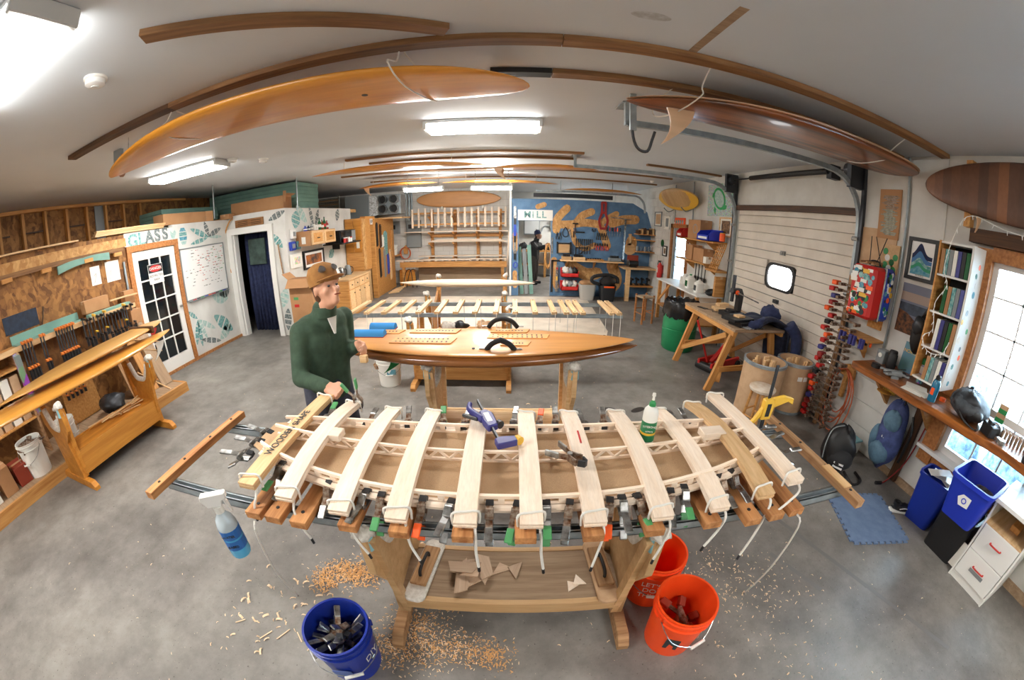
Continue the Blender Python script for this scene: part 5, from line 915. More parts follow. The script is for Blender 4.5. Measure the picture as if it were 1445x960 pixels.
for k in range(5):
    w_ = .13+.02*k; h_ = .26+.035*((k*2) % 5); P = [(-.03-.008*k, w_*sin(a)+.03*sin(k), -h_+h_*cos(a)+.05) for a in [2*pi*i/18 for i in range(18)]]; mk('loop', tube(P+[P[0]], .0075, 6, 1), M('hose_orange', (206, 104, 62), .5), t, sm=2)
# ---------------------------------------------------------------- slab desk and its clutter
t = thing('slab_desk', 'thick live edge wooden desk slab along the window wall', 'desk', (3.4, .9, .94))
fr = [(3.09+.03*sin(y*3.1)+.012*sin(y*11), y) for y in [-.7+3.0*i/30 for i in range(31)]]; g = prism([(x, y) for x, y in fr]+[(3.655, 2.3), (3.655, -.7)], .935, .995)
o = mk('slab', X(g, R(-pi/2) @ T(0, 0, 0)), 'slab', None, bev=.006); o.rotation_euler = (0, 0, pi/2); o.parent = t; o.location = (-3.4, -.9, -.94)
for y in (2.1, 1.55, -.3): mk('bracket', prism([(3.655, .93), (3.25, .93), (3.655, .6)], y-.02, y+.02, 'xz'), 'pine', t, W=True)
DZ = .9955
def put(name, lb, cat, g, m, loc, rz=0, sm=False, bev=0): return tag(mk(name, g, m, loc=loc, rot=(0, 0, rz), sm=sm, bev=bev), lb, cat)
t = thing('speaker_box', 'small grey electrical box on the desk end near the conduit', 'box', (3.5, 2.22, DZ)); mk('case', bx(-.05, -.05, 0, .05, .05, .13), 'grey_box', t, bev=.006); mk('dial', cyl((-.05, 0, .08), (-.062, 0, .08), .022, n=14), 'white_plastic', t)
t = thing('camera_bag', 'upright black lens pouch on the desk', 'pouch', (3.46, 2.08, DZ)); mk('body', lathe([(.045, 0), (.052, .02), (.05, .13), (.04, .15)], 16), 'black', t, sm=True); mk('lid', lathe([(.045, .15), (.04, .17), (.001, .172)], 16), 'rubber', t, sm=True)
put('puck', 'flat black round tin at the desk corner', 'tin', lathe([(.045, 0), (.045, .035), (.04, .038)], 18), 'black', (3.27, 2.12, DZ), sm=True)
t = thing('book', 'upright blue green book leaning on the wall behind the desk', 'book', (3.6, 1.98, DZ), 0, rot=(0, .12, .05)); mk('cover', bx(-.012, -.085, 0, .012, .085, .27), M('book_blue', (84, 116, 166), .5, kind='noise', rgb2=(96, 150, 140), sc=.5), t); mk('page_block', bx(-.009, -.0845, .003, .009, -.083, .267), 'paper', t); text('lettering', 'NORTH', .045, 'yellow', t, (-.0125, 0, .19), FMX)
put('leaning_sheet', 'tilted white printed sheet leaning against the shelf tower', 'paper', X(bx(-.002, -.09, 0, .002, .09, .3), R(.35, 'X')), 'paper', (3.6, 1.8, DZ+.05))
t = thing('drone', 'folded grey drone lying on the desk', 'drone', (3.24, 1.88, DZ), -.5); mk('body', bx(-.11, -.035, .02, .08, .035, .065), 'grey_box', t, bev=.012); mk('gimbal', blob((.1, 0, .04), .03, .025, .025, 2, 0), 'black', t, sm=2)
for sx1, sy1 in ((1, 1), (1, -1), (-1, 1), (-1, -1)): a = mk('arm', beam((sx1*.05, sy1*.03, .05), (sx1*.12, sy1*.075, .05), .02, .015), 'grey_box', t); mk('rotor', beam((sx1*.12-.05, sy1*.075-.02, .065), (sx1*.12+.05, sy1*.075+.02, .065), .014, .003), 'iron', a)
for s in (-1, 1): mk('foot', bx(-.04, s*.03-.005, 0, .04, s*.03+.005, .022), 'grey_box', t)
t = thing('spray_can', 'white and blue spray can with a green cap', 'can', (3.5, 1.74, DZ)); mk('can', lathe([(.034, 0), (.036, .005), (.036, .15), (.028, .168)], 20), M('can_print', (90, 130, 190), .3, kind='print'), t, sm=True); mk('paper_band', lathe([(.0365, .09), (.0365, .15)], 20, cap=False), 'white_gloss', t); mk('cap', lathe([(.036, .168), (.036, .215), (.033, .22)], 20), 'green', t, sm=True)
for k, (x, y, a) in enumerate(((3.2, 1.62, .2), (3.26, 1.56, -.2), (3.32, 1.66, .5))): put('paper_sheet', 'loose printed sheet lying on the desk near the drone', 'paper', cb(0, 0, .001, .16, .2, .0015), 'paper', (x, y, DZ+.002*k), a)['group'] = 'sheets on the desk'
t = thing('water_bottle', 'teal blue water bottle with an orange emblem', 'bottle', (3.2, 1.43, DZ)); mk('body', lathe([(.034, 0), (.038, .01), (.038, .15), (.026, .175)], 18), M('bottle_blue', (28, 110, 146), .2), t, sm=True); mk('lid', lathe([(.024, .175), (.024, .2), (.012, .212)], 14), 'black', t, sm=True); mk('emblem', cb(-.0385, 0, .085, .002, .03, .055), 'orange', t)
put('orange_tag', 'small orange tape roll behind the water bottle', 'tape roll', lathe([(.03, 0), (.03, .025), (.015, .026)], 14), 'orange', (3.36, 1.4, DZ))
t = thing('backpack', 'glossy charcoal camera backpack lying on the desk', 'backpack', (3.31, 1.12, DZ), .15)
mk('body', blob((0, 0, .1), .2, .17, .1, 12, .12, 24, 14), M('pack_grey', (70, 76, 82), .6, kind='noise', rgb2=(48, 52, 58), sc=3, bump=.4), t, sm=2); mk('flap', blob((-.02, .02, .13), .17, .13, .085, 14, .16, 20, 12), 'dark_steel', t, sm=2); mk('pocket', blob((-.12, -.06, .08), .06, .09, .06, 5, .1), 'black', t, sm=2); mk('strap', tube([(-.19, .05, .08), (-.2, -.02, .03), (-.19, -.12, -.0), (-.21, -.15, .02)], .009, 6), 'black', t)
text('lettering', 'evoc', .05, 'grey_box', t, (-.08, .0, .215), (0, -.3, -pi/2))
t = thing('photo_camera', 'black photo camera with a long lens on the desk', 'camera', (3.21, .88, DZ), -.5); mk('body', bx(-.035, -.065, 0, .035, .065, .085), 'black', t, bev=.008); mk('prism_hump', bx(-.025, -.025, .08, .025, .025, .11), 'black', t, bev=.008); l = mk('lens', cyl((.03, 0, .045), (.13, 0, .045), .036, .04, n=20), 'rubber', t, sm=True); mk('lens_ring', cyl((.09, 0, .045), (.11, 0, .045), .0415, n=20), 'steel', l); mk('glass', cyl((.13, 0, .045), (.132, 0, .045), .033, n=18), 'dark_glass', l)
put('tin', 'shallow round tin on the desk by the camera', 'tin', lathe([(.035, 0), (.035, .03), (.033, .034), (.03, .034)], 20), 'steel', (3.2, .75, DZ), sm=True)
t = thing('wave_block', 'row of ribbed cork coasters on the desk', 'coasters', (3.36, .68, DZ), .3)
for k in range(9): mk('rib', bx(-.04, -.13+k*.03, 0, .04, -.113+k*.03, .07), 'grey_wood', t, bev=.003)
t = thing('striped_block', 'small green and tan striped card leaning at the window', 'card', (3.58, .93, DZ), 0, rot=(0, .1, 0))
for k, m in enumerate(('green', 'fibre', 'green', 'fibre')): mk('stripe', bx(-.008, -.04, .02+k*.035, .008, .04, .055+k*.035), m, t)
t = thing('pen_cup', 'black desk cup at the edge of the slab', 'cup', (3.17, .5, DZ)); mk('cup', lathe([(.045, 0), (.055, .12), (.05, .12), (.042, .01), (.001, .01)], 18, cap=False), 'black', t, sm=True); mk('handle', tube([(.05, 0, .1), (.08, 0, .08), (.08, 0, .04), (.047, 0, .03)], .006, 6), 'black', t)
# shelf tower with books
t = thing('shelf_tower', 'narrow white shelf tower with a stickered side panel', 'shelf', (3.5, 1.56, 1.06))
mk('side_panel', bx(3.34, 1.44, 1.06, 3.6, 1.46, 2.2), 'white_paint', t, W=True); mk('side_panel', bx(3.34, 1.76, 1.06, 3.65, 1.775, 2.2), 'pine', t, W=True); mk('back_panel', bx(3.64, 1.46, 1.06, 3.652, 1.76, 2.2), 'ink', t, W=True)
for z in (1.06, 1.33, 1.62, 1.92, 2.18): mk('shelf_board', bx(3.35, 1.46, z, 3.64, 1.76, z+.016), 'white_paint', t, W=True)
for k in range(14): x = 3.36+rnd.uniform(0, .17); z = 1.12+k*.072; r_ = rnd.uniform(.02, .03); mk('sticker', prism([(x+r_*cos(a), z+r_*sin(a)) for a in [2*pi*i/8 for i in range(8)]], 1.438, 1.44, 'xz'), pal[(k*7+3) % 10], t, W=True)
bk = [('dark green paperback', 'bottle_green'), ('black hardback', 'black'), ('violet paperback', 'purple'), ('white catalogue', 'paper'), ('grey hardback', 'grey_box'), ('teal paperback', 'teal'), ('brown paperback', 'carton')]
for sh, (z, n_) in enumerate(((1.938, 7), (1.638, 5), (1.348, 5), (1.078, 5))):
    for k in range(n_):
        nm, m = bk[(k+sh*3) % 7]; y0 = 1.47+k*.04; t = thing('book', '%s on the %s shelf of the white shelf tower' % (nm, ('top', 'second', 'third', 'lowest')[sh]), 'book', (3.45, y0+.017, z)); h_ = .2+.02*((k*3+sh) % 3)
        if sh == 1 and k == 0: nm = 'binder'; t['label'] = 'thick blue binder on the second shelf of the white shelf tower'; m = M('binder_blue', (78, 84, 150), .5)
        mk('cover', J(bx(-.1, -.017, 0, .08, -.013, h_), bx(-.1, .013, 0, .08, .017, h_), bx(-.104, -.017, 0, -.1, .017, h_)), m, t); mk('page_block', bx(-.098, -.0125, .003, .076, .0125, h_-.004), 'paper', t)
t = thing('shoulder_bag', 'dark shoulder bag hung beside the shelf tower', 'bag', (3.5, 1.88, 1.22)); mk('pouch', blob((0, 0, .16), .09, .08, .17, 13, .12, 18, 12), 'iron', t, sm=2); mk('strap', tube([(-.05, -.05, .28), (-.02, -.1, .5), (.05, -.09, .56), (.03, .02, .32)], .018, 6), 'black', t, sm=2); mk('flap', blob((-.06, 0, .24), .05, .07, .08, 5, .1), 'dark_steel', t, sm=2)
t = thing('string_lights', 'white string of small lights looped over the shelf tower', 'string lights', (3.33, 1.5, 2.3)); P = [(3.45, .3, 2.32), (3.42, .8, 2.33), (3.38, 1.2, 2.35), (3.35, 1.5, 2.42), (3.33, 1.62, 2.3), (3.31, 1.68, 2.0), (3.3, 1.62, 1.86), (3.3, 1.7, 1.7), (3.3, 1.66, 1.5), (3.3, 1.74, 1.42), (3.3, 1.66, 1.32), (3.3, 1.52, 1.34), (3.3, 1.48, 1.45)]
mk('wire', tube(P, .003, 5), 'white_plastic', t, W=True)
for k, p in enumerate(smooth_path(P, 3)): mk('bulb', cyl(p, p+Vector((-.006, .012*sin(k*2), -.03)), .005, .003, n=6), 'white_gloss', t, W=True)
tag(plank('valance', (3.6, -.5, 2.3), (3.6, 1.6, 2.3), .1, .11, 'dark_wood'), 'dark timber valance above the window', 'valance')
tag(mk('wooden_fin', X(fin_geo(.12, .07, .012, .05), T(3.42, 1.47, 2.42)), 'fin_wood'), 'small wooden fin dangling with the string lights', 'fin')
# hung packs, cap, cord
t = thing('backpack', 'blue and teal hiking backpack hung below the slab desk', 'backpack', (3.47, 1.82, .14))
mk('body', blob((0, 0, .3), .12, .16, .33, 31, .1, 22, 16), 'pack_blue', t, sm=2); mk('top_pocket', blob((-.1, -.02, .46), .05, .1, .1, 7, .08), 'pack_teal', t, sm=2); mk('bottom_pocket', blob((-.1, -.0, .13), .07, .12, .11, 8, .08), 'pack_teal', t, sm=2); mk('side_pocket', blob((-.05, .13, .22), .05, .06, .13, 9, .1), 'pack_teal', t, sm=2)
mk('haul_loop', tube([(.0, -.03, .6), (.02, -.02, .7), (.02, .03, .7), (0, .03, .6)], .008, 6), 'black', t); mk('strap', tube([(.05, -.14, .55), (.02, -.2, .4), (.05, -.18, .1)], .014, 6), 'black', t); mk('clasp', cb(-.12, 0, .3, .02, .03, .02), 'white_plastic', t)
tag(plank('coat_post', (3.6, 1.66, .02), (3.6, 1.66, .92), .09, .05, 'dark_wood', upv=(1, 0, 0)), 'dark timber post behind the hung hiking pack', 'post')
t = thing('baseball_cap', 'tan baseball cap hung under the desk edge', 'cap', (3.5, 2.02, .82)); mk('crown', blob((0, 0, 0), .07, .09, .07, 3, .05), 'yellow', t, sm=2); mk('brim', blob((-.1, .0, -.03), .07, .08, .012, 4, .05), M('cap_tan', (186, 130, 50), .8), t, sm=2); text('lettering', 'CCI', .05, 'black', t, (-.078, 0, .005), FMX)
t = thing('backpack', 'black backpack with grey piping standing on the floor', 'backpack', (3.07, 2.08, 0), .5)
mk('body', blob((0, 0, .21), .15, .17, .22, 17, .1, 22, 14), 'black', t, sm=2); mk('pocket', blob((-.1, -.06, .14), .09, .13, .11, 4, .08), 'rubber', t, sm=2); mk('piping', tube([(-.14, .1, .1), (-.13, .12, .25), (-.06, .11, .38), (.0, .02, .43)], .006, 6), 'grey_box', t)
for z in (.1, .14): mk('reflector', cb(-.185, -.08, z, .012, .1, .016), 'white_gloss', t)
mk('strap', tube([(-.1, -.15, .05), (-.18, -.28, .015), (-.05, -.34, .015), (.05, -.25, .02)], .014, 6), 'iron', t)
t = thing('floor_box', 'small white plastic box behind the black backpack', 'box', (3.48, 2.3, 0)); mk('case', bx(-.1, -.14, 0, .1, .14, .14), 'white_plastic', t, bev=.01); mk('lid', bx(-.105, -.145, .14, .105, .145, .16), 'aqua', t, bev=.005)
t = thing('extension_cable', 'red power cord with a black plug trailing down to the floor', 'cord', (3.6, 1.6, 0)); mk('cable', tube([(3.62, 1.55, .9), (3.63, 1.57, .6), (3.6, 1.6, .25), (3.52, 1.66, .03), (3.42, 1.66, .012)], .007, 6), 'red_dull', t, W=True, sm=2); mk('plug', cyl((3.42, 1.66, .018), (3.35, 1.68, .018), .018, n=8), 'black', t, W=True)
# foam mat, bins, drawer unit, shoe
def tooth(n, L):
    P = []
    for k in range(n): u = (k+.25)/n*L; P += [(u, 0), (u-.008, .022), (u+L/n*.5+.008, .022), (u+L/n*.5, 0)]
    return P
S_ = .58; E = [(p, -q) for p, q in tooth(9, S_)]; pts = E+[(S_+q, p) for p, q in tooth(9, S_)]+[(S_-p, S_+q) for p, q in tooth(9, S_)]+[(-q, S_-p) for p, q in tooth(9, S_)]
tag(mk('foam_mat', prism(pts, 0, .012), 'mat_blue', loc=(2.5, 1.17, .0005), rot=(0, 0, -.33)), 'grey blue interlocking foam mat on the floor', 'mat')
def tub(name, lb, loc, rz, w0, d0, w1, d1, h, m, rim=.012):
    t = thing(name, lb, 'bin', loc, rz); a = rrect(w0, d0, .04, 3); b = rrect(w1, d1, .05, 3); c = rrect(w1-.02, d1-.02, .045, 3); e = rrect(w0-.02, d0-.02, .035, 3); L3 = rrect(w1+rim*2, d1+rim*2, .055, 3)
    mk('tub', loft([[(x, y, 0) for x, y in a], [(x, y, h-.03) for x, y in b], [(x, y, h-.03) for x, y in L3], [(x, y, h) for x, y in L3], [(x, y, h) for x, y in c], [(x, y, .012) for x, y in e]]), m, t, sm=True); return t
t = tub('waste_bin', 'slim blue waste bin stuffed with white paper', (3.42, 1.13, 0), .1, .2, .26, .26, .34, .44, 'blue_bucket')
for k in range(3): mk('crumpled_paper', X(cb(0, 0, 0, .16, .2, .003), T(-.02*k, .04*k-.06, .44+.02*k) @ R(.3-.3*k, 'X') @ R(.3*k)), 'white_gloss', t)
tub('waste_bin', 'black waste bin under the recycling tub', (3.34, .77, 0), 0, .24, .3, .28, .34, .4, 'black')
t = tub('recycling_tub', 'bright blue recycling tub with a white emblem stacked on the black bin', (3.18, .75, .41), .05, .3, .28, .42, .36, .33, 'bin_blue')
mk('emblem', yz([(-.05, -.03), (.03, -.04), (.06, .01), (.02, .05), (.01, .075), (-.05, .05)], -.195, -.193), 'white_gloss', t, loc=(.0, 0, .18)); mk('arrow_ring', X(loft([ring((0, 0, 0), (0, 1, 0), (0, 0, 1), r_, 12) for r_ in (.022, .014)], cap=False), T(-.1965, 0, .185)), 'bin_blue', t)
tag(mk('metal_scoop', blob((3.28, .7, .62), .05, .09, .03, 4, .1), 'steel', sm=2), 'bright metal piece inside the recycling tub', 'scrap'); tag(plank('cardboard_sheet', (3.24, .63, .02), (3.24, .63, .24), .01, .18, 'paper', upv=(0, 1, 0)), 'white card leaning between black bin and drawer unit', 'card')
t = thing('drawer_unit', 'white drawer unit with red handles below the desk', 'drawer unit', (3.4, .37, 0)); w3 = 'white_paint'
for b in ((3.17, .545, 0, 3.64, .56, .68), (3.17, .18, 0, 3.64, .195, .68)): mk('side_panel', bx(*b), w3, t, W=True)
mk('top', bx(3.13, .15, .68, 3.65, .585, .71), 'white_gloss', t, W=True, bev=.003); mk('back', bx(3.62, .195, 0, 3.63, .545, .68), w3, t, W=True); mk('shelf', bx(3.17, .195, .5, 3.62, .545, .515), 'pine_pale', t, W=True); mk('plinth', bx(3.18, .195, 0, 3.2, .545, .06), w3, t, W=True)
for z0, z1 in ((.065, .28), (.285, .498)):
    d = mk('drawer', bx(3.165, .2, z0, 3.6, .54, z1), w3, t, W=True, bev=.003); zc = (z0+z1)/2+.02; mk('handle', tube([(3.165, .32, zc), (3.145, .325, zc), (3.145, .415, zc), (3.165, .42, zc)], .006, 6), 'red', d, W=True)
    if z0 < .1: mk('worn_label', bx(3.164, .3, .14, 3.165, .44, .17), 'grey_box', d, W=True)
tag(mk('wood_offcut', bx(3.3, .3, .516, 3.42, .38, .56), 'pine', bev=.004), 'small wood offcut in the open top of the drawer unit', 'offcut')
t = thing('shoe', 'black sneaker with a white sole by the wall', 'shoe', (3.3, 1.28, 0), -.5); mk('sole', prism([(-.13, -.03), (.0, -.035), (.1, -.045), (.14, 0), (.1, .045), (0, .035), (-.13, .03)], 0, .025), 'white_plastic', t, bev=.005); mk('upper', blob((-.0, 0, .05), .13, .042, .04, 3, .12), 'black', t, sm=2); mk('collar', lathe([(.035, .06), (.04, .1), (.033, .1), (.028, .07)], 12, cap=False), 'black', t, loc=(-.08, 0, 0)); mk('stripe', tube([(-.05, -.04, .05), (.0, -.043, .065), (.06, -.03, .05)], .005, 5), 'white_gloss', t)
# ---------------------------------------------------------------- trestle workbench by the overhead door
t = thing('trestle_table', 'rough pine trestle table with crossed legs at the overhead door', 'table', (3.02, 4.4, 0))
mk('top', bx(2.62, 3.68, .815, 3.42, 5.1, .85), 'grey_wood', t, W=True, bev=.003); plank('edge_rail', (2.64, 3.7, .79), (2.64, 5.08, .79), .04, .06, 'pine', t); plank('edge_rail', (3.4, 3.7, .79), (3.4, 5.08, .79), .04, .06, 'pine', t)
for y in (3.82, 4.85):
    plank('leg', (2.46, y, 0.0), (2.72, y, .81), .09, .045, 'pine', t, upv=(0, 1, 0)); plank('leg', (3.5, y, 0.0), (3.3, y, .81), .09, .045, 'pine', t, upv=(0, 1, 0)); plank('cross_tie', (2.56, y-.03, .3), (3.42, y-.03, .34), .07, .03, 'pine', t, upv=(0, 1, 0))
plank('brace', (2.53, 4.88, .2), (2.66, 3.9, .72), .07, .03, 'pine', t, upv=(1, 0, 0)); plank('brace', (2.6, 3.82, .12), (3.3, 4.8, .7), .06, .03, 'pine', t); plank('brace', (3.35, 4.8, .15), (3.3, 3.9, .72), .06, .03, 'pine', t, upv=(1, 0, 0))
t = thing('arbor_press', 'black arbor press with an orange tipped lever', 'press', (3.0, 4.36, .85), .2)
mk('base', bx(-.16, -.12, 0, .14, .12, .06), 'black', t, bev=.008); mk('column', prism([(.06, .06), (.14, .06), (.15, .3), (.1, .38), (-.06, .38), (-.08, .32), (.04, .3), (.06, .24)], -.04, .04, 'xz'), 'iron', t, bev=.006); mk('ram', bx(-.06, -.018, .2, -.025, .018, .56), 'dark_steel', t); mk('lever', cyl((.0, -.05, .33), (.16, -.32, .25), .009, n=8), 'steel', t, sm=True); mk('pivot', cyl((.0, -.06, .33), (.0, .05, .33), .03, n=12), 'orange', t); mk('platen', cyl((-.04, 0, .06), (-.04, 0, .09), .07, n=16), 'iron', t)
t = thing('flat_vise', 'low black machine block in front of the arbor press', 'machine block', (2.8, 3.93, .85), .25); mk('slab', bx(-.2, -.14, .06, .18, .1, .1), 'black', t, bev=.006); mk('foot', bx(-.1, -.16, 0, .14, .06, .06), 'iron', t, bev=.006); mk('wood_pad', bx(-.06, -.08, .1, .06, .02, .125), 'pine_pale', t)
t = thing('phone', 'black phone lying at the far end of the trestle table', 'phone', (2.74, 4.75, .85), .3); mk('body', bx(-.04, -.08, 0, .04, .08, .01), 'black_gloss', t, bev=.003); mk('cable', tube([(0, -.08, .006), (.05, -.16, .006), (-.02, -.22, .006), (.04, -.26, .006)], .004, 5), 'black', t)
for k, (x, y, z, a) in enumerate(((3.0, 4.72, .851, .1), (3.08, 4.76, .892, .3), (2.98, 4.6, .851, -.2))): put('wood_block', 'pale wooden block stacked on the trestle table', 'wood block', cb(0, 0, .02, .22, .09, .04), 'pine_pale', (x, y, z), a, bev=.003)['group'] = 'blocks on the trestle table'
put('foil_sheet', 'crinkled silver foil on the near corner of the trestle table', 'foil', (lambda g: ([(x, y, z+.008*sin(x*90)*cos(y*70)) for x, y, z in g[0]], g[1]))(loft([[(-.17+.34*i/14, -.14, .01), (-.17+.34*i/14, .0, .012), (-.17+.34*i/14, .14, .01), (-.17+.34*i/14, .14, .008), (-.17+.34*i/14, -.14, .008)] for i in range(15)])), M('foil', (214, 216, 220), .3, .6), (2.92, 3.83, .852), .2)
g = []
nj = 26
def jac(u, v):  # draped jacket: u across the table edge, v along Y
    y = 3.62+.5*v+.03*sin(9*u); 
    if u < .45: x = 2.95+1.0*u; z = .9+.1*sin(pi*min(u/.45, 1))*(.6+.4*sin(7*v))+.03*sin(11*v+3*u)
    else: x = 3.4+.12*sin((u-.45)*2.8)+.03*sin(10*v); z = .92-.95*(u-.45)*(1 if v > .25 else .75)
    return (x, y, z)
V = [jac(i/nj, j/nj) for i in range(nj+1) for j in range(nj+1)]; F = [(i*(nj+1)+j, i*(nj+1)+j+1, (i+1)*(nj+1)+j+1, (i+1)*(nj+1)+j) for i in range(nj) for j in range(nj)]
t = thing('jacket', 'dark navy jacket slung over the corner of the trestle table', 'jacket', (3.2, 3.9, .85)); o = mk('cloth', (V, F), M('jacket_navy', (36, 42, 64), .9, kind='noise', rgb2=(24, 28, 46), sc=3), t, W=True, sm=2); o.modifiers.new('t', 'SOLIDIFY').thickness = .03
mk('sleeve', tube([(3.1, 3.75, .95), (2.98, 3.7, .93), (2.92, 3.74, .89), (2.95, 3.8, .88)], .055, 10), 'navy', t, W=True, sm=2); mk('sleeve', tube([(3.4, 3.6, .95), (3.52, 3.55, .8), (3.54, 3.52, .55), (3.52, 3.5, .36)], lambda u: .08-.02*u, 10), 'navy', t, W=True, sm=2); mk('hood', blob((3.35, 3.95, 1.0), .14, .14, .1, 6, .2), 'navy', t, W=True, sm=2)
t = thing('trolley_jack', 'red steel trolley jack parked under the trestle table', 'jack', (3.05, 4.55, 0), .4)
mk('frame', J(bx(-.35, -.14, .05, .35, -.1, .16), bx(-.35, .1, .05, .35, .14, .16)), 'red', t, bev=.005); mk('arm', beam((-.2, 0, .12), (.25, 0, .45), .06, .04), 'red', t); mk('handle', cyl((-.3, 0, .15), (-.55, .1, .75), .016, n=8), 'red', t)
for x in (-.3, .3): mk('wheel', cyl((x, -.17, .06), (x, .17, .06), .06, n=14), 'black', t)
for lb, (x, y), r_, h_ in (('tall fibre drum of timber offcuts beside the round stool', (2.82, 3.24), .25, .64), ('fibre drum with a white label against the overhead door', (3.34, 3.28), .225, .62)):
    t = thing('fibre_drum', lb, 'drum', (x, y, 0)); mk('wall', lathe([(.001, 0), (r_, 0), (r_, h_), (r_-.012, h_), (r_-.012, .01), (.001, .01)], 32, cap=False), 'fibre', t, sm=True); mk('top_band', lathe([(r_+.002, h_-.035), (r_+.01, h_-.03), (r_+.01, h_), (r_-.014, h_+.004)], 32, cap=False), 'galv', t, sm=True); mk('base_band', lathe([(r_+.002, .0), (r_+.008, .0), (r_+.008, .03), (r_+.002, .03)], 32, cap=False), 'galv', t, sm=True)
    if r_ < .24:
        for a in (-1.9, -1.55): mk('label', cb(0, 0, 0, .06, .003, .05), 'paper', t, loc=((r_+.003)*cos(a), (r_+.003)*sin(a), .46), rot=(0, 0, a+pi/2))
    for k in range(18 if r_ > .24 else 8):
        a = rnd.uniform(0, 6.28); q = rnd.uniform(0, r_-.07); px, py = x+q*cos(a), y+q*sin(a); tag(plank('offcut', (px*.5+x*.5, py*.5+y*.5, .05), (px, py, h_+rnd.uniform(-.05, .06)), rnd.uniform(.03, .06), .03, 'pine_pale'), 'timber offcut standing in the %s' % ('tall fibre drum' if r_ > .24 else 'labelled fibre drum'), 'offcut', 'offcuts in the drums')
def stool(lb, loc, r_, h_, round_=True):
    t = thing('stool', lb, 'stool', loc, .3)
    if round_: mk('seat', lathe([(.001, h_-.035), (r_*.95, h_-.035), (r_, h_-.02), (r_, h_-.006), (r_*.94, h_), (.001, h_)], 28), M('stool_seat', (226, 214, 200), .5, kind='noise', rgb2=(206, 184, 156), sc=2), t, sm=True)
    else: mk('seat', bx(-r_, -r_, h_-.06, r_, r_, h_-.03), M('woven', (206, 184, 152), .9, kind='weave'), t, bev=.01)
    L = []
    for k in range(4):
        a = pi/4+k*pi/2; q = r_*1.2 if not round_ else r_*.7; b = (q*cos(a)*(1.0 if not round_ else 1.45), q*sin(a)*(1.0 if not round_ else 1.45), 0); e = (q*cos(a), q*sin(a), h_-.03 if round_ else h_); L.append((Vector(b), Vector(e))); mk('leg', cyl(b, e, .016 if round_ else .022, n=8), 'pine' if round_ else 'trim_wood', t, sm=True)
    for k in range(4): z = .35 if k % 2 else .48; p = L[k][0].lerp(L[k][1], z); q2 = L[(k+1) % 4][0].lerp(L[(k+1) % 4][1], z); mk('rung', cyl(p, q2, .01, n=6), 'pine' if round_ else 'trim_wood', t)
stool('round topped wooden stool in front of the fibre drums', (2.54, 2.86, 0), .145, .5); stool('square rush seated stool ahead of the tool wall', (2.66, 6.95, 0), .15, .58, False)
t = thing('waste_drum', 'green plastic drum lined with a black bag', 'drum', (2.74, 5.42, 0)); mk('barrel', lathe([(.001, 0), (.25, 0), (.27, .03), (.285, .2), (.29, .36), (.28, .37), (.29, .38), (.285, .6), (.27, .66), (.26, .66), (.25, .02)], 36, cap=False), 'drum_green', t, sm=True)
rg = []
for k, (r_, z) in enumerate(((.292, .55), (.305, .62), (.3, .7), (.285, .78), (.27, .82), (.2, .8), (.12, .72))): rg.append([((r_+.012*sin(i*3.1+k*1.7)+.008*sin(i*5.3))*cos(2*pi*i/40), (r_+.012*sin(i*3.1+k*1.7))*sin(2*pi*i/40), z+.018*sin(i*1.9+k)) for i in range(40)])
mk('bin_bag', loft(rg, cap=False), M('bag_black', (24, 24, 26), .25), t, sm=2)
# ---------------------------------------------------------------- long table and shelves along the right wall
t = thing('side_table', 'white topped side table below the wall shelves', 'table', (3.4, 6.6, 0)); mk('top', bx(3.1, 5.62, .825, 3.65, 7.5, .85), 'white_paint', t, W=True, bev=.003)
for x, y in ((3.15, 5.7), (3.15, 7.4), (3.6, 5.7), (3.6, 7.4)): mk('leg', bx(x-.03, y-.03, 0, x+.03, y+.03, .825), 'pine', t, W=True)
plank('brace', (3.15, 7.4, .4), (3.15, 6.9, .8), .05, .03, 'pine', t, upv=(1, 0, 0)); mk('low_shelf', bx(3.12, 5.65, .3, 3.64, 7.45, .325), 'pine', t, W=True)
for (x, y, h_, lb) in ((3.3, 5.95, .24, 'large white jug with a dark label on the side table'), (3.32, 6.35, .27, 'pale jug with a green label on the side table')):
    t = thing('jug', lb, 'jug', (x, y, .85)); mk('body', prism(rrect(.17, .13, .03), 0, h_*.72), 'white_plastic', t, bev=.012); mk('shoulder', loft([[(a, b, h_*.72) for a, b in rrect(.165, .125, .03)], [(a, b, h_*.92) for a, b in rrect(.05, .05, .02)]]), 'white_plastic', t, sm=True); mk('cap', lathe([(.024, h_*.92), (.024, h_)], 12), 'white_gloss' if y < 6 else 'green', t); mk('label', bx(-.0865, -.045, .04, -.085, .045, h_*.55), 'ink' if y < 6 else 'bottle_green', t)
for k, (y, h_) in enumerate(((6.7, .16), (6.85, .2), (6.98, .14))): t = thing('cup', 'translucent mixing cup %s on the side table' % ('short', 'tall', 'smallest')[k], 'cup', (3.45, y, .85)); mk('cup', lathe([(.04, 0), (.05, h_), (.047, h_), (.038, .006), (.001, .006)], 16, cap=False), 'white_plastic', t, sm=True)
put('rag', 'black rag heap on the side table', 'rag', blob((0, 0, .05), .12, .1, .06, 4, .3), 'black', (3.45, 5.72, .85), sm=2)
for nm, z in (('upper', 1.78), ('lower', 1.37)):
    ys = 5.72 if nm == 'upper' else 5.97
    t = thing('plank_shelf', '%s plank shelf on the wall beside the back door' % nm, 'shelf', (3.5, 6.45, z)); mk('board', bx(3.36, ys, z-.03, 3.655, 7.2, z), 'pine', t, W=True, bev=.003)
    for y in (6.05, 6.9): mk('bracket', prism([(3.655, z-.03), (3.4, z-.03), (3.655, z-.2)], y-.015, y+.015, 'xz'), 'pine', t, W=True)
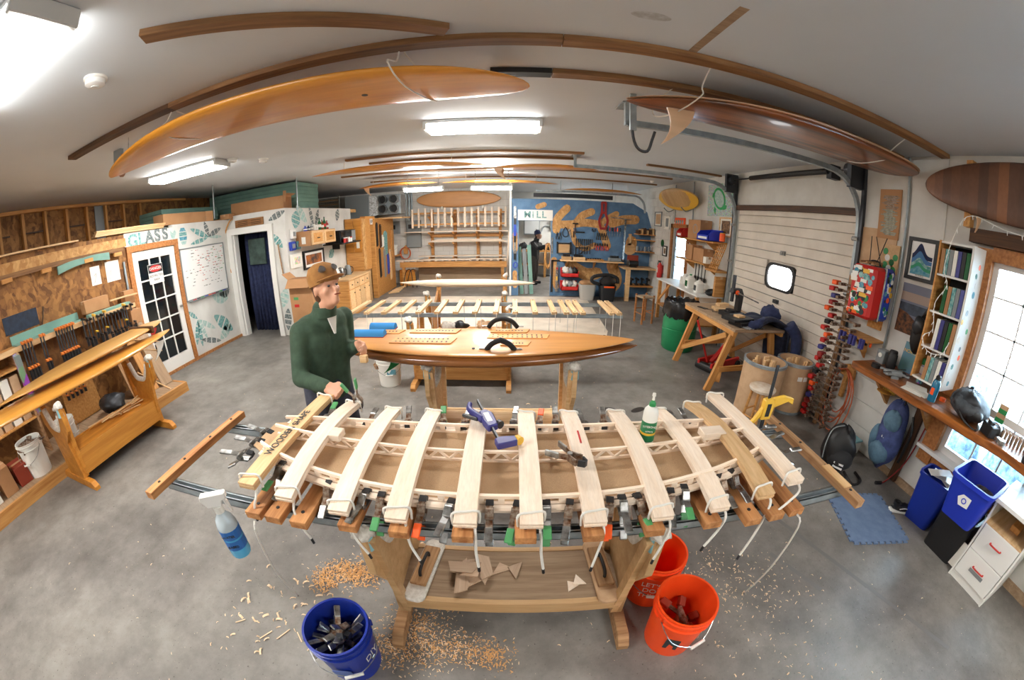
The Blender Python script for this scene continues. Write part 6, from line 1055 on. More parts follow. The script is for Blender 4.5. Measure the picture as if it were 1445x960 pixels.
carton('large brown carton with a round stamp on the upper wall shelf', (3.4, 6.3, 1.781), (3.65, 6.8, 2.14)); mk('stamp', X(loft([ring((0, 0, 0), (0, 1, 0), (0, 0, 1), r_, 20) for r_ in (.09, .07)], cap=False), T(3.3985, 6.5, 1.97)), 'grey_box', bpy.data.objects[[o.name for o in bpy.data.objects if o.get('label', '').startswith('large brown carton with a round')][0]], W=True)
for lb, y0, y1, z, m in (('dark blue parts bin on the upper wall shelf', 5.8, 6.22, 1.781, 'bin_blue'), ('red parts bin at the end of the upper wall shelf', 6.86, 7.12, 1.781, 'red')):
    t = thing('parts_bin', lb, 'bin', (3.4, (y0+y1)/2, z)); mk('tub', J(bx(3.3, y0, z, 3.6, y1, z+.01), bx(3.3, y0, z, 3.31, y1, z+.1), bx(3.59, y0, z, 3.6, y1, z+.2), prism([(3.3, z), (3.6, z), (3.6, z+.2), (3.36, z+.17), (3.3, z+.1)], y0, y0+.01, 'xz'), prism([(3.3, z), (3.6, z), (3.6, z+.2), (3.36, z+.17), (3.3, z+.1)], y1-.01, y1, 'xz')), m, t, W=True); mk('label', bx(3.2985, y0+.05, z+.03, 3.3, y1-.05, z+.07), 'paper', t, W=True)
carton('tall tan carton on the lower wall shelf', (3.4, 6.55, 1.371), (3.62, 6.8, 1.66)); carton('wide tan carton on the lower wall shelf', (3.4, 6.1, 1.371), (3.62, 6.5, 1.62)); carton('small white carton on the lower wall shelf', (3.4, 5.98, 1.371), (3.55, 6.09, 1.49), None, 'carton', 'paper')
t = thing('paint_can', 'red and yellow can on top of the leaning lattice', 'can', (3.5, 5.66, 1.8)); mk('can', lathe([(.05, 0), (.05, .13), (.045, .135)], 16), 'orange', t, sm=True); mk('lid', lathe([(.046, .135), (.046, .145)], 16), 'yellow', t); 
t = thing('lattice', 'wooden lattice of thin sticks leaning by the door track', 'lattice', (3.5, 5.75, 1.35))
for k in range(5): mk('stick', beam((3.42, 5.63+k*.06, 1.3), (3.58, 5.63+k*.06, 1.75), .016, .016), 'pine', t, W=True)
for k in range(6): mk('stick', beam((3.43+.024*k, 5.6, 1.34+k*.07), (3.43+.024*k, 5.9, 1.34+k*.07), .014, .014), 'pine', t, W=True)
mk('ledge', bx(3.38, 5.58, 1.27, 3.66, 5.95, 1.3), 'pine', t, W=True)
for k in range(4): t = thing('paint_brush', 'long handled black brush hung below the lower wall shelf', 'brush', (3.62, 6.35+k*.13, 1.3), 0, 'brushes below the shelf'); mk('handle', cyl((0, 0, 0), (0, 0, -.25), .01, n=8), 'black', t); mk('bristles', bx(-.01, -.03, -.33, .01, .03, -.25), 'iron', t)
carton('open wooden crate of tools under the lower wall shelf', (3.42, 5.6, .852), (3.65, 5.66, 1.2), None, 'tool_crate', 'pine')
t = thing('turtle_painting', 'green turtle painting on a speckled panel', 'picture', (3.65, 6.07, 2.25)); mk('panel', bx(3.64, 5.64, 2.24, 3.657, 6.5, 2.82), M('speckle', (176, 206, 196), .7, kind='print', sc=4), t, W=True)
mk('shell_ring', yz([(6.08+.24*cos(a)*cos(.7)-.17*sin(a)*sin(.7), 2.55+.24*cos(a)*sin(.7)+.17*sin(a)*cos(.7)) for a in [2*pi*i/28 for i in range(28)]], 3.637, 3.64), M('turtle_green', (50, 168, 96), .6), t, W=True); mk('shell', yz([(6.08+.19*cos(a)*cos(.7)-.13*sin(a)*sin(.7), 2.55+.19*cos(a)*sin(.7)+.13*sin(a)*cos(.7)) for a in [2*pi*i/28 for i in range(28)]], 3.635, 3.637), 'teal_pale', t, W=True)
for y, z, a in ((6.3, 2.62, 2.2), (5.98, 2.74, 1.2), (5.86, 2.4, -.6), (6.22, 2.36, -1.8)): mk('flipper', yz([(y+.1*cos(a), z+.1*sin(a)), (y+.04*cos(a+1.6), z+.04*sin(a+1.6)), (y-.05*cos(a), z-.05*sin(a)), (y-.04*cos(a+1.6), z-.04*sin(a+1.6))], 3.636, 3.64), 'turtle_green', t, W=True)
def framed(lb, y0, y1, z0, z1, fm, im, x=3.655):
    t = thing('framed_picture', lb, 'picture', (x, (y0+y1)/2, z0)); mk('frame', J(bx(x-.025, y0, z0, x, y0+.025, z1), bx(x-.025, y1-.025, z0, x, y1, z1), bx(x-.025, y0, z0, x, y1, z0+.025), bx(x-.025, y0, z1-.025, x, y1, z1)), fm, t, W=True); mk('mat', bx(x-.012, y0+.025, z0+.025, x-.004, y1-.025, z1-.025), 'paper', t, W=True); mk('image', bx(x-.014, y0+.07, z0+.06, x-.012, y1-.07, z1-.06), im, t, W=True)
M('sepia', (150, 116, 84), .6, kind='noise', rgb2=(70, 50, 36), sc=4)
framed('pale framed photograph above the lattice', 5.6, 6.02, 1.88, 2.22, 'pine_pale', 'sepia'); framed('small black framed photo above the fire extinguisher', 8.3, 8.55, 1.25, 1.5, 'black', 'sepia', 3.643); framed('small poster with a pale house near the tool wall', 8.75, 9.2, 1.95, 2.32, 'grey_box', 'fibre', 3.643); framed('sketch of an anchor beside the house poster', 8.25, 8.55, 1.9, 2.22, 'paper', 'grey_box', 3.643)
t = tag(mk('bead_sign', bx(3.63, 7.45, 2.0, 3.655, 7.95, 2.18), 'orange'), 'orange panel with a row of green rings above the back door', 'sign')
for k in range(4): mk('ring', yz([(7.54+k*.11+.04*cos(a), 2.09+.05*sin(a)) for a in [2*pi*i/12 for i in range(12)]], 3.627, 3.63), 'teal', t)
t = tag(mk('round_sign', X(lathe([(.09, 0), (.09, .01)], 20), T(3.635, 8.6, 1.55) @ R(-pi/2, 'Y')), 'bottle_green'), 'round dark green badge on the block wall', 'sign')
t = thing('fire_extinguisher', 'red fire extinguisher on the block wall beside the door', 'extinguisher', (3.56, 8.48, .72)); mk('cylinder', lathe([(.001, 0), (.06, 0), (.065, .02), (.065, .28), (.03, .34), (.02, .36)], 18), 'red', t, sm=True); mk('label', bx(-.0665, -.03, .12, -.064, .03, .24), 'white_paint', t); mk('valve', J(cyl((0, 0, .36), (0, 0, .4), .018, n=8), bx(-.06, -.012, .39, .03, .012, .41)), 'black', t); mk('hose', tube([(0, .03, .38), (-.02, .09, .34), (0, .085, .15)], .01, 6), 'black', t); mk('bracket', bx(.05, -.03, .1, .085, .03, .3), 'red_dull', t)
# ---------------------------------------------------------------- kitchen corner
carton('big open carton standing on the floor at the wall corner', (-3.94, 5.68, 0), (-3.46, 5.95, 1.12), 'top', 'moving_box')
for z, c in ((.62, 'red'), (.75, 'clamp_green')): mk('label', bx(-3.86, 5.678, z, -3.76, 5.68, z+.05), c, [o for o in bpy.data.objects if o.name.startswith('moving_box')][0], W=True)
t = thing('hanging_cabinet', 'maple wall cabinet with two pairs of doors below a row of bottles', 'cabinet', (-3.9, 6.8, 1.65)); mk('body', bx(-4.08, 6.3, 1.65, -3.75, 7.34, 1.93), 'carton', t, W=True)
for k in range(2):
    y0 = 6.32+k*.51; d = mk('door', bx(-3.75, y0, 1.66, -3.73, y0+.49, 1.92), 'pine_pale', t, W=True, bev=.003); mk('panel', bx(-3.73, y0+.07, 1.7, -3.727, y0+.42, 1.88), 'pine', d, W=True)
    for q in (.22, .28): mk('knob', cyl((-3.727, y0+q, 1.78), (-3.71, y0+q, 1.78), .012, n=8), 'black', d, W=True)
mk('notice', bx(-3.95, 6.297, 1.69, -3.86, 6.3, 1.82), 'paper', t, W=True)
for k, (y, h_, m, lb) in enumerate(((6.38, .1, 'blue', 'blue tin'), (6.5, .1, 'navy', 'navy tin'), (6.62, .13, 'steel', 'silver shaker'), (6.72, .14, 'white_plastic', 'white bottle'), (6.82, .12, 'white_gloss', 'glass jar'), (6.95, .24, 'bottle_green', 'tall green bottle'), (7.06, .2, 'amber', 'amber bottle'), (7.16, .26, 'bottle_green', 'tallest green bottle with a red label'), (7.27, .18, 'red_dull', 'dark red bottle'))):
    t = thing('bottle', lb+' standing on the maple wall cabinet', 'bottle', (-3.9, y, 1.93)); mk('body', lathe([(.001, 0), (.035, 0), (.037, .01), (.037, h_*.6), (.014, h_*.75), (.013, h_*.95)], 14), m, t, sm=True); mk('cap', lathe([(.015, h_*.93), (.015, h_)], 10), 'black', t); mk('label', lathe([(.0375, h_*.2), (.0375, h_*.45)], 14, cap=False), 'red' if k == 7 else 'paper', t)
t = thing('framed_picture', 'dark framed panoramic photo below the wall cabinet', 'picture', (-4.06, 6.9, 1.17)); mk('frame', J(bx(-4.08, 6.48, 1.17, -4.04, 6.52, 1.54), bx(-4.08, 7.28, 1.17, -4.04, 7.32, 1.54), bx(-4.08, 6.52, 1.17, -4.04, 7.28, 1.21), bx(-4.08, 6.52, 1.5, -4.04, 7.28, 1.54)), 'black', t, W=True); mk('mat', bx(-4.07, 6.52, 1.21, -4.058, 7.28, 1.5), 'white_gloss', t, W=True); mk('image', bx(-4.058, 6.58, 1.26, -4.055, 7.22, 1.45), M('panorama', (190, 112, 50), .5, kind='noise', rgb2=(60, 54, 56), sc=1.2), t, W=True)
t = thing('microwave', 'black microwave on a wall shelf beside the tall cabinet', 'microwave', (-3.88, 7.85, 1.6)); mk('case', bx(-4.08, 7.48, 1.6, -3.7, 8.3, 1.87), 'black', t, W=True, bev=.006); mk('door', bx(-3.7, 7.5, 1.62, -3.69, 8.05, 1.85), 'dark_glass', t, W=True); mk('keypad', bx(-3.7, 8.08, 1.62, -3.692, 8.28, 1.85), 'grey_box', t, W=True)
t = thing('plank_shelf', 'dark narrow shelf carrying the microwave', 'shelf', (-3.9, 7.85, 1.57)); mk('board', bx(-4.08, 7.36, 1.57, -3.6, 8.36, 1.6), 'iron', t, W=True); mk('bracket', bx(-4.08, 7.8, 1.45, -3.9, 7.83, 1.57), 'iron', t, W=True)
for k, (y, m, lb) in enumerate(((7.55, 'red', 'red spice jar'), (7.66, 'red_dull', 'dark red spice jar'), (7.78, 'white_plastic', 'white spice jar'), (7.9, 'white_gloss', 'clear spice jar'))): t = thing('jar', lb+' at the edge of the microwave shelf', 'jar', (-3.64, y, 1.6)); mk('body', lathe([(.03, 0), (.03, .08), (.024, .09)], 12), m, t, sm=True); mk('lid', lathe([(.027, .09), (.027, .11)], 12), 'white_paint' if m != 'white_gloss' else 'red', t)
t = thing('base_cabinet', 'maple base cabinet with drawers and a wooden worktop', 'cabinet', (-3.8, 7.8, 0)); mk('body', bx(-4.08, 7.22, 0, -3.5, 8.42, .8), 'pine', t, W=True); mk('worktop', bx(-4.08, 7.18, .8, -3.46, 8.46, .84), 'pine_pale', t, W=True, bev=.004)
for k in range(4):
    y0 = 7.25+k*.29; d = mk('drawer', bx(-3.5, y0, .6, -3.485, y0+.27, .78), 'pine_pale', t, W=True, bev=.003); mk('knob', cyl((-3.485, y0+.135, .69), (-3.465, y0+.135, .69), .012, n=8), 'black', d, W=True); d = mk('door', bx(-3.5, y0, .08, -3.485, y0+.27, .58), 'pine_pale', t, W=True, bev=.003); mk('knob', cyl((-3.485, y0+.23, .5), (-3.465, y0+.23, .5), .012, n=8), 'black', d, W=True)
for k, (y, m, lb) in enumerate(((7.35, 'white_plastic', 'white kettle'), (7.6, 'steel', 'steel coffee pot'), (7.95, 'grey_box', 'grey appliance'))): t = thing('appliance', lb+' on the wooden worktop', 'appliance', (-3.8, y, .84)); mk('body', lathe([(.08, 0), (.09, .02), (.075, .18), (.04, .22)], 16), m, t, sm=True); mk('handle', tube([(.07, 0, .18), (.13, 0, .16), (.12, 0, .06), (.085, 0, .04)], .01, 6), 'black', t)
t = thing('tall_cabinet', 'tall plywood cabinet at the end of the kitchen wall', 'cabinet', (-3.85, 8.8, 0)); mk('body', bx(-4.08, 8.47, .84, -3.62, 9.0, 2.12), 'pine', t, W=True); mk('side_board', bx(-3.62, 8.47, .86, -3.6, 8.62, 2.1), 'osb_pale', t, W=True); mk('plinth', bx(-4.06, 8.5, 0, -3.66, 8.98, .84), 'ply', t, W=True)
for x in (-4.06, -3.84): mk('door', bx(x, 8.455, 1.3, x+.2, 8.47, 2.08), 'ply_yellow', t, W=True, bev=.003)
mk('note', bx(-3.78, 8.452, 1.4, -3.7, 8.455, 1.55), 'paper', t, W=True)
t = tag(mk('name_sign', bx(-3.62, 8.98, 1.95, -3.6, 9.3, 2.1), 'white_paint'), 'small white sign with black letters over the dark store opening', 'sign'); text('lettering', 'JAMI', .13, 'black', t, (-3.598, 9.14, 2.025), FPX)
st(mk('trim_4', J(bx(-3.7, 9.2, 0, -3.57, 9.28, 2.1), bx(-3.7, 8.62, 2.1, -3.57, 9.28, 2.16)), 'pine'))
for k, (y, z0, z1, w_, m, lb) in enumerate(((9.45, 1.35, 2.0, .1, 'iron', 'long black saw blade'), (9.58, .5, 1.3, .1, 'iron', 'dark steel plane bed'), (9.7, 1.3, 1.95, .12, 'dark_wood', 'dark brown template'), (9.86, 1.3, 1.65, .16, 'paper', 'white hanging tag'), (9.95, .45, 1.25, .1, 'grey_box', 'grey straight edge'), (10.1, 1.05, 1.75, .24, 'teal', 'teal board'), (10.25, .5, 1.1, .14, 'blue', 'dark blue board'), (10.45, .3, 1.2, .12, 'pine_pale', 'pale template'), (10.65, .9, 1.8, .1, 'pine', 'amber template'))):
    t = tag(mk('hung_template', prism([(y-w_/2, z0), (y+w_/2, z0+.04), (y+w_/2, z1-.05), (y, z1), (y-w_/2, z1-.05)], -3.6, -3.57, 'yz'), m, bev=.003), lb+' hung on the plywood store wall', 'template'); mk('peg', cyl((-3.6, y, z1-.05), (-3.54, y, z1-.05), .008, n=6), 'steel', t)
for k in range(5): tag(plank('offcut', (-3.45, 9.7+.16*k, .03), (-3.2, 9.9+.15*k, .03+.01*k), .05, .03, 'pine_pale'), 'pale offcut in the row at the foot of the store wall', 'offcut', 'offcuts along the store wall')
for o in [o for o in bpy.data.objects if o.name in ('base_cabinet', 'tall_cabinet')]: o.location.x += .022
# mixed notices on the kitchen wall
for y, z, w_, h_, m, lb in ((6.17, 1.9, .14, .17, 'white_gloss', 'white thermostat'), (6.12, 1.68, .16, .16, 'blue', 'blue dispenser'), (6.3, 1.68, .14, .15, 'mural_blue', 'turquoise packet rack'), (6.2, 1.4, .34, .26, 'paper', 'white rack plastered with stickers')):
    t = thing('mounted_box', lb+' on the painted kitchen wall', 'box', (-4.05, y, z-h_/2)); mk('case', bx(-.03, -w_/2, 0, .03, w_/2, h_), m, t, bev=.005)
    mk('face', bx(.03, -w_*.3, h_*.25, .033, w_*.3, h_*.75), 'grey_box' if m != 'paper' else M('sticker_mix', (220, 206, 190), .6, kind='print', sc=1.5), t)
tag(mk('walking_stick', cyl((-4.2, 5.93, 1.2), (-4.25, 5.93, 1.75), .012, n=8), 'old_wood'), 'wooden stick hung on the wall between doorway and kitchen corner', 'stick')
# ---------------------------------------------------------------- duct work, panels and pipes
t = thing('duct_box', 'grey dust collector box with four round duct collars', 'duct', (-3.9, 10.2, 2.1)); mk('box', bx(-4.75, 10.0, 2.13, -4.0, 10.7, 2.8), 'grey_box', t, W=True, bev=.01); mk('transition', loft([[(-4.0, 10.02, 2.15), (-4.0, 10.68, 2.15), (-4.0, 10.68, 2.78), (-4.0, 10.02, 2.78)], [(-3.75, 10.1, 2.22), (-3.75, 10.6, 2.22), (-3.75, 10.6, 2.74), (-3.75, 10.1, 2.74)]]), 'steel', t, W=True); mk('plenum', bx(-3.75, 10.1, 2.2, -3.1, 10.6, 2.76), 'galv', t, W=True, bev=.01); mk('shelf', bx(-4.7, 9.9, 2.08, -3.0, 10.75, 2.12), 'ply', t, W=True)
for x in (-3.6, -3.27):
    for z in (2.36, 2.62):
        d = mk('collar', loft([ring((x, 10.1, z), (1, 0, 0), (0, 0, 1), .125, 20), ring((x, 9.95, z), (1, 0, 0), (0, 0, 1), .125, 20), ring((x, 9.95, z), (1, 0, 0), (0, 0, 1), .112, 20), ring((x, 10.09, z), (1, 0, 0), (0, 0, 1), .112, 20)]), 'steel', t, W=True, sm=True)
        mk('mouth', cyl((x, 10.085, z), (x, 10.08, z), .111, n=20), 'black', d, W=True)
t = thing('wire_rack', 'wire rack of thin sticks on the loft edge beside the ducts', 'rack', (-4.3, 8.7, 2.38))
for k in range(6): mk('shelf_wire', bx(-4.9, 8.4, 2.4+k*.05, -4.15, 8.42, 2.41+k*.05), 'steel' if k % 2 else 'pine', t, W=True)
for x in (-4.9, -4.15): mk('post', bx(x-.01, 8.4, 2.38, x+.01, 8.43, 2.72), 'steel', t, W=True)
for k in range(3): tag(mk('conduit', cyl((-3.35+k*.09, 11.5, 2.0), (-3.35+k*.09, 11.5, 2.95), .03, n=10), 'galv', sm=True), 'grey conduit pipe rising from the far electrical panel', 'conduit', 'conduits above the panel')
for lb, x0, x1, z0, z1 in (('small electrical disconnect box on the far wall', -3.9, -3.58, 1.6, 2.0), ('large grey electrical panel on the far wall', -3.35, -2.88, 1.15, 2.0)):
    t = thing('electrical_panel', lb, 'electrical panel', ((x0+x1)/2, 11.5, z0)); mk('case', bx(x0, 11.42, z0, x1, 11.54, z1), 'grey_box', t, W=True, bev=.008); mk('door', bx(x0+.04, 11.405, z0+.05, x1-.04, 11.42, z1-.05), 'grey_box', t, W=True, bev=.004); mk('switch', bx(x0+.08, 11.39, z1-.25, x0+.2, 11.405, z1-.12), 'black', t, W=True)
t = thing('hose_coil', 'orange cord coil on a wooden hook by the far panel', 'hose', (-3.4, 11.45, 1.15)); mk('hook_board', prism([(-.06, -.2), (.06, -.2), (.08, 0), (0, .08), (-.08, 0)], -.02, .04, 'xz'), 'pine', t)
for k in range(3): P = [((.15+.015*k)*sin(a), -.04-.01*k, -.17+.19*cos(a)) for a in [2*pi*i/16 for i in range(16)]]; mk('loop', tube(P+[P[0]], .012, 6, 1), 'hose_orange', t, sm=2)
bucket('white bucket hung on the store end below the electrical box', (-3.73, 11.2, .95), 0, 'white_plastic', .32, .13)
tag(mk('ledge_board', bx(-4.0, 11.02, .92, -3.55, 11.54, .95), 'pine'), 'small pine shelf under the white bucket at the far wall', 'shelf')
# ---------------------------------------------------------------- timber rack on the far wall
t = thing('timber_rack', 'pine wall rack with arms holding pale lumber', 'rack', (-1.5, 11.4, .3))
for x in (-2.52, -1.79, -1.08, -.39):
    mk('post', bx(x-.045, 11.45, .3, x+.045, 11.54, 2.3), 'pine', t, W=True)
    for z in (1.57, 1.26, .82, 2.05): a = mk('arm', bx(x-.02, 10.95, z, x+.02, 11.45, z+.05), 'pine', t, W=True); mk('gusset', prism([(11.45, z), (11.1, z), (11.45, z-.16)], x-.02, x+.02, 'yz'), 'pine', a, W=True)
for z in (1.45,): mk('ledger', bx(-2.5, 11.43, z, -.3, 11.45, z+.09), 'pine', t, W=True)
t = thing('ladder_frame', 'pale ladder frame of upright slats resting on the timber rack', 'frame', (-1.6, 11.0, 1.78))
for z in (2.17, 1.83): mk('rail', bx(-3.05, 11.02, z, -.2, 11.06, z+.05), 'pine', t, W=True)
for k in range(15): x = -3.02+k*.2; mk('slat', bx(x-.028, 10.99, 1.76+.01*(k % 2), x+.028, 11.02, 2.33+.01*(k % 3)), 'maple', t, W=True)
for lb, x0, x1, y, z, w_, n_ in (('long pale board on the second arm level of the timber rack', -3.3, -.15, 11.1, 1.635, .12, 2), ('pale board in the bundle on the third arm level of the timber rack', -2.6, -.2, 11.1, 1.325, .1, 5), ('thin board on the lowest arm level of the timber rack', -2.9, -.2, 11.1, .885, .12, 2)):
    for k in range(n_): tag(plank('lumber', (x0+.07*k, y+.13*(k % 2), z+.027*(k//2)), (x1-.04*k, y+.13*(k % 2), z+.027*(k//2)), w_, .025, 'maple'), lb, 'lumber', 'lumber on the timber rack')
t = thing('cleated_trestle', 'knotty pine beam on legs before the timber rack', 'beam', (-1.8, 10.8, 0)); plank('beam', (-3.4, 10.78, .68), (-.18, 10.78, .66), .05, .17, 'pine', t)
for x in (-3.3, -.3): mk('leg', bx(x-.04, 10.78, 0, x+.04, 10.86, .6), 'pine', t, W=True)
for k in range(16): x = -3.3+k*.205; mk('cleat', bx(x-.03, 10.72, .765, x+.03, 11.2, .79), 'maple', t, W=True)
tag(plank('lumber', (-3.5, 10.72, .81), (-1.25, 10.74, .81), .1, .025, 'maple'), 'white board lying along the cleats of the pine beam', 'lumber'); tag(plank('lumber', (-2.7, 10.9, .81), (-.2, 10.9, .81), .1, .025, 'maple'), 'second pale board behind the one along the cleats', 'lumber')
tag(plank('plywood_sheet', (-2.95, 11.25, .28), (-.3, 11.25, .28), .02, .5, 'grey_wood', upv=(0, 0, 1)), 'dusty plywood sheet standing behind the pine beam', 'plywood'); tag(plank('plywood_sheet', (-3.5, 11.0, .25), (-2.98, 11.0, .25), .02, .5, 'ply_yellow', upv=(0, 0, 1)), 'amber plywood panel beside the dusty sheet', 'plywood')
for k in range(2): tag(mk('wire_stand', tube([(-3.3+.12*k, 10.6, 0.01), (-3.2+.12*k, 10.65, .45), (-3.1+.12*k, 10.7, .55), (-3.02+.12*k, 10.65, .45), (-2.98+.12*k, 10.6, 0.01)], .012, 6), 'black'), 'bent black steel stand leg before the amber panel', 'stand', 'bent steel stand legs')
tag(plank('lumber', (-.2, 11.0, .02), (-.12, 11.1, 1.6), .04, .03, 'maple'), 'slim white strip leaning at the end of the timber rack', 'lumber')
# ---------------------------------------------------------------- blue tool wall and mill room
P = [(.97, 0), (3.64, 0), (3.64, 1.9), (3.5, 2.3), (3.1, 2.5), (-.04, 2.5), (-.04, 0), (.14, 0), (.14, 1.94), (.97, 1.94)]
wm = st(mk('wall_mill', J(prism([(-.04, 0), (.14, 0), (.14, 2.5), (-.04, 2.5)], 9.45, 9.5, 'xz'), prism([(.14, 1.94), (.97, 1.94), (.97, 2.5), (.14, 2.5)], 9.45, 9.5, 'xz'), prism([(.97, 0), (3.64, 0), (3.64, 1.9), (3.5, 2.3), (3.1, 2.5), (.97, 2.5)], 9.45, 9.5, 'xz')), 'mill_blue'))
def stroke(pts, w_, y=9.447):
    Q = smooth_path([(p[0], 0, p[1]) for p in pts], 6); L = []; Rr = []
    for i, p in enumerate(Q):
        d = (Q[min(i+1, len(Q)-1)]-Q[max(i-1, 0)]).normalized(); n_ = Vector((-d.z, 0, d.x)); L.append((p.x+n_.x*w_/2, p.z+n_.z*w_/2)); Rr.append((p.x-n_.x*w_/2, p.z-n_.z*w_/2))
    d0 = (Q[1]-Q[0]).normalized(); d1 = (Q[-1]-Q[-2]).normalized(); c0 = [(Q[0].x-d0.x*w_/2*cos(a)+d0.z*w_/2*sin(a), Q[0].z-d0.z*w_/2*cos(a)-d0.x*w_/2*sin(a)) for a in (-.8, 0, .8)]; c1_ = [(Q[-1].x+d1.x*w_/2*cos(a)-d1.z*w_/2*sin(a), Q[-1].z+d1.z*w_/2*cos(a)+d1.x*w_/2*sin(a)) for a in (.8, 0, -.8)]
    return prism(L+c1_+Rr[::-1]+c0[::-1], y-.003, y+.003, 'xz')
for k, (pts, w_) in enumerate((([(1.1, 1.72), (1.12, 2.0), (1.36, 2.28)], .2), ([(1.2, 1.86), (1.5, 1.88), (1.85, 1.93), (2.2, 1.9)], .2), ([(1.6, 1.9), (1.75, 2.1), (2.0, 2.22)], .19), ([(2.2, 1.88), (2.4, 2.05), (2.66, 2.2)], .15), ([(2.55, 1.95), (2.85, 2.05), (3.18, 2.08)], .24), ([(2.25, 1.85), (2.35, 1.6), (2.45, 1.35)], .2), ([(1.45, 1.8), (1.62, 1.4), (1.85, 1.26), (2.1, 1.36)], .14), ([(1.5, .8), (1.9, .6), (2.2, .62)], .32), ([(2.6, .85), (2.75, .5), (2.7, .3)], .3), ([(1.06, .95), (1.06, .55), (1.14, .25)], .15), ([(.62, 2.3), (.78, 2.36)], .13), ([(.05, 1.6), (.06, 1.2)], .12), ([(.05, .6), (.06, .25)], .12), ([(3.1, 1.5), (3.1, 1.3)], .3))): mk('osb_wave', stroke(pts, w_, 9.447-.0004*k), 'osb_pale', wm)
t = thing('mill_sign', 'white mill sign with teal letters over the mill doorway', 'sign', (.56, 9.44, 1.95)); mk('plate', bx(-.44, -.01, 0, .44, .01, .27), 'white_paint', t, bev=.003)
for k, ch in enumerate('MiLL'): text('painted_letter', ch, .24, 'teal', t, (-.2+k*.14, -.012, .14), FY, fat=.005)
def wtool(name, lb, cat, x, z, parts):
    t = thing(name, lb, cat, (x, 9.44, z))
    for nm, g, m in parts: mk(nm, g, m, t, bev=0)
    return t
def pl(m): return [('jaw', prism([(-.02, 0), (.02, 0), (.008, .07), (-.008, .07)], -.02, 0, 'xz'), 'iron'), ('grip', tube([(-.01, -.01, 0), (-.03, -.01, -.06), (-.02, -.01, -.12)], .01, 6), m), ('grip', tube([(.01, -.01, 0), (.03, -.01, -.06), (.02, -.01, -.12)], .01, 6), m)]
def drv(m): return [('blade', cyl((0, -.02, 0), (0, -.02, -.14), .006, n=6), 'steel'), ('handle', cyl((0, -.02, 0), (0, -.02, .1), .016, .013, n=8), m)]
def chis(m): return [('blade', bx(-.01, -.02, -.1, .01, -.012, 0), 'iron'), ('handle', cyl((0, -.016, 0), (0, -.016, .09), .012, .015, n=8), m)]
def sqr(m): return [('stock', bx(-.15, -.02, 0, .15, -.005, .035), m), ('blade', bx(-.15, -.015, -.12, -.115, -.008, 0), 'iron')]
def ham(m): return [('head', bx(-.07, -.04, 0, .07, -.01, .035), 'iron'), ('handle', cyl((0, -.025, 0), (0, -.025, -.25), .013, n=8), m)]
for x, z in ((1.12, 1.6), (1.2, 1.6)): wtool('pliers', 'black pliers hung at the doorway end of the tool wall', 'pliers', x, z, pl('black'))['group'] = 'pliers at the doorway end'
for k in range(6): wtool('pliers', 'red gripped pliers in the row at the middle of the tool wall', 'pliers', 2.12+k*.065, 1.36-.02*(k % 2), pl('red' if k % 2 else 'red_dull'))['group'] = 'pliers in the middle row'
for k in range(5): wtool('pliers', 'small black pliers above the pliers row', 'pliers', 2.17+k*.06, 1.62, pl('black'))['group'] = 'small pliers row'
for k, m in enumerate(('black', 'red', 'black', 'red', 'orange', 'black')): wtool('screwdriver', '%s handled long screwdriver beside the steel T-square' % {'black': 'black', 'red': 'red', 'orange': 'orange'}[m], 'screwdriver', 2.42+k*.07, 1.74, drv(m))['group'] = 'screwdrivers by the T-square'
for k in range(9): wtool('chisel', 'dark chisel in the rack in the middle of the tool wall', 'chisel', 1.62+k*.052, 1.42, chis('black'))['group'] = 'chisels in the rack'
for k in range(5): wtool('chisel', 'short chisel in the lower rack of the tool wall', 'chisel', 1.7+k*.07, 1.22, chis('iron'))['group'] = 'short chisels'
wtool('framing_square', 'black square hung above the chisel rack', 'square', 1.68, 1.66, sqr('black')); wtool('hammer', 'brown handled hammer hung above the black square', 'hammer', 1.58, 1.88, ham('dark_wood'))
t = wtool('scissors', 'black scissors hung beside the red template', 'scissors', 2.07, 1.7, [('blade', prism([(-.006, 0), (.006, 0), (0, -.14)], -.012, -.008, 'xz'), 'steel'), ('handle', tube([(0, -.01, 0), (-.05, -.01, .03), (-.04, -.01, .08), (0, -.01, .02), (.04, -.01, .08), (.05, -.01, .03), (0, -.01, 0)], .008, 6), 'black')])
wtool('divider', 'black looped divider hung near the doorway', 'divider', 1.33, 1.62, [('loop', tube([(0, -.01, .18), (-.07, -.01, .06), (-.06, -.01, -.04), (0, -.01, -.07), (.06, -.01, -.04), (.07, -.01, .06), (0, -.01, .18)], .011, 6), 'black')])
wtool('set_square', 'dark triangular set square low on the tool wall', 'square', 1.6, 1.05, [('edge', beam((0, -.01, 0), (.34, -.01, .22), .012, .03, (0, 1, 0)), 'iron'), ('edge', bx(0, -.016, 0, .03, -.004, .24), 'iron'), ('edge', bx(0, -.016, .21, .34, -.004, .24), 'iron')])
wtool('wrench', 'long steel wrench hung slanting on the tool wall', 'wrench', 1.5, 1.5, [('shank', beam((0, -.01, 0), (-.06, -.01, .2), .012, .025, (0, 1, 0)), 'steel'), ('head', blob((-.065, -.01, .22), .03, .01, .035, 1, .1), 'steel')])
t = wtool('t_square', 'large bright steel T-square leaning on the tool wall', 'square', 2.8, 1.1, [('blade', beam((.05, -.14, -.1), (.1, -.03, .97), .05, .006, (0, 1, 0)), 'steel'), ('head', beam((-.3, -.03, 1.0), (.26, -.03, .97), .02, .03, (0, 1, 0)), 'steel')])
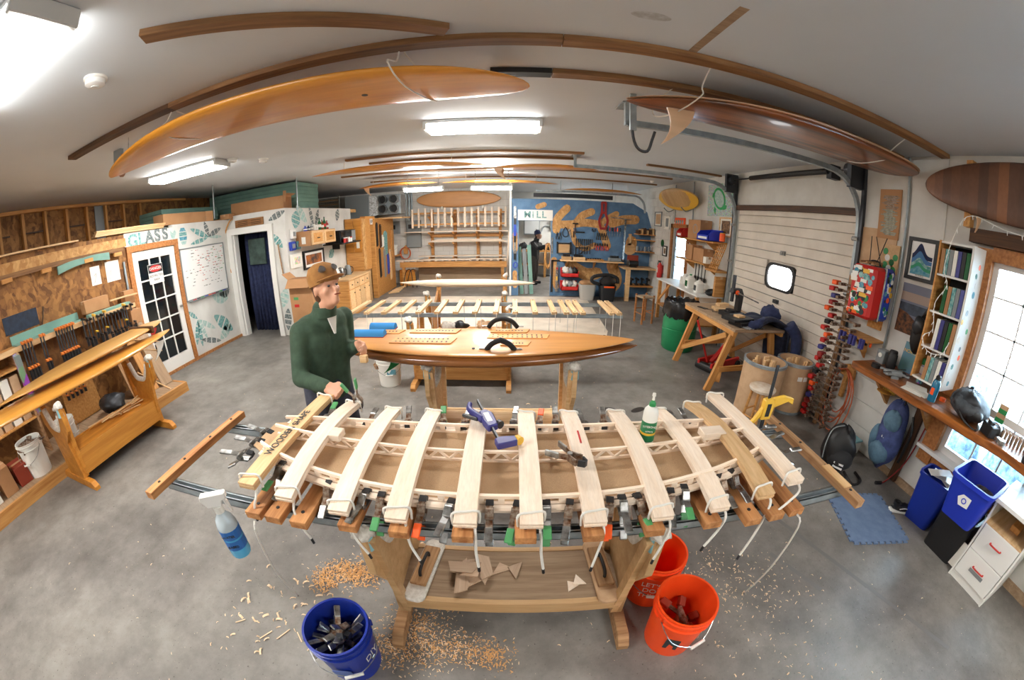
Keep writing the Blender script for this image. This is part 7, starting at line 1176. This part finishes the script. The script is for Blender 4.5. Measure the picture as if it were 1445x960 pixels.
wtool('fin_template', 'dark red long fin shaped template with a cut out', 'template', 2.31, 1.8, [('leg', stroke([(-.05, .66), (-.05, .4), (-.11, .2), (-.07, .02)], .06, -.02), 'red_dull'), ('leg', stroke([(.05, .66), (.05, .4), (.11, .2), (.07, .02)], .06, -.02), 'red_dull'), ('crosspiece', bx(-.09, -.026, -.03, .09, -.014, .03), 'red_dull'), ('crosspiece', bx(-.06, -.026, .64, .06, -.014, .7), 'red_dull'), ('crosspiece', bx(-.06, -.026, .38, .06, -.014, .44), 'red_dull')])
wtool('hand_saw', 'wooden bench hook rack with black clamps near the doorway', 'rack', 1.3, 1.22, [('board', bx(-.15, -.05, -.08, .15, -.02, .18), 'ply'), ('clamp', bx(-.19, -.08, -.1, -.15, -.03, .2), 'black'), ('clamp', bx(.15, -.08, -.1, .19, -.03, .2), 'black'), ('rail', bx(-.17, -.06, .14, .17, -.05, .18), 'iron')])
wtool('steel_rule', 'thin bright rule hung beside the mill doorway', 'ruler', 1.0, 1.1, [('blade', bx(-.02, -.01, 0, .02, -.004, .42), 'steel')]); wtool('level', 'long spirit level standing low beside the mill doorway', 'level', 1.14, .12, [('rail', bx(-.03, -.04, 0, .03, -.01, .7), 'steel'), ('vial', bx(-.02, -.043, .3, .02, -.04, .4), 'yellow'), ('vial', bx(-.02, -.043, .58, .02, -.04, .64), 'red')])
wtool('framing_square', 'large dark L shaped square low beside the mill doorway', 'square', 1.02, .1, [('blade', bx(-.03, -.012, 0, .02, -.004, .85), 'iron'), ('tongue', bx(-.03, -.012, .8, .35, -.004, .85), 'iron')])
for k, z in enumerate((2.0, 1.55, 1.1)): wtool('hand_saw', 'hand saw hung on the narrow blue strip, %s' % ('highest of three', 'middle of three', 'lowest of three')[k], 'saw', .05, z, [('blade', prism([(-.04, 0), (.04, 0), (.025, .3), (-.03, .3)], -.012, -.006, 'xz'), 'steel' if k != 1 else 'blue'), ('handle', bx(-.03, -.03, -.16, .03, -.005, .0), 'black')])
t = wtool('blue_scissors', 'blue handled shears low on the narrow blue strip', 'shears', .06, .72, [('handle', tube([(0, -.01, 0), (-.05, -.01, .06), (-.02, -.01, .14), (.03, -.01, .14), (.05, -.01, .06), (0, -.01, 0)], .012, 6), 'blue')])
wtool('paddle', 'round wooden paddle template at the corner of the tool wall', 'template', 3.05, 1.2, [('disc', X(lathe([(.16, 0), (.16, .02)], 20), T(0, -.01, .1) @ R(pi/2, 'X')), 'ply'), ('handle', bx(-.04, -.03, .2, .04, -.01, .5), 'ply')])
t = thing('plank_shelf', 'long narrow shelf across the blue tool wall', 'shelf', (2.0, 9.3, .95)); plank('board', (1.2, 9.3, .96), (2.84, 9.3, .95), .28, .03, 'pine_pale', t)
for x in (1.4, 2.1, 2.7): mk('bracket', prism([(9.44, .94), (9.2, .94), (9.44, .75)], x-.015, x+.015, 'yz'), 'pine', t, W=True)
for lb, x, w_, h_, m in (('wooden tool tray with red pliers on the tool wall shelf', 1.36, .24, .14, 'ply'), ('tray of dark router bits on the tool wall shelf', 1.68, .3, .13, 'pine_pale'), ('low tray of small planes on the tool wall shelf', 2.1, .44, .06, 'pine'), ('green grey sharpener on the tool wall shelf', 2.62, .3, .14, 'grey_box')):
    t = thing('tool_tray', lb, 'tray', (x, 9.3, .976)); mk('tray', bx(-w_/2, -.1, 0, w_/2, .1, h_*.6), m, t, bev=.004)
    for k in range(6): mk('tool', bx(-w_/2+.03+k*(w_-.06)/6, -.07, h_*.6, -w_/2+.05+k*(w_-.06)/6, .03, h_), 'iron' if k % 2 else 'black', t)
t = thing('corner_bench', 'corner bench with one square post beside the tool wall', 'bench', (3.2, 9.2, 0)); mk('top', bx(2.78, 8.9, .82, 3.64, 9.44, .86), 'pine_pale', t, W=True); mk('post', bx(2.86, 8.92, 0, 2.96, 9.02, .82), 'pine_pale', t, W=True); mk('low_shelf', bx(2.96, 9.0, .36, 3.64, 9.44, .39), 'pine', t, W=True)
t = thing('grinder', 'bench grinder with a square brown guard on the corner bench', 'grinder', (3.08, 9.1, .86)); mk('guard', bx(-.14, .1, 0, .16, .13, .3), 'brick_red', t); mk('motor', cyl((-.12, 0, .1), (.12, 0, .1), .07, n=14), 'iron', t, sm=True); mk('wheel', cyl((-.16, 0, .1), (-.13, 0, .1), .09, n=16), 'steel', t, sm=True); mk('foot', bx(-.08, -.06, 0, .08, .06, .04), 'iron', t)
for k in range(4): t = thing('power_drill', 'black drill hung under the corner bench', 'drill', (3.08+k*.15, 9.15, .39), 0, 'drills under the corner bench'); mk('body', cyl((0, .08, .16), (0, -.1, .16), .035, .03, n=10), 'iron', t, sm=True); mk('handle', bx(-.02, .02, .03, .02, .06, .14), 'black', t, bev=.005); mk('battery', bx(-.035, 0, 0, .035, .1, .035), 'black', t, bev=.004)
for lb, x, z in (('upper red bin of rags and gloves on the tool wall', 1.45, .54), ('lower red bin of grey rags on the tool wall', 1.45, .2)):
    t = thing('red_bin', lb, 'bin', (x, 9.28, z)); mk('tub', J(bx(-.22, -.14, 0, .22, .15, .015), bx(-.22, -.14, 0, .22, -.125, .1), bx(-.22, .135, 0, .22, .15, .22), bx(-.22, -.14, 0, -.205, .15, .15), bx(.205, -.14, 0, .22, .15, .15)), 'red', t)
    for k, (dx, m) in enumerate(((-.1, 'white_cloth'), (.02, 'grey_box'), (.12, 'black' if z > .4 else 'white_cloth'))): mk('rag', blob((dx, -.02, .15), .09, .1, .09, k+int(z*10), .3), m, t, sm=2)
for lb, x, m, fm in (('grey tapered bin packed with sticks below the tool wall', 1.88, M('bin_grey', (176, 176, 172), .6), 'old_wood'), ('black shop vacuum bin with an orange band', 2.38, 'dark_steel', 'black')):
    t = thing('floor_bin', lb, 'bin', (x, 9.05 if x < 2 else 8.95, 0)); mk('tub', loft([[(a, b, 0) for a, b in rrect(.32, .28, .05)], [(a, b, .4) for a, b in rrect(.42, .36, .06)], [(a, b, .4) for a, b in rrect(.39, .33, .05)], [(a, b, .03) for a, b in rrect(.3, .26, .04)]]), m, t, sm=True)
    mk('filling', blob((0, 0, .4), .18, .15, .08, 3, .4), fm, t, sm=2)
    if x > 2: mk('band', cb(0, -.19, .38, .26, .02, .04), 'orange', t); mk('hose', tube([(-.2, -.05, .42), (-.42, -.08, .5), (-.36, -.06, .62), (0, -.02, .66), (.24, 0, .58), (.26, 0, .45)], .045, 10), 'rubber', t, sm=2); mk('lid', lathe([(.2, .44), (.22, .5), (.12, .6), (.05, .64)], 18), 'iron', t, sm=True)
t = thing('corner_rack', 'small wall rack of wooden parts in the corner beyond the tool wall', 'rack', (3.4, 9.25, 1.5))
for z in (1.55, 1.7, 1.25): mk('board', bx(3.15, 9.1, z, 3.64, 9.42, z+.02), 'pine', t, W=True)
for k in range(6): mk('part_piece', bx(3.18+k*.075, 9.12, 1.72, 3.23+k*.075, 9.38, 1.82+.03*(k % 3)), 'ply' if k % 2 else 'dark_wood', t, W=True)
for k in range(4): mk('jar', lathe([(.035, 0), (.035, .12), (.025, .13)], 12), 'frosted' if k % 2 else 'grey_box', t, loc=(3.2+k*.11-3.4, -.02, -.23), sm=True)
for k, (x, h_, m) in enumerate(((.16, 1.25, 'foam'), (.29, 1.2, 'grey_box'), (.42, 1.3, 'foam'))): tag(plank('leaning_sheet', (x+.08, 9.62, 0.0), (x, 9.75, h_), .1, .03, m), '%s narrow sheet leaning just inside the mill doorway' % ('pale green', 'grey', 'taller green')[k], 'sheet')
t = thing('mill_bench', 'cluttered bench along the mill room wall', 'bench', (.6, 12.7, 0)); mk('top', bx(-.02, 12.5, .88, 2.2, 13.1, .93), 'pine', t, W=True)
for x in (.05, 1.1, 2.1): mk('leg', bx(x-.04, 12.55, 0, x+.04, 12.63, .88), 'pine', t, W=True)
mk('low_shelf', bx(0, 12.6, .4, 2.15, 13.1, .43), 'ply', t, W=True)
for k in range(7): put('machine_part', 'dark machine part on the mill room bench', 'machine part', blob((0, 0, .12), .12, .1, .13, k, .35), ('iron', 'dark_steel', 'grey_box')[k % 3], (.1+k*.27, 12.75, .92), sm=2)['group'] = 'parts on the mill bench'
t = thing('electrical_panel', 'pale grey cabinet high on the mill room wall', 'electrical panel', (.65, 13.1, 1.45)); mk('case', bx(-.28, -.1, 0, .28, .1, .55), 'grey_box', t, bev=.01); mk('door', bx(-.25, -.115, .03, .25, -.1, .52), 'lamp_metal', t, bev=.005); mk('handle', bx(.15, -.13, .12, .17, -.115, .2), 'black', t)
t = thing('electrical_panel', 'smaller grey box on the mill room wall beside the pale cabinet', 'electrical panel', (1.45, 13.12, 1.65)); mk('case', bx(-.15, -.08, 0, .15, .08, .35), 'grey_box', t, bev=.008); mk('conduit', tube([(-.15, 0, .1), (-.35, 0, .1), (-.45, 0, -.1)], .02, 6), 'galv', t)
t = thing('wooden_hoop', 'bent wooden hoop hung on the mill doorway edge', 'hoop', (.93, 9.7, 1.0)); mk('band', tube([(0, 0, .35), (.06, 0, .2), (.07, 0, -.1), (.0, 0, -.3), (-.07, 0, -.1), (-.06, 0, .2), (0, 0, .35)], .03, 6), 'pine', t); mk('peg', bx(-.02, -.22, .33, .02, .02, .37), 'pine', t)
# ---------------------------------------------------------------- floor: shavings, stains, joints
rnd = random.Random(42)
def curls(n, pick, size=.02, m='shav_a', name='wood_shavings', lb='', heap=.0):
    V = []; F = []
    for k in range(n):
        x, y = pick(); a = rnd.uniform(0, 6.28); L = size*rnd.uniform(.5, 1.5); w_ = L*rnd.uniform(.18, .4); h_ = L*rnd.uniform(.1, .4); z = .002+heap*abs(rnd.gauss(0, 1)); c, s = cos(a), sin(a); o = len(V)
        for u, zz in ((-1, 0), (-.35, h_), (.35, h_), (1, 0)):
            for q in (-1, 1): px, py = u*L/2, q*w_/2; V.append((x+px*c-py*s, y+px*s+py*c, z+zz))
        for i in range(3): F.append((o+2*i, o+2*i+1, o+2*i+3, o+2*i+2))
    ob = mk(name, (V, F), m); ob['kind'] = 'stuff'; ob['label'] = lb; ob['category'] = 'shavings'; return ob
G_ = lambda x, y, sx, sy: (lambda: (rnd.gauss(x, sx), rnd.gauss(y, sy)))
def multi(*L): return lambda: rnd.choice(L)()
curls(800, multi(G_(-1.12, 1.2, .05, .05), G_(-1.0, 1.3, .08, .04), G_(-.9, 1.28, .07, .05)), .016, 'shav_a', 'wood_shavings', 'orange shavings heaped beside the dark blue bucket', .008)
curls(900, multi(G_(-.62, .82, .1, .06), G_(-.45, .86, .12, .06), G_(-.25, .87, .1, .05), G_(-.5, 1.0, .1, .06), G_(-.1, .84, .06, .04)), .013, 'shav_a', 'wood_shavings', 'tan shavings scattered at the foot of the clamped bench', .002)
curls(900, multi(G_(-.62, .82, .1, .07), G_(-.45, .86, .12, .07), G_(-.25, .87, .12, .06), G_(-.5, 1.0, .12, .07), G_(-1.0, 1.28, .1, .06)), .012, 'shav_b', 'wood_shavings', 'pale dust and chips among the tan shavings')
curls(420, multi(G_(1.25, 1.25, .15, .12), G_(1.5, 1.1, .2, .15), G_(1.4, .7, .25, .25)), .014, 'shav_b', 'wood_shavings', 'pale chips scattered past the orange buckets')
curls(360, lambda: (rnd.uniform(-3.5, 3.0), rnd.uniform(.1, 4.5)), .014, 'shav_b', 'wood_shavings', 'stray pale chips strewn across the whole floor')
curls(160, multi(G_(-.4, 2.3, .4, .25), G_(.5, 3.0, .5, .3), G_(-1.3, .9, .2, .15)), .03, 'shav_b', 'wood_shavings', 'long pale curls strewn between the two benches')
fl = bpy.data.objects['floor']
mk('floor_pale_area', prism([(-3.3, 5.75), (1.55, 5.7), (1.75, 6.3), (1.9, 9.3), (-3.3, 9.3)], .0, .002), M('pale_area', (214, 202, 186), .6, kind='noise', rgb2=(194, 182, 166), sc=.5), fl)  # thin slab, paler than the floor around it
for x, y, r_ in ((1.04, 3.43, .07), (1.38, 3.4, .075), (1.1, 3.2, .06), (1.48, 3.14, .085)): mk('stain', X(lathe([(.001, 0), (r_, 0), (r_*.9, .0012), (.001, .0012)], 16), T(x, y, 0.0003) @ R(rnd.uniform(0, 3)) @ Matrix.Diagonal((1.3, .6, 1, 1))), 'stain_dark', fl)
for a, b in (((2.0, 1.6), (2.6, .1)), ((1.75, 1.3), (1.95, .9))): mk('scuff', beam((a[0], a[1], .0006), (b[0], b[1], .0006), .035, .0008), M('scuff_grey', (112, 110, 108), .6), fl)
for k in range(6): tag(plank('wood_splinter', (-1.55+.1*k, .75+.06*sin(k*2), .006), (-1.5+.1*k, .79+.06*sin(k*3), .006), .006, .004, 'shav_b', bev=0), 'thin pale splinter on the floor near the dark blue bucket', 'splinter', 'splinters by the blue bucket')
# ---------------------------------------------------------------- lettering becomes plain meshes
bpy.context.view_layer.update(); dg = bpy.context.evaluated_depsgraph_get()
for o in TEXTS:
    me = bpy.data.meshes.new_from_object(o.evaluated_get(dg)); nm = o.name; par = o.parent; mb = o.matrix_basis.copy(); cu = o.data
    lab = o.get('label')
    bpy.data.objects.remove(o); n_ = bpy.data.objects.new(nm, me); COL.objects.link(n_); n_.parent = par; n_.matrix_basis = mb
    if lab: n_['label'] = lab
